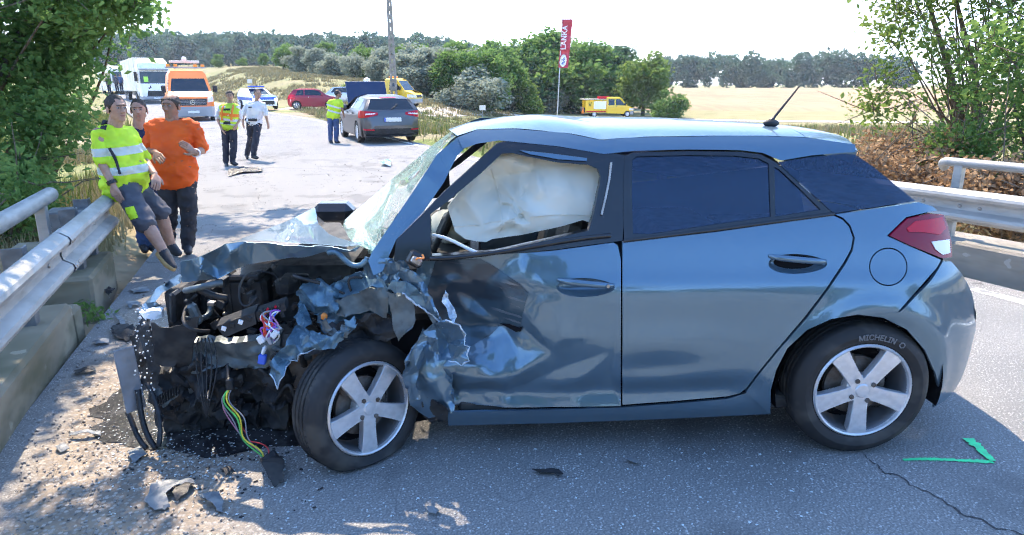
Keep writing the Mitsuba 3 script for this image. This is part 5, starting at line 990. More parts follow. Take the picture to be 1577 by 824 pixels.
# orange service van, facing us
vp = GL(300, 188); vh = np.array([.47, -.88])
vs = [(-2.9, .3), (-2.95, 2.2), (-2.8, 2.45), (.2, 2.50), (.55, 2.42), (1.35, 1.55), (1.55, 1.38), (2.05, 1.20), (2.2, 1.05), (2.28, .6), (2.25, .28), (2.1, .22)]
vf = [(-1.0, .25), (-1.01, 1.1), (-.97, 1.45), (-.84, 2.25), (-.7, 2.48), (.7, 2.48), (.84, 2.25), (.97, 1.45), (1.01, 1.1), (1.0, .25)]
vt = [(-2.95, -1.0), (1.7, -1.01), (2.1, -.85), (2.28, -.5), (2.28, .5), (2.1, .85), (1.7, 1.01), (-2.95, 1.0)]
v = Vehicle('service_van', 'orange high roof service van with a beacon bar, facing the camera', [vp[0] - vh[0] * 2.2, vp[1] - vh[1] * 2.2, vp[2]], vh, vs, vf, vt, 'mat_paint_orange', 'van', arches=(1.42, -1.9), arch_r=.40)
v.skin('windscreen', [(-.86, 1.45), (-.74, 2.05), (.74, 2.05), (.86, 1.45)], 'x', .3, 1.9, 'mat_car_glass', .012); v.sides('side_window', [(.45, 1.45), (.45, 2.0), (.85, 2.0), (1.3, 1.5), (1.3, 1.42)], 'mat_car_glass')
v.skin('grille', [(-.62, .78), (-.66, 1.08), (.66, 1.08), (.62, .78)], 'x', 1.5, 2.4, 'mat_black_plastic', .02); v.skin('bumper', [(-1.0, .24), (-1.0, .72), (1.0, .72), (1.0, .24)], 'x', 1.35, 2.4, 'mat_truck_grey', .02)
for z in (.84, .91, .98): v.box('grille_bar', 2.285, 2.31, -.58, .58, z, z + .02, mt='mat_truck_grey', c=.004)
v.part('badge', place(lathe([(.095, -.02), (.115, -.02), (.115, .01), (.095, .01)], 28), frame([2.30, 0, .93], [0, 1, 0], [1, 0, 0], [0, 0, 1])), 'mat_chrome')
for a in (90, 210, 330): v.part('badge', tube([(2.31, 0, .93), (2.31, .1 * math.cos(math.radians(a)), .93 + .1 * math.sin(math.radians(a)))], .012, 5), 'mat_chrome')
for sg in (1, -1):
    v.skin('headlight', [(sg * .68, .92), (sg * .70, 1.14), (sg * .98, 1.22), (sg * .99, .96)], 'x', 1.4, 2.4, 'mat_lamp_clear', .012); v.box('door_mirror', 1.20, 1.36, sg * 1.16 - .10, sg * 1.16 + .10, 1.38, 1.72, c=.03)
v.box('number_plate', 2.30, 2.325, -.26, .26, .42, .53, mt='mat_plate')
v.part('vest_in_window', place((lambda m: m)(rbox(-.02, .02, -.16, .16, -.15, .15, .015)), rot(-.83, [0, 1, 0], (1.10, -.18, 1.76))), 'mat_hi_green')
lb = v.box('beacon_bar', -.10, .15, -.95, .95, 2.56, 2.62, mt='mat_truck_grey', c=.02)
for y in (-.8, -.45, .45, .8): v.part('beacon', move(trimesh.creation.cylinder(.09, .14, sections=16), .02, y, 2.68), 'mat_beacon', lb)
v.box('sign_board', -.5, -.42, -.7, .7, 2.82, 2.95, mt='mat_box_white', c=.02); v.box('sign_leg', -.48, -.44, -.5, -.46, 2.5, 2.85, mt='mat_truck_grey'); v.box('sign_leg', -.48, -.44, .46, .5, 2.5, 2.85, mt='mat_truck_grey'); v.part('lamp', trimesh.creation.icosphere(2, .12).apply_translation((-.45, 0, 3.02)), 'mat_lamp_clear')
v.wheels((1.42, -1.9), .36, 1.0, spokes=8, rim='mat_truck_grey')

# white articulated lorry
tp = AT(243, 162, 62); tp[2] = float(road_z(tp[0], tp[1])); th_ = np.array([.55, -.835])
v = Vehicle('articulated_lorry', 'white articulated lorry with a tall cab behind the orange van', tp, th_, [(-2.2, .8), (-2.2, 3.55), (-.7, 3.75), (-.25, 3.45), (-.02, 2.9), (.12, 1.6), (.14, .4), (0, .32), (-.4, .32)], [(-1.25, .32), (-1.25, 2.9), (-1.15, 3.6), (-1.0, 3.78), (1.0, 3.78), (1.15, 3.6), (1.25, 2.9), (1.25, .32)], [(-2.2, -1.25), (-.2, -1.25), (.08, -1.1), (.14, -.7), (.14, .7), (.08, 1.1), (-.2, 1.25), (-2.2, 1.25)], 'mat_paint_white', 'lorry', arches=(-.95,), arch_r=.55)
v.skin('windscreen', [(-1.14, 1.72), (-1.1, 2.72), (1.1, 2.72), (1.14, 1.72)], 'x', -.5, .3, 'mat_car_glass', .012); v.sides('side_window', [(-1.15, 1.75), (-1.15, 2.55), (-.35, 2.55), (-.25, 1.75)], 'mat_car_glass')
v.box('sun_visor', -.02, .28, -1.15, 1.15, 2.82, 2.98, mt='mat_truck_grey', c=.03); v.skin('grille', [(-.75, .55), (-.62, 1.10), (.62, 1.10), (.75, .55)], 'x', -.2, .3, 'mat_black_plastic', .015); v.skin('bumper', [(-1.25, .3), (-1.25, .62), (1.25, .62), (1.25, .3)], 'x', -.6, .3, 'mat_truck_grey', .02)
v.skin('emblem', [(-.55, 1.28), (-.35, 1.32), (-.36, 1.52), (-.42, 1.60), (-.44, 1.40), (-.56, 1.36)], 'x', -.2, .3, 'mat_paint_navy', .012)
for sg in (1, -1):
    v.skin('headlight', [(sg * .82, .62), (sg * .80, .86), (sg * 1.18, .92), (sg * 1.2, .64)], 'x', -.6, .3, 'mat_lamp_clear', .014); v.box('door_mirror', -.32, -.12, sg * 1.42 - .12, sg * 1.42 + .12, 1.9, 2.7, c=.04)
v.part('vest_in_window', rbox(.09, .12, -.85, -.5, 1.85, 2.3, .02), 'mat_hi_green'); v.box('number_plate', .145, .165, -.26, .26, .42, .53, mt='mat_plate')
tl = v.box('trailer', -15.5, -2.55, -1.27, 1.27, 1.05, 3.95, mt='mat_box_white', c=.03); v.box('chassis', -15.2, -2.0, -.5, .5, .55, 1.04, mt='mat_truck_grey')
v.wheels((-.95, -3.9, -11.4, -12.7, -14.0), .48, 1.24, .3, 8, 'mat_truck_grey')

# white coach behind it
bp = AT(193, 150, 84); bp[2] = float(road_z(bp[0], bp[1])); bh = np.array([.60, -.80])
v = Vehicle('coach', 'white coach waiting at the tail of the stopped traffic', bp, bh, [(-11.5, .4), (-11.5, 3.1), (-.6, 3.15), (-.15, 2.9), (0, 1.4), (0, .35)], [(-1.25, .35), (-1.25, 2.6), (-1.1, 3.1), (1.1, 3.1), (1.25, 2.6), (1.25, .35)], [(-11.5, -1.25), (-.3, -1.25), (0, -.9), (0, .9), (-.3, 1.25), (-11.5, 1.25)], 'mat_box_white', 'coach', arches=(-2.2, -8.5), arch_r=.55)
v.skin('windscreen', [(-1.1, 1.3), (-1.0, 2.55), (1.0, 2.55), (1.1, 1.3)], 'x', -.7, .2, 'mat_car_glass', .012)
for i in range(6): v.sides('side_window', [(-1.6 - i * 1.6, 1.55), (-1.6 - i * 1.6, 2.5), (-.25 - i * 1.6, 2.5), (-.25 - i * 1.6, 1.55)], 'mat_car_glass')
v.box('roof_unit', -6, -4, -.8, .8, 3.1, 3.35, mt='mat_box_white', c=.08)
for sg in (1, -1): v.skin('headlight', [(sg * .75, .6), (sg * .75, .8), (sg * 1.15, .8), (sg * 1.15, .6)], 'x', -.6, .2, 'mat_lamp_clear', .012)
v.wheels((-2.2, -8.5), .48, 1.24, .3, 8, 'mat_truck_grey')

# small red hatchback, side on
rp = GL(478, 169.5); rh = np.array([.97, .22])
v = Vehicle('small_hatchback', 'small dark red three door hatchback parked on the side road', [rp[0] + .25, rp[1], rp[2] + .05], rh, [(-1.72, .35), (-1.76, .75), (-1.62, 1.0), (-1.3, 1.38), (-.9, 1.47), (.1, 1.47), (.5, 1.36), (1.0, 1.0), (1.55, .88), (1.75, .70), (1.78, .32), (1.6, .2), (-1.6, .2)], [(-.81, .2), (-.82, .7), (-.76, .95), (-.58, 1.4), (-.4, 1.48), (.4, 1.48), (.58, 1.4), (.76, .95), (.82, .7), (.81, .2)], [(-1.76, -.5), (-1.5, -.78), (1.3, -.8), (1.7, -.55), (1.78, 0), (1.7, .55), (1.3, .8), (-1.5, .78), (-1.76, .5)], 'mat_paint_red', arches=(-1.12, 1.18), arch_r=.34)
v.sides('side_window', [(-1.15, 1.0), (-.98, 1.34), (-.62, 1.38), (-.58, 1.0)], 'mat_car_glass'); v.sides('side_window', [(-.5, 1.0), (-.5, 1.38), (.1, 1.38), (.45, 1.28), (.75, 1.0)], 'mat_car_glass')
v.skin('rear_window', [(-.5, 1.02), (-.42, 1.36), (.42, 1.36), (.5, 1.02)], 'x', -1.9, -1.1, 'mat_car_glass'); v.skin('windscreen', [(-.55, 1.0), (-.44, 1.38), (.44, 1.38), (.55, 1.0)], 'x', .3, 1.2, 'mat_car_glass')
for sg in (1, -1): v.skin('tail_light', [(sg * .58, .75), (sg * .58, 1.05), (sg * .8, 1.05), (sg * .8, .75)], 'x', -1.9, -1.2, 'mat_lamp_red', .012); v.box('door_handle', -.35, -.2, sg * .80 - .02, sg * .80 + .02, .86, .89, mt='mat_chrome', c=.005); v.box('door_mirror', .62, .76, sg * .9 - .09, sg * .9 + .09, .98, 1.1, mt='mat_paint_red', c=.03)
v.wheels((-1.12, 1.18), .30, .80, .17)
# light saloon half hidden behind it
sp = GL(500, 165); 
v = Vehicle('silver_car', 'pale silver car mostly hidden behind the small red hatchback', [sp[0] + 1.0, sp[1] + 4, sp[2] + .05], np.array([.9, -.3]), [(-2.0, .3), (-2.05, .8), (-1.6, .98), (-1.1, 1.42), (.2, 1.48), (1.0, 1.0), (1.9, .85), (2.05, .6), (2.0, .25)], [(-.85, .25), (-.88, .7), (-.82, .95), (-.6, 1.45), (.6, 1.45), (.82, .95), (.88, .7), (.85, .25)], [(-2.05, -.6), (-1.6, -.86), (1.5, -.86), (2.05, -.5), (2.05, .5), (1.5, .86), (-1.6, .86), (-2.05, .6)], 'mat_paint_silver', arches=(-1.3, 1.3), arch_r=.35)
v.sides('side_window', [(-1.2, 1.0), (-.95, 1.36), (.1, 1.40), (.7, 1.0)], 'mat_car_glass'); v.skin('windscreen', [(-.6, 1.02), (-.48, 1.4), (.48, 1.4), (.6, 1.02)], 'x', .2, 1.2, 'mat_car_glass'); v.wheels((-1.3, 1.3), .31, .84, .18)
# police car facing us
pp_ = GL(413, 170.5); ph = np.array([.62, -.78])
v = Vehicle('police_car', 'white and blue police car with headlamps lit, partly hidden by the walking officer', [pp_[0] - ph[0] * 2, pp_[1] - ph[1] * 2, pp_[2] + .06], ph, [(-2.2, .3), (-2.25, .9), (-1.5, 1.4), (-.2, 1.47), (.7, 1.0), (1.9, .85), (2.12, .6), (2.1, .25)], [(-.88, .25), (-.9, .7), (-.84, .95), (-.62, 1.44), (.62, 1.44), (.84, .95), (.9, .7), (.88, .25)], [(-2.25, -.7), (1.5, -.88), (2.1, -.55), (2.12, 0), (2.1, .55), (1.5, .88), (-2.25, .7)], 'mat_paint_white', arches=(-1.3, 1.35), arch_r=.35)
v.skin('windscreen', [(-.68, 1.0), (-.52, 1.4), (.52, 1.4), (.68, 1.0)], 'x', -.1, 1.0, 'mat_car_glass'); v.skin('bonnet', [(-.88, .68), (-.8, .98), (.8, .98), (.88, .68)], 'x', .75, 2.3, 'mat_paint_blue', .008); v.skin('grille', [(-.45, .35), (-.45, .6), (.45, .6), (.45, .35)], 'x', 1.6, 2.3, 'mat_black_plastic', .012)
scene['mat_lit_lamp'] = {'type': 'diffuse', 'reflectance': {'type': 'rgb', 'value': [.8, .8, .8]}}
for sg in (1, -1):
    d = mikit.ply(place(unman(v.shell(.015) ^ prism(Polygon([(sg * .52, .6), (sg * .52, .76), (sg * .85, .78), (sg * .85, .62)]), 'x', 1.4, 2.3)), v.M)); d['emitter'] = {'type': 'area', 'radiance': {'type': 'rgb', 'value': [5, 5.2, 6]}}
    obj('headlight', d, 'mat_lit_lamp', v.k)
v.box('light_bar', -.2, .05, -.55, .55, 1.50, 1.60, mt='mat_blue_sign', c=.03); v.wheels((-1.3, 1.35), .32, .86, .19)
v.sides('stripe', [(-2.2, .62), (-2.2, .85), (1.8, .80), (1.8, .62)], 'mat_paint_blue')
# yellow vehicles
def yellow_cab(name, label, pos, hd, cab_x0, extra=None):
    s_ = [(cab_x0, .45), (cab_x0, 2.25), (cab_x0 + .15, 2.35), (.55, 2.35), (.85, 2.2), (1.55, 1.35), (2.25, 1.10), (2.42, .9), (2.45, .4), (2.3, .32)]
    f_ = [(-.93, .3), (-.95, 1.2), (-.76, 2.25), (-.6, 2.36), (.6, 2.36), (.76, 2.25), (.95, 1.2), (.93, .3)]
    t_ = [(cab_x0, -.95), (1.7, -.95), (2.3, -.75), (2.45, -.4), (2.45, .4), (2.3, .75), (1.7, .95), (cab_x0, .95)]
    v = Vehicle(name, label, pos, hd, s_, f_, t_, 'mat_paint_yellow', 'truck', arches=(1.55,), arch_r=.40)
    v.skin('windscreen', [(-.82, 1.38), (-.70, 2.15), (.70, 2.15), (.82, 1.38)], 'x', .5, 1.9, 'mat_car_glass', .01); v.sides('side_window', [(.12, 1.4), (.12, 2.1), (.62, 2.1), (1.18, 1.5), (1.18, 1.4)], 'mat_car_glass')
    v.skin('bumper', [(-.95, .3), (-.95, .7), (.95, .7), (.95, .3)], 'x', 1.9, 2.6, 'mat_truck_grey', .015); v.skin('grille', [(-.4, .78), (-.4, 1.0), (.4, 1.0), (.4, .78)], 'x', 1.9, 2.6, 'mat_black_plastic', .012)
    for sg in (1, -1): v.skin('headlight', [(sg * .5, .78), (sg * .5, 1.0), (sg * .92, 1.04), (sg * .92, .8)], 'x', 1.7, 2.6, 'mat_lamp_clear', .012); v.box('door_mirror', 1.15, 1.28, sg * 1.08 - .1, sg * 1.08 + .1, 1.38, 1.7, c=.03); v.box('door_handle', .05, .2, sg * .945 - .02, sg * .945 + .02, 1.18, 1.22, c=.005)
    return v
wp = GL(590, 166); v = yellow_cab('recovery_truck', 'yellow recovery truck behind the raised bonnet and the lattice pole', [wp[0] + .6, wp[1] + 2, wp[2]], np.array([.93, -.36]), -.35)
v.box('flatbed', -5.2, -.5, -1.05, 1.05, .85, 1.0, mt='mat_truck_grey'); v.box('winch_frame', -.75, -.55, -.9, .9, 1.0, 2.1, mt='mat_paint_yellow', c=.03); v.box('beacon_bar', -.1, .15, -.6, .6, 2.38, 2.50, mt='mat_beacon', c=.04); v.part('flood_light', trimesh.creation.icosphere(2, .3).apply_translation((-2.2, -.6, 2.1)), 'mat_lamp_clear'); v.box('chassis', -5.0, 1.6, -.4, .4, .45, .84, mt='mat_truck_grey'); v.wheels((1.55, -3.2), .36, .92, .22, 8, 'mat_truck_grey')
cp = GL(936, 180.5); chd = np.array([.995, .10]); v = yellow_cab('crew_truck', 'yellow crew cab truck with white lockers and a ladder rack beside the flag pole', [cp[0] + .6, cp[1], cp[2] + .05], chd, -1.0)
v.sides('side_window', [(-.78, 1.4), (-.78, 2.1), (-.05, 2.1), (-.05, 1.4)], 'mat_car_glass')
bd = v.box('body_box', -3.6, -1.05, -.98, .98, .55, 1.95, mt='mat_paint_yellow', c=.03)
for sg in (1, -1): v.box('locker', -2.6, -1.1, sg * .985 - .012, sg * .985 + .012, .95, 1.85, mt='mat_paint_white', c=.008, parent=bd); v.box('stripe', -3.5, -1.1, sg * .99 - .01, sg * .99 + .01, .62, .74, mt='mat_lamp_red', c=.004, parent=bd)
rk = v.box('ladder_rack', -4.0, -.4, -.75, .75, 2.06, 2.12, mt='mat_box_white', c=.01)
for x in (-3.4, -1.4): v.box('rack_leg', x, x + .06, -.8, .8, 1.9, 2.07, mt='mat_truck_grey', parent=rk)
v.box('roof_load', -1.9, -.6, -.5, .5, 2.12, 2.42, mt='mat_lamp_red', c=.04); v.box('rear_tools', -3.95, -3.6, -.7, .7, .6, 1.1, mt='mat_dirty_black', c=.05); v.part('hose', tube(curve([(-3.2, -1.02, 1.8), (-3.1, -1.05, 1.3), (-2.9, -1.05, 1.8)], 12), .03, 6), 'mat_black_plastic'); v.box('chassis', -3.7, 1.5, -.4, .4, .4, .62, mt='mat_truck_grey')
v.part('traffic_cone', lathe([(0.03, .75), (.16, .05), (.2, .05), (.2, 0)], 16).apply_transform(rot(math.pi / 2, [1, 0, 0], (-3.85, -.7, .45))), 'mat_wire_orange'); v.wheels((1.55, -2.5), .36, .95, .22, 8, 'mat_paint_white')

# ================================================================ POLES, FLAG, SIGNS
cb = GL(608, 168); H_ = 11.0; lp = thing('lattice_pole', 'tall tapering concrete pole with ladder like openings behind the grey hatchback', 'utility pole')
sx = lambda z: .205 - .011 * z
lean = lambda z: np.array([cb[0] - .004 * z * 5, cb[1], cb[2]])
for sg in (-1, 1):
    zz = np.linspace(-.3, H_, 14); P = np.array([[cb[0] + sg * sx(z) - .01 * z, cb[1], cb[2] + z] for z in zz])
    vtx = np.concatenate([[p + [a, b, 0] for a, b in ((-.078, -.11), (.078, -.11), (.078, .11), (-.078, .11))] for p in P]); f = []
    for i in range(13):
        for j in range(4): a, b, c, d = i * 4 + j, i * 4 + (j + 1) % 4, i * 4 + 4 + (j + 1) % 4, i * 4 + 4 + j; f += [(a, b, c), (a, c, d)]
    obj('pole_leg', TM(vtx, f), 'mat_concrete', lp)
for z in np.arange(.2, H_, .62): obj('rung', rbox(cb[0] - sx(z) - .01 * z, cb[0] + sx(z) - .01 * z, cb[1] - .09, cb[1] + .09, cb[2] + z, cb[2] + z + .36, .01), 'mat_concrete', lp)
fbp = GL(858, 178); ft = AT(866, 28, fbp[1]); mat('pole_white', [.62, .63, .62], .4); mat('banner_red', varied([.55, .045, .075], c2=[.45, .03, .06], scale=2), .65); mat('banner_white', [.80, .76, .78], .6); mat('banner_blue', [.10, .16, .50], .6); mat('banner_cream', [.80, .74, .62], .6)
fl = thing('flag_pole', 'slim pale flag pole beside the yellow crew cab truck', 'flag pole'); obj('pole', tube([fbp - [0, 0, .3], ft], [.075, .05], 10), 'mat_pole_white', fl, smooth=True); obj('arm', tube([ft - [0, 0, .1], ft + [1.25, 0, -.1]], .025, 6), 'mat_pole_white', fl)
z1 = ft[2] - .16; z0 = AT(866, 105, fbp[1])[2]; x0 = ft[0] + .02; bw = 1.20
lower_shift = lambda z: (AT(859, 105, fbp[1])[0] + .05 - x0) * (z1 - z) / (z1 - z0)
def cloth(a, b, off=0.0):
    return np.stack([x0 + a + lower_shift(b), fbp[1] - .05 + .13 * np.sin(b * 2.4 + a * 2.0) * (a / bw) + .05 * np.sin(b * 6 + 1) - off, b], 1)
fg = obj('banner', sheet(lambda a, b: (cloth(a, b), cloth(a, b, -.01)), Polygon([(0, z1), (bw, z1), (bw * .98, z0 + .1), (bw * .9, z0), (0, z0 + .05)]), .12), 'mat_banner_red', smooth=40, label='tall narrow red banner with white upright lettering hanging from the pole', cat='banner')
def on_cloth(m, off=.02): m = m.copy(); v_ = np.array(m.vertices); m.vertices = cloth(v_[:, 0], v_[:, 1], off); return m
tx = meshkit.text_mesh('LANKA', .58, .004, True); tv = tx.vertices.copy(); Lk = tv[:, 0].max(); 
m_ = TM(np.c_[.66 - tv[:, 1] + .0, z1 - .62 * (z1 - z0) + (tv[:, 0]) * ((z1 - z0) * .50 / Lk), tv[:, 2]], tx.faces).subdivide(); obj('lettering', on_cloth(m_), 'mat_banner_white', fg)
el = Point(0, 0).buffer(1, 16); m_ = sheet(lambda a, b: cloth(.52 + .40 * a, z0 + .85 + .72 * b, .02), el, .25); obj('emblem', m_, 'mat_banner_cream', fg)
for pts in ([(-.4, -.6), (.25, -.6), (.1, -.2), (-.3, -.25)], [(-.1, -.1), (.5, .2), (.3, .6), (.0, .4)], [(-.45, .0), (-.2, .1), (-.25, .3), (-.5, .25)], [(.1, -.1), (.45, -.4), (.55, -.15), (.3, .05)]): obj('emblem_mark', sheet(lambda a, b: cloth(.52 + .40 * a, z0 + .85 + .72 * b, .03), Polygon(pts), .2), 'mat_banner_blue', fg)
for px, py, pt, D_, lb_ in ((388, 160, 122, 62, 'small grey marker sign on a post left of the police car'), (743, 170, 162, 50, 'low pale information board in the grass')):
    b_ = AT(px, py, D_); b_[2] = float(land_z(b_[0], b_[1])); t_ = AT(px, pt, D_); s_ = thing('road_sign', lb_, 'sign'); obj('post', tube([b_, t_], .03, 6), 'mat_galvanised', s_); obj('board', rbox(b_[0] - .22, b_[0] + .22, b_[1] - .05, b_[1] - .03, t_[2] - .35, t_[2], .006), 'mat_box_white', s_)
# ================================================================ PEOPLE
def sph(p, r, e=(1, 1, 1)): return m3.Manifold.sphere(r, 20).scale(list(e)).translate([float(q) for q in p])
def bone(*pr):
    """Tapering chain: hull of each neighbouring pair of (point, radius)."""
    out = [m3.Manifold.batch_hull([sph(pr[i][0], pr[i][1]), sph(pr[i + 1][0], pr[i + 1][1])]) for i in range(len(pr) - 1)]
    return m3.Manifold.batch_boolean(out, m3.OpType.Add)
def finish(M, edge=.028, it=10, wrinkle=0.0, seed=0):
    m = unman(M.refine_to_length(edge)); trimesh.smoothing.filter_taubin(m, .5, .53, it)
    if wrinkle:
        v = np.array(m.vertices); n = meshkit.fbm(v * np.array([9, 9, 15]), 3, seed); rid = 1 - 2 * np.abs(meshkit.fbm(v @ np.array([[14, 5, 0], [0, 14, 6], [7, 0, 20]]), 3, seed + 5) - .5); m.vertices = v + m.vertex_normals * ((n - .5 + .7 * (rid - .75)) * wrinkle * 1.5)[:, None]
    return m
def U(*x): return m3.Manifold.batch_boolean(list(x), m3.OpType.Add)
def unit(v): v = np.asarray(v, float); return v / (np.linalg.norm(v) + 1e-12)
mat('skin', varied([.46, .27, .19], c2=[.38, .21, .145], scale=22), .5, specular=.4); mat('skin_tan', varied([.34, .19, .125], c2=[.28, .15, .10], scale=22), .5, specular=.4)
mat('hair_dark', varied([.060, .042, .030], c2=[.028, .020, .016], scale=60), .7); mat('hair_grey', [.16, .14, .125], .6); mat('eye', [.30, .27, .25], .2); mat('eye_dark', [.02, .016, .014], .2); mat('lip', [.36, .15, .12], .45)
def hand_bones(wrist, d, n, s, curl=.5, thumb=1):
    """Palm and five fingers: d points along the hand, n out of its back."""
    d, n = unit(d), unit(n); b = np.cross(d, n); w = np.asarray(wrist, float); out = []
    palm = [sph(w + d * .02 * s, .024 * s)] + [sph(w + d * .085 * s + b * q * s, .013 * s) for q in (-.032, .032)] + [sph(w + d * .03 * s + b * thumb * .025 * s, .016 * s)]
    out.append(m3.Manifold.batch_hull(palm))
    for q, L in ((-.031, .062), (-.011, .074), (.011, .080), (.031, .070)):
        q = q * thumb; p0 = w + d * .088 * s + b * q * s; a = curl; p1 = p0 + (d * math.cos(a * .5) - n * math.sin(a * .5)) * L * .5 * s; p2 = p1 + (d * math.cos(a * 1.3) - n * math.sin(a * 1.3)) * L * .5 * s
        out.append(bone((p0, .0105 * s), (p1, .0095 * s), (p2, .008 * s)))
    t0 = w + d * .03 * s + b * thumb * .028 * s; t1 = t0 + (d * .6 + b * thumb * .75 - n * .25) * .04 * s; t2 = t1 + (d * .85 + b * thumb * .3 - n * .35) * .034 * s
    out.append(bone((t0, .014 * s), (t1, .0115 * s), (t2, .009 * s))); return U(*out)
def head_mesh(c, f, s):
    """Head centred at c, looking along f: (skull manifold, list of (name, mesh, material))."""
    f = unit(f); l = unit(np.cross([0, 0, 1], f)); up = np.cross(f, l); c = np.asarray(c, float)
    P = lambda x, y, z: c + (l * x + f * y + up * z) * s
    E = lambda x, y, z, r, e: sph((0, 0, 0), r * s, e).transform(np.c_[np.stack([l, f, up], 1), P(x, y, z)])
    skull = U(E(0, -.012, .028, .088, (.88, 1.10, 1.02)), m3.Manifold.batch_hull([E(0, .030, -.01, .062, (.95, .9, 1.0)), E(0, .058, -.092, .022, (1.3, .8, .8)), E(.048, .0, -.055, .020, (1, 1, 1)), E(-.048, .0, -.055, .020, (1, 1, 1))]),
              m3.Manifold.batch_hull([E(0, .086, .022, .009, (1, 1, 1)), E(0, .104, -.022, .012, (1.1, 1, .8)), E(.012, .088, -.026, .009, (1, 1, 1)), E(-.012, .088, -.026, .009, (1, 1, 1))]), E(.080, -.008, -.008, .030, (.30, .65, 1.05)), E(-.080, -.008, -.008, .030, (.30, .65, 1.05)), E(0, .078, .040, .03, (1.5, .45, .3)))
    bits = []
    for q in (1, -1):
        bits.append(('eye', unman(E(q * .031, .079, .012, .0115, (1.2, .8, .7))), 'mat_eye')); bits.append(('eyebrow', unman(E(q * .031, .091, .034, .016, (1.2, .35, .22))), 'HAIR')); bits.append(('pupil', unman(E(q * .031, .087, .012, .0052, (1, .6, 1))), 'mat_eye_dark'))
    bits.append(('mouth', unman(E(0, .084, -.055, .020, (1.15, .45, .28))), 'mat_lip'))
    return skull, bits, P, E
def person(label, J, face, s=1.0, skin='mat_skin', hair='mat_hair_dark', belly=0.0, shirt=None, sleeves=.45, trousers='mat_navy_cloth', shorts=False, vest=None, shoe='mat_shoe_dark', hands=None, bald=False, group=None, cat_='person', detail=1.0):
    """J: world joints head, neck, chest, hips and sh/el/wr/hip/kn/an/toe with l or r."""
    k = thing('person', label, cat_, group); J = {a: np.asarray(b, float) for a, b in J.items()}; e = .028 / detail
    up = unit(J['neck'] - J['hips']); lat = unit(J['shl'] - J['shr']); fw = unit(np.cross(lat, up)); fw = fw if fw @ np.array([*face[:2], 0]) > -.2 else -fw
    chest = J['hips'] + (J['neck'] - J['hips']) * .62; waist = J['hips'] + (J['neck'] - J['hips']) * .26
    def torso(d):
        o = [sph(J['shl'] - lat * .035 * s, .060 * s + d), sph(J['shr'] + lat * .035 * s, .060 * s + d), sph(chest + fw * .015 * s + lat * .075 * s, .112 * s + d), sph(chest + fw * .015 * s - lat * .075 * s, .112 * s + d)]
        w = [sph(waist + fw * (.01 + .6 * belly) * s + lat * .065 * s, (.105 + .55 * belly) * s + d), sph(waist + fw * (.01 + .6 * belly) * s - lat * .065 * s, (.105 + .55 * belly) * s + d)]
        h = [sph(J['hips'] + lat * .075 * s, (.105 + .25 * belly) * s + d), sph(J['hips'] - lat * .075 * s, (.105 + .25 * belly) * s + d)]
        tr = [sph(J['neck'] + (J['hips'] - J['neck']) * .10, .070 * s + d)]
        return U(m3.Manifold.batch_hull(o + tr), m3.Manifold.batch_hull(o[2:] + w), m3.Manifold.batch_hull(w + h))
    arm = lambda q, d, t=1.0: bone((J['sh' + q], .056 * s + d), (J['el' + q], .041 * s + d), (J['wr' + q], .028 * s + d))
    leg = lambda q, d=0.0: bone((J['hip' + q], .088 * s + d), (J['kn' + q], .060 * s + d), (J['kn' + q] + (J['an' + q] - J['kn' + q]) * .35, .060 * s + d), (J['an' + q], .040 * s + d))
    skull, bits, P, E = head_mesh(J['head'], face, s)
    hd = []
    for q in 'lr':
        spec = (hands or {}).get(q); d0 = unit(J['wr' + q] - J['el' + q]); d_, n_, c_ = spec if spec else (d0, unit(lat * (1 if q == 'l' else -1) + .2 * fw), .5)
        hd.append(hand_bones(J['wr' + q], d_, n_, s * 1.05, c_, 1 if q == 'r' else -1))
    body = U(skull, bone((J['head'] - up * .04 * s, .058 * s), (J['neck'], .062 * s)), torso(-.006), *[arm(q, 0) for q in 'lr'], *[leg(q) for q in 'lr'], *hd)
    bm = finish(body, min(e, .016), 6); obj('body', bm, skin, k, smooth=True)
    for n_, m_, t_ in bits: obj(n_, m_, hair if t_ == 'HAIR' else t_, k, smooth=True)
    hh = (E(0, -.020, .036, .0915, (.91, 1.09, 1.03)) - E(0, .13, -.035, .125, (1.3, 1, 1.0)) - E(0, .03, -.13, .11, (1.4, 1.2, 1)))
    if bald: hh = hh - E(0, .0, .13, .075, (1.1, 1.4, 1))
    obj('hair', finish(hh, .014, 3, .016, 3), hair, k, smooth=True)
    tw = []
    for q in 'lr':
        end = J['kn' + q] + (J['an' + q] - J['kn' + q]) * (.06 if shorts else .93)
        if shorts: tw.append(bone((J['hip' + q], .098 * s), (J['kn' + q] * .5 + J['hip' + q] * .5, .096 * s), (J['kn' + q], .092 * s)))
        else: tw.append(bone((J['hip' + q], .098 * s), (J['kn' + q], .076 * s), (J['kn' + q] * .5 + end * .5, .070 * s), (end, .062 * s)))
    hips = m3.Manifold.batch_hull([sph(J['hips'] + lat * .075 * s + up * .05 * s, (.112 + .25 * belly) * s), sph(J['hips'] - lat * .075 * s + up * .05 * s, (.112 + .25 * belly) * s), sph(J['hipl'], .094 * s), sph(J['hipr'], .094 * s)])
    tk = obj('trousers', finish(U(hips, *tw), min(e, .022), 5, .028, 7), trousers, k, smooth=True)
    for q in 'lr':
        t = J['toe' + q]; a_ = J['an' + q]; back = a_ - unit(t - a_) * .02 * s
        low = a_ - np.array([0, 0, .045 * s]) if 'sole' not in J else a_ + J['sole'] * .05 * s
        sh_ = m3.Manifold.batch_hull([sph(a_, .046 * s), sph(low - unit(t - a_) * .035 * s, .034 * s), sph(t, .026 * s), sph(low * .35 + t * .65, .040 * s)])
        obj('shoe', finish(sh_, .02, 4), shoe, k, smooth=True)
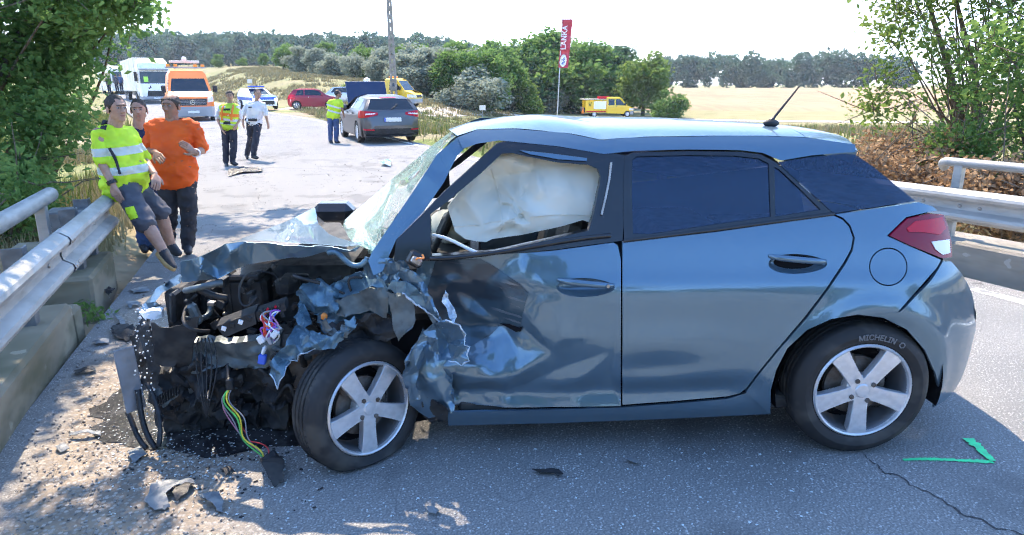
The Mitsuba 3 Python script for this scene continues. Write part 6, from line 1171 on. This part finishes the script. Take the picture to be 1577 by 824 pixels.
    sl = [bone((J['sh' + q], .064 * s), (J['sh' + q] + (J['el' + q] - J['sh' + q]) * sleeves * 2 if sleeves <= .5 else J['el' + q], .064 * s), *([(J['wr' + q], .040 * s)] if sleeves > .5 else [])) for q in 'lr']
    hem = m3.Manifold.batch_hull([sph(J['hips'] + lat * .085 * s + up * .02 * s + fw * .4 * belly * s, (.115 + .30 * belly) * s), sph(J['hips'] - lat * .085 * s + up * .02 * s + fw * .4 * belly * s, (.115 + .30 * belly) * s), sph(waist + lat * .07 * s + fw * .5 * belly * s, (.115 + .5 * belly) * s), sph(waist - lat * .07 * s + fw * .5 * belly * s, (.115 + .5 * belly) * s)])
    sm = finish(U(torso(.012), hem, *sl), min(e, .022), 5, .032, 11); sk = obj('shirt', sm, shirt, k, smooth=True)
    if vest: 
        vm = finish(U(torso(.026), hem.scale([1, 1, 1])), e, 8, .014, 15); obj('vest', vm, vest, k, smooth=True)
    return k, sm, dict(up=up, lat=lat, fw=fw, chest=chest, waist=waist, P=P, E=E)
def stripe_mat(name, base, frm, bands, c=(.62, .63, .60), side_w_=None, side_c=None):
    """Cloth with printed reflective bands at heights along the body's own axis; frm = (origin, axis)."""
    o, ax = frm
    def f(p, n, uv):
        t = (p.x - o[0]) * ax[0] + (p.y - o[1]) * ax[1] + (p.z - o[2]) * ax[2]; col = mix(base, [q * .80 for q in base], smoothstep(.3, .7, fbm(p.x * 9, p.y * 9, p.z * 9, 3)))
        for a, b, cc in bands: col = dr.select((t > a) & (t < b), mi.Color3f(cc), col)
        return col
    mat(name, proc(f), .7, sheen=.3)
mat('navy_cloth', varied([.030, .034, .055], c2=[.020, .022, .038], scale=9), .85, sheen=.4); mat('black_cloth', varied([.022, .022, .028], c2=[.036, .036, .044], scale=9), .85); mat('grey_cloth', varied([.085, .088, .105], c2=[.06, .062, .078], scale=12), .85, sheen=.4); mat('jeans', varied([.06, .10, .22], c2=[.04, .07, .16], scale=10), .85, sheen=.4)
mat('orange_cloth', varied([.80, .115, .010], c2=[.70, .085, .008], scale=7), .8, sheen=.3); mat('white_cloth', varied([.72, .72, .76], c2=[.62, .62, .68], scale=7), .8); mat('shirt_navy', varied([.022, .028, .075], c2=[.016, .020, .055], scale=7), .85)
mat('shoe_dark', [.025, .026, .032], .6); mat('shoe_sole', [.42, .28, .12], .7); mat('reflective', [.55, .57, .55], .35, metallic=.3); mat('hi_vis', [.62, .82, .02], .7, sheen=.3); mat('hi_orange', [.85, .25, .03], .7); mat('watch', [.03, .03, .03], .3, metallic=.5)
# man in the yellow shirt, seated on the barrier's end
D = 6.25
A = lambda x, y, dd=0.0: AT(x, y, D + dd)
J = dict(head=A(180, 168, -.02), neck=A(176, 197), hips=A(191, 288, .02), shl=A(199, 205, .15), shr=A(152, 206, -.13), ell=A(222, 246, .26), wrl=A(238, 268, .05), elr=A(156, 250, -.20), wrr=A(174, 284, -.22), hipl=A(206, 290, .12), hipr=A(196, 297, -.10), knl=A(246, 324, .10), knr=A(224, 343, -.26), anl=A(264, 379, .14), anr=A(253, 389, -.32), toel=A(276, 390, .08), toer=A(268, 411, -.40))
ax = unit(J['neck'] - J['hips']); stripe_mat('vis_shirt', [.58, .83, .03], (J['hips'], ax), ((.14, .21, (.55, .58, .50)), (.31, .38, (.55, .58, .50))))
k, sm, q = person('heavy man in yellow high visibility shirt and grey shorts sitting on the barrier end', J, (.55, -.35, 0), 1.0, belly=.06, shirt='mat_vis_shirt', trousers='mat_grey_cloth', shorts=True, hair='mat_hair_dark', hands={'r': (unit([.25, -.1, -.8]), unit([-.3, -.9, .2]), .5), 'l': (unit([.3, -.5, -.5]), unit([.6, -.3, .5]), .6)})
w_ = lathe([(.036, -.016), (.042, -.016), (.042, .016), (.036, .016)], 20); d_ = unit(J['wrr'] - J['elr']); x_ = unit(np.cross(d_, [0, 0, 1])); obj('wristwatch', place(w_, frame(J['wrr'] - d_ * .02, x_, d_, np.cross(x_, d_))), 'mat_watch', k, smooth=30)
def hit(mesh, px, py):
    """First point of a mesh along a photo pixel's ray."""
    o, d = np.array([0, 0, EYE]), ray(px, py); a, b, c = (mesh.vertices[mesh.faces[:, i]] for i in range(3)); e1, e2 = b - a, c - a; h = np.cross(d, e2); det = (e1 * h).sum(1); det = np.where(np.abs(det) < 1e-12, 1e-12, det)
    s_ = o - a; u_ = (s_ * h).sum(1) / det; q_ = np.cross(s_, e1); v_ = (q_ @ d) / det; t_ = (e2 * q_).sum(1) / det; ok = (u_ >= 0) & (v_ >= 0) & (u_ + v_ <= 1) & (t_ > 0)
    return o + d * t_[ok].min() if ok.any() else None
def patch(name, mesh, pts, mt, key, lift=.006, step=2.0):
    q_ = Polygon(pts); 
    def F(x, y):
        out = []; last = None
        for x_, y_ in zip(x, y): p_ = hit(mesh, x_, y_); last = p_ if p_ is not None else last; out.append((last if last is not None else AT(x_, y_, D)) - ray(x_, y_) / np.linalg.norm(ray(x_, y_)) * lift)
        v_ = np.array(out); return v_, v_ + ray(*pts[0]) * .012
    return obj(name, sheet(F, q_, step), mt, key, smooth=40)
trm = TM(*meshkit.WRITTEN[scene[k + '__trousers']['filename']][:2])
patch('pocket', trm, [(192, 320), (206, 317), (213, 335), (198, 340)], 'mat_hi_vis', k)
patch('shoulder_tab', sm, [(158, 184), (167, 186), (163, 200), (154, 198)], 'mat_black_cloth', k)
pp_ = [hit(sm, x_, y_) for x_, y_ in ((168, 228), (173, 236), (178, 246), (182, 258), (185, 268))]; pp_ = [p_ for p_ in pp_ if p_ is not None]; obj('piping', tube(curve(pp_, 12) - ray(176, 248) * .004, .012, 6), 'mat_black_cloth', k)
dn = unit(np.array([-.25, -.45, -.75])); lo_ = [(J['anr'] + dn * .055 - unit(J['toer'] - J['anr']) * .05, .030), (J['anr'] * .5 + J['toer'] * .5 + dn * .045, .032), (J['toer'] + dn * .018, .026)]
obj('sole', finish(m3.Manifold.batch_hull([sph(*q_) for q_ in lo_]), .02, 3), 'mat_shoe_sole', k, smooth=True)
# man in navy behind him
D = 7.5
J = dict(head=A(214, 170), neck=A(214, 196), hips=A(226, 300), shl=A(236, 206, .1), shr=A(193, 208, -.1), ell=A(246, 240), wrl=A(238, 250, -.2), elr=A(196, 245, -.05), wrr=A(208, 275, -.1), hipl=A(234, 306), hipr=A(218, 306), knl=A(236, 345), knr=A(220, 345), anl=A(234, 378), anr=A(221, 379), toel=A(240, 384, -.1), toer=A(224, 385, -.15))
person('man in a navy shirt and jeans standing between the seated man and the orange shirt', J, (.3, -.8, 0), .98, shirt='mat_shirt_navy', trousers='mat_jeans', hair='mat_hair_dark')
# man in the orange T-shirt
D = 7.0
J = dict(head=A(263, 164), neck=A(265, 186), hips=A(271, 272), shl=A(300, 196, .0), shr=A(235, 196, .0), ell=A(311, 231, .04), wrl=A(301, 236, -.26), elr=A(228, 232, .04), wrr=A(240, 235, -.24), hipl=A(287, 281), hipr=A(258, 281), knl=A(291, 333, -.03), knr=A(261, 333), anl=A(289, 380), anr=A(259, 377), toel=A(290, 387, -.2), toer=A(256, 386, -.15))
k, sm, q = person('stout man in an orange T-shirt gesturing with both hands', J, (-.05, -1, -.05), 1.02, belly=.075, shirt='mat_orange_cloth', trousers='mat_black_cloth', skin='mat_skin_tan', hair='mat_hair_dark', bald=True, hands={'l': (unit([-.35, -.5, .55]), unit([.9, -.2, .3]), .25), 'r': (unit([.45, -.5, -.25]), unit([-.5, -.3, .8]), .3)})
d_ = unit(J['wrl'] - J['ell']); x_ = unit(np.cross(d_, [0, 0, 1])); obj('wristband', place(w_, frame(J['wrl'] - d_ * .02, x_, d_, np.cross(x_, d_))), 'mat_white_cloth', k, smooth=30)
# officer with the vest
D = 15.2
J = dict(head=A(354, 148), neck=A(354, 161), hips=A(353, 193), shl=A(366, 166), shr=A(341, 166), ell=A(370, 181, .1), wrl=A(365, 191, -.05), elr=A(335, 182), wrr=A(341, 197, -.12), hipl=A(358, 197), hipr=A(347, 197), knl=A(360, 222), knr=A(348, 222), anl=A(358, 249), anr=A(348, 251), toel=A(365, 253, -.12), toer=A(350, 256, -.18))
ax = unit(J['neck'] - J['hips']); stripe_mat('police_vest', [.60, .82, .05], (J['hips'], ax), ((.02, .05, (.6, .62, .6)), (.10, .15, (.6, .62, .6)), (.20, .27, (.85, .22, .03))))
k, sm, q = person('police officer in white shirt and yellow orange vest, hand on the hip', J, (.3, -.9, 0), .96, shirt='mat_white_cloth', vest='mat_police_vest', trousers='mat_navy_cloth', detail=.8)
for sg in (1, -1): obj('vest_strap', tube(curve([q['chest'] + q['lat'] * sg * .10 + q['up'] * .16 + q['fw'] * .05, q['chest'] + q['lat'] * sg * .11 + q['fw'] * .155, q['waist'] + q['lat'] * sg * .10 + q['fw'] * .15], 10), .022, 6), 'mat_hi_orange', k)
obj('name_patch', place(rbox(-.07, .07, -.022, .022, 0, .012, .004), frame(q['chest'] + q['fw'] * .155 + q['up'] * .07, q['lat'], q['up'], q['fw'])), 'mat_navy_cloth', k)
obj('belt', place(lathe([(.135, -.03), (.15, -.03), (.15, .03), (.135, .03)], 24), frame(J['hips'] + q['up'] * .06, q['lat'], q['up'], q['fw'])), 'mat_black_cloth', k, smooth=30)
# officer walking
D = 16.4
J = dict(head=A(397, 145), neck=A(395, 157), hips=A(391, 188), shl=A(406, 162), shr=A(381, 162), ell=A(409, 176), wrl=A(412, 188), elr=A(374, 176), wrr=A(374, 188, -.1), hipl=A(397, 191), hipr=A(386, 191), knl=A(394, 216, -.1), knr=A(386, 215, .1), anl=A(390, 240, -.1), anr=A(380, 239, .2), toel=A(397, 243, -.2), toer=A(381, 243, .05))
k, sm, q = person('police officer in a white shirt and dark trousers walking along the road', J, (.5, -.85, 0), .95, shirt='mat_white_cloth', trousers='mat_navy_cloth', detail=.8)
obj('belt', place(lathe([(.135, -.03), (.155, -.03), (.155, .03), (.135, .03)], 24), frame(J['hips'] + q['up'] * .06, q['lat'], q['up'], q['fw'])), 'mat_black_cloth', k, smooth=30); obj('belt_pouch', place(rbox(-.05, .05, -.04, .04, -.06, .06, .01), frame(J['hips'] - q['lat'] * .15 + q['up'] * .06, q['lat'], q['up'], q['fw'])), 'mat_black_cloth', k); obj('badge', place(rbox(-.04, .04, -.015, .015, 0, .012, .004), frame(q['chest'] - q['lat'] * .08 + q['fw'] * .14 + q['up'] * .06, q['lat'], q['up'], q['fw'])), 'mat_navy_cloth', k)
# man in the yellow vest by the grey car
D = 21.2
J = dict(head=A(521, 145), neck=A(518, 154), hips=A(513, 178), shl=A(525, 157), shr=A(507, 158), ell=A(527, 168), wrl=A(529, 175, .1), elr=A(506, 170), wrr=A(507, 180), hipl=A(517, 180), hipr=A(509, 180), knl=A(518, 199), knr=A(509, 199), anl=A(518, 217), anr=A(509, 217), toel=A(523, 219, .05), toer=A(512, 220, -.1))
ax = unit(J['neck'] - J['hips']); stripe_mat('vis_vest', [.60, .82, .04], (J['hips'], ax), ((.10, .15, (.55, .60, .55)), (.25, .30, (.55, .60, .55))))
person('man in a yellow safety vest and jeans talking beside the grey hatchback', J, (.8, .3, 0), .98, shirt='mat_vis_vest', sleeves=.3, trousers='mat_jeans', skin='mat_skin_tan', vest='mat_vis_vest', detail=.8)
# far bystanders by the coach
for x, y0, y1, sh_, lb_ in ((169, 143, 127, 'mat_navy_cloth', 'distant bystander in dark clothes at the roadside, leftmost of the three by the coach'), (181, 141, 126, 'mat_grey_cloth', 'distant bystander in pale grey by the coach, middle of three'), (188, 141, 128, 'mat_jeans', 'distant bystander in blue right beside the coach')):
    D = 66; t = lambda dx, f: A(x + dx, y1 + (y0 - y1) * f); p0 = A(x, y0); dz = float(road_z(p0[0], p0[1])) - p0[2]; Z = np.array([0, 0, 0.0]); sc = (AT(x, y1, D)[2] - AT(x, y0, D)[2]) / 1.76
    b = np.array([p0[0], p0[1], p0[2]]); L = lambda dx, y, z: b + np.array([dx, y, z]) * max(sc, .9)
    J = dict(head=L(0, 0, 1.62), neck=L(0, 0, 1.46), hips=L(0, 0, .95), shl=L(-.18, 0, 1.40), shr=L(.18, 0, 1.40), ell=L(-.24, 0, 1.12), elr=L(.24, 0, 1.12), wrl=L(-.22, .05, .88), wrr=L(.22, .05, .88), hipl=L(-.09, 0, .9), hipr=L(.09, 0, .9), knl=L(-.1, 0, .5), knr=L(.1, 0, .5), anl=L(-.1, 0, .09), anr=L(.1, 0, .09), toel=L(-.1, .17, .03), toer=L(.1, .17, .03))
    person(lb_, J, (0, 1, 0), max(sc, .9), shirt=sh_, trousers='mat_navy_cloth', detail=.5)
# ================================================================ WHAT LIES ON THE ROAD
mat('spray_green', varied([.03, .80, .28], c2=[.05, .62, .24], scale=30), .6)
def ground_strip(pts, w, z, mt, name, n=40, rough=.25, seed=0, **k):
    r = np.random.default_rng(seed); P = (curve(np.array([G(x, y)[:2] for x, y in pts]), n) if len(pts) < 12 else np.array([G(x, y)[:2] for x, y in np.stack([np.interp(np.linspace(0, 1, n), np.linspace(0, 1, len(pts)), np.array(pts)[:, i]) for i in (0, 1)], 1)])) if len(pts) > 2 else np.linspace(G(*pts[0])[:2], G(*pts[1])[:2], n)
    t = np.gradient(P, axis=0); nn = np.stack([-t[:, 1], t[:, 0]], 1); nn /= np.linalg.norm(nn, axis=1, keepdims=True)
    ww = np.interp(np.linspace(0, 1, n), np.linspace(0, 1, len(np.atleast_1d(w))), np.atleast_1d(w)) / 2
    L, R = P + nn * (ww * (1 + rough * r.normal(0, 1, n)))[:, None], P - nn * (ww * (1 + rough * r.normal(0, 1, n)))[:, None]; a = np.arange(n - 1)
    return obj(name, TM(np.vstack([np.c_[L, np.full(n, z)], np.c_[R, np.full(n, z)]]), np.vstack([np.stack([a, a + n, a + n + 1], 1), np.stack([a, a + n + 1, a + 1], 1)])), mt, **k)
gm = ground_strip([(1391, 709.5), (1430, 708), (1480, 710), (1529, 712)], [.016, .026, .024, .032], .004, 'mat_spray_green', 'spray_mark', 40, .22, 1, label='bright green sprayed angle mark on the road behind the rear wheel', cat='paint mark')
ground_strip([(1491, 677), (1503, 688), (1529, 712)], [.055, .045, .03], .008, 'mat_spray_green', 'short_stroke', 20, .2, 2, parent=gm)
mat('crack_dark', [.065, .065, .067], .95, specular=.1)
r = np.random.default_rng(9)
for pts, lb_ in (([(1332, 700), (1352, 716), (1376, 730), (1400, 748), (1436, 762), (1470, 782), (1512, 800), (1560, 818), (1640, 850)], 'ragged dark crack in the asphalt running from the rear wheel'), ([(560, 262), (585, 276), (600, 284), (622, 290)], 'fine crack across the sunlit road behind the bonnet')):
    pts = np.array(pts, float)
    for q_ in range(2): m_ = (pts[1:] + pts[:-1]) / 2 + r.normal(0, 1, (len(pts) - 1, 2)) * [4.0 / (q_ + 1), 2.6 / (q_ + 1)]; pts = np.insert(pts, np.arange(1, len(pts)), m_, axis=0)
    ground_strip(pts, [.005, .009, .006, .010, .006], .003, 'mat_crack_dark', 'road_crack', 90, .45, 5, label=lb_, kind='structure')
# fluid spilt below the engine
def wet_c(p, n, uv): return mix([.018, .018, .02], [.05, .05, .052], smoothstep(.4, .7, fbm(p.x * 12, p.y * 12, 0, 4)))
mat('wet', proc(wet_c), .25, specular=.6, bump=(proc(lambda p, n, uv: fbm(p.x * 60, p.y * 60, 0.0, 3), eps=3e-3), .003))
an = np.linspace(0, 2 * np.pi, 70, endpoint=False); c0, c1 = G(330, 660), G(470, 690); rr = .50 * (1 + .5 * (meshkit.fbm(np.stack([np.cos(an) * 1.6, np.sin(an) * 1.6, 0 * an], 1) + 5, 4) - .5) * 2)
ps = Polygon(np.stack([c0[0] + .12 + rr * 1.7 * np.cos(an), c0[1] + .22 + rr * .95 * np.sin(an)], 1)).buffer(0)
obj('fluid_stain', sheet(lambda a, b: np.stack([a, b, 0 * a + .004], 1), ps, .08), 'mat_wet', label='dark wet stain of spilt fluid under the torn engine bay', cat='stain')
# crumbs of glass, paint and plastic
mat('glass_crumb', [.60, .66, .66], .15, specular=.6); mat('chip_pale', varied([.20, .215, .22], c2=[.11, .13, .15], scale=30), .5); mat('stone', varied([.34, .32, .29], c2=[.20, .19, .175], scale=40), .9)
def crumbs(n, region, size, seed, flat=.35, keep=None):
    r = np.random.default_rng(seed); out = []; base = trimesh.creation.icosahedron()
    while len(out) < n:
        x, y = r.uniform(region[0], region[2]), r.uniform(region[1], region[3])
        if keep is not None and r.random() > keep(x, y): continue
        p = G(x, y); s = size * r.uniform(.35, 1.5) ** 1.3; m = base.copy(); m.vertices = m.vertices * r.uniform(.6, 1.4, (12, 1)) * np.array([s, s * r.uniform(.4, 1), s * flat]); m.apply_transform(rotz(r.uniform(0, 6.28), [p[0], p[1], s * flat * .6 + .002])); out.append(m)
    return cat(out)
near_front = lambda x, y: math.exp(-(((x - 300) / 170) ** 2 + ((y - 660) / 70) ** 2)) + .12
lk = lambda x, y: 1.0 if x > 150 - (y - 480) * .62 else 0.0
obj('glass_crumbs', crumbs(1900, (150, 440, 520, 800), .0044, 1, keep=lambda x, y: near_front(x, y) * lk(x, y)), 'mat_glass_crumb', label='scatter of glass crumbs on the asphalt round the torn front end', cat='glass', kind='stuff')
obj('black_crumbs', crumbs(700, (120, 420, 520, 800), .0065, 2, keep=lambda x, y: near_front(x, y) * lk(x, y)), 'mat_dirty_black', label='scatter of black plastic crumbs round the torn front end', cat='debris', kind='stuff')
obj('loose_gravel', crumbs(1100, (20, 470, 360, 824), .0055, 3, .6, keep=lambda x, y: lk(x, y) * (1.0 if y > 740 - .2 * x or x < 330 else .3)), 'mat_stone', label='loose grit along the foot of the left kerb', cat='gravel', kind='stuff')
obj('glass_crumbs', crumbs(260, (420, 690, 1300, 824), .0045, 4), 'mat_glass_crumb', label='thin scatter of glass crumbs on the shaded asphalt in front of the doors', cat='glass', kind='stuff')
obj('road_crumbs', crumbs(40, (345, 235, 700, 300), .013, 6, .4), 'mat_dirty_black', label='small dark fragments on the sunlit road beyond the car', cat='debris', kind='stuff')
def fragment(name, pts, mt, label, cat_='car part', h=.02, seed=0, fold_=.012, thick=.003, z0=.006):
    """A broken shell lying on the road, outlined on the ground, curled and creased."""
    r = np.random.default_rng(seed); P = np.array([G(x, y)[:2] for x, y in pts]); ring = np.asarray(LineString(np.vstack([P, P[:1]])).segmentize(.025).coords)[:-1]; c = P.mean(0)
    q = Polygon(ring + r.normal(0, .003, ring.shape)).buffer(0); q = q if q.geom_type == 'Polygon' else max(q.geoms, key=lambda g: g.area); f = folds(seed + 90, .05, fold_, (q.bounds[0] - .1, q.bounds[2] + .1, q.bounds[1] - .1, q.bounds[3] + .1)); ext = max(np.ptp(P[:, 0]), np.ptp(P[:, 1])) / 2
    def F(a, b): z = z0 + np.abs(f(a, b)) + h * (1 - np.clip(((a - c[0]) ** 2 + (b - c[1]) ** 2) / ext ** 2, 0, 1)); return np.stack([a, b, z + thick], 1), np.stack([a, b, z], 1)
    return obj(name, sheet(F, q, .016), mt, smooth=25, label=label, cat=cat_)
fragment('bumper_fragment', [(222, 776), (240, 752), (268, 747), (300, 744), (302, 752), (276, 758), (258, 770), (262, 786), (238, 790)], 'mat_chip_pale', 'pale curved scrap of bumper in the sun, left of the two at the lower left', h=.03, seed=1)
fragment('bumper_fragment', [(300, 764), (318, 772), (338, 766), (345, 782), (342, 792), (322, 784)], 'mat_chip_pale', 'smaller pale scrap of bumper, right of the two at the lower left', h=.03, seed=2)
fragment('plastic_scrap', [(262, 762), (286, 752), (303, 750), (290, 764), (272, 776)], 'mat_black_plastic', 'black plastic scrap lying under the pale bumper scrap', seed=3)
fragment('plastic_strip', [(820, 728), (845, 726), (862, 727), (868, 733), (858, 738), (852, 732), (830, 734)], 'mat_black_plastic', 'small black plastic strip on the asphalt below the front door', seed=4, h=.008)
fragment('glass_chip', [(963, 711), (972, 708), (985, 716), (978, 719)], 'mat_chip_pale', 'pale chip on the asphalt below the rear door', cat_='chip', seed=5, h=.006)
fragment('paint_chip', [(656, 788), (666, 784), (676, 790), (672, 798), (660, 796)], 'mat_chip_pale', 'pale chip near the bottom edge, right of the bumper scraps', cat_='chip', seed=6, h=.006)
fragment('mirror_shell', [(402, 722), (412, 712), (432, 714), (442, 728), (438, 746), (422, 754), (408, 744)], 'mat_dirty_black', 'crumpled black plug and mirror shell at the end of the hanging wires', seed=7, h=.06, fold_=.03)
fragment('blue_shard', [(586, 256), (590, 252), (602, 249), (602, 258)], 'mat_car_paint', 'blue paint covered shard standing on the sunlit road behind the windscreen', seed=8, h=.08)
fragment('lamp_shard', [(352, 264), (372, 258), (404, 262), (404, 266), (372, 268), (352, 273)], 'mat_black_plastic', 'long black piece laid as the cast shadow of the officer in the vest', cat_='shadow piece', seed=9, h=.03)  # black piece modelled as the cast shadow of the nearer officer
for i, (P, mt, lb_) in enumerate((([(172, 506), (186, 498), (206, 508), (214, 520), (196, 528), (176, 522)], 'mat_dirty_black', 'black broken plastic block beside the number plate'), ([(174, 486), (182, 488), (196, 504), (190, 508)], 'mat_chip_pale', 'pale splinter leaning on the black block'), ([(144, 528), (166, 526), (168, 531), (148, 534)], 'mat_chip_pale', 'pale lens shard left of the number plate'),
        ([(108, 673), (156, 670), (157, 674), (110, 678)], 'mat_chip_pale', 'thin pale strip on the grit by the kerb'), ([(85, 692), (100, 688), (108, 694), (92, 700)], 'mat_chip_pale', 'pale chip on the grit nearest the kerb'), ([(114, 574), (146, 570), (148, 575), (118, 580)], 'mat_black_plastic', 'short black rod on the shaded strip by the kerb'),
        ([(200, 448), (228, 444), (230, 450), (206, 454)], 'mat_chip_pale', 'grey blue splinter on the road before the concrete block'), ([(194, 470), (210, 466), (216, 472), (200, 478)], 'mat_chip_pale', 'grey blue splinter left of the front wing'), ([(160, 452), (172, 446), (178, 450), (168, 458)], 'mat_dirty_black', 'dark chip at the foot of the short concrete block'), ([(218, 560), (236, 556), (240, 568), (222, 572)], 'mat_dirty_black', 'black chip behind the number plate'),
        ([(196, 700), (216, 694), (226, 704), (206, 716)], 'mat_chip_pale', 'bright lens scrap below the hanging bumper strips'), ([(340, 726), (352, 722), (360, 730), (348, 734)], 'mat_dirty_black', 'dark chip between the wires and the bumper scraps'))):
    fragment('debris_piece', P, mt, lb_, 'debris', seed=20 + i, h=.02)
# seedlings at the foot of the blocks
r = np.random.default_rng(3); w_ = [leaves(np.array([G(x, y) + [0, 0, .03]]) + r.normal(0, .05, (26, 3)) * [1, 1, .5], .035, r) for x, y in ((136, 478), (146, 486), (125, 470), (152, 494))]
obj('kerb_weed', cat(w_), 'mat_leaf_green', label='small green weeds in the gap between the two concrete blocks', cat='weed', kind='stuff')
# ================================================================ SUMMER HAZE
scene['haze_medium'] = {'type': 'homogeneous', 'albedo': {'type': 'rgb', 'value': [.95, .95, .95]}, 'sigma_t': {'type': 'rgb', 'value': [.00022, .00025, .00029]}}
scene['haze'] = {'type': 'cube', 'to_world': T().translate([0, 960, 28]).scale([1960, 1080, 40]), 'bsdf': {'type': 'null'}, 'interior': {'type': 'ref', 'id': 'haze_medium'}}
labels['haze'] = {'label': 'thin pale summer haze filling the air to the horizon', 'category': 'haze', 'kind': 'stuff'}
scene['camera']['medium'] = {'type': 'ref', 'id': 'haze_medium'}
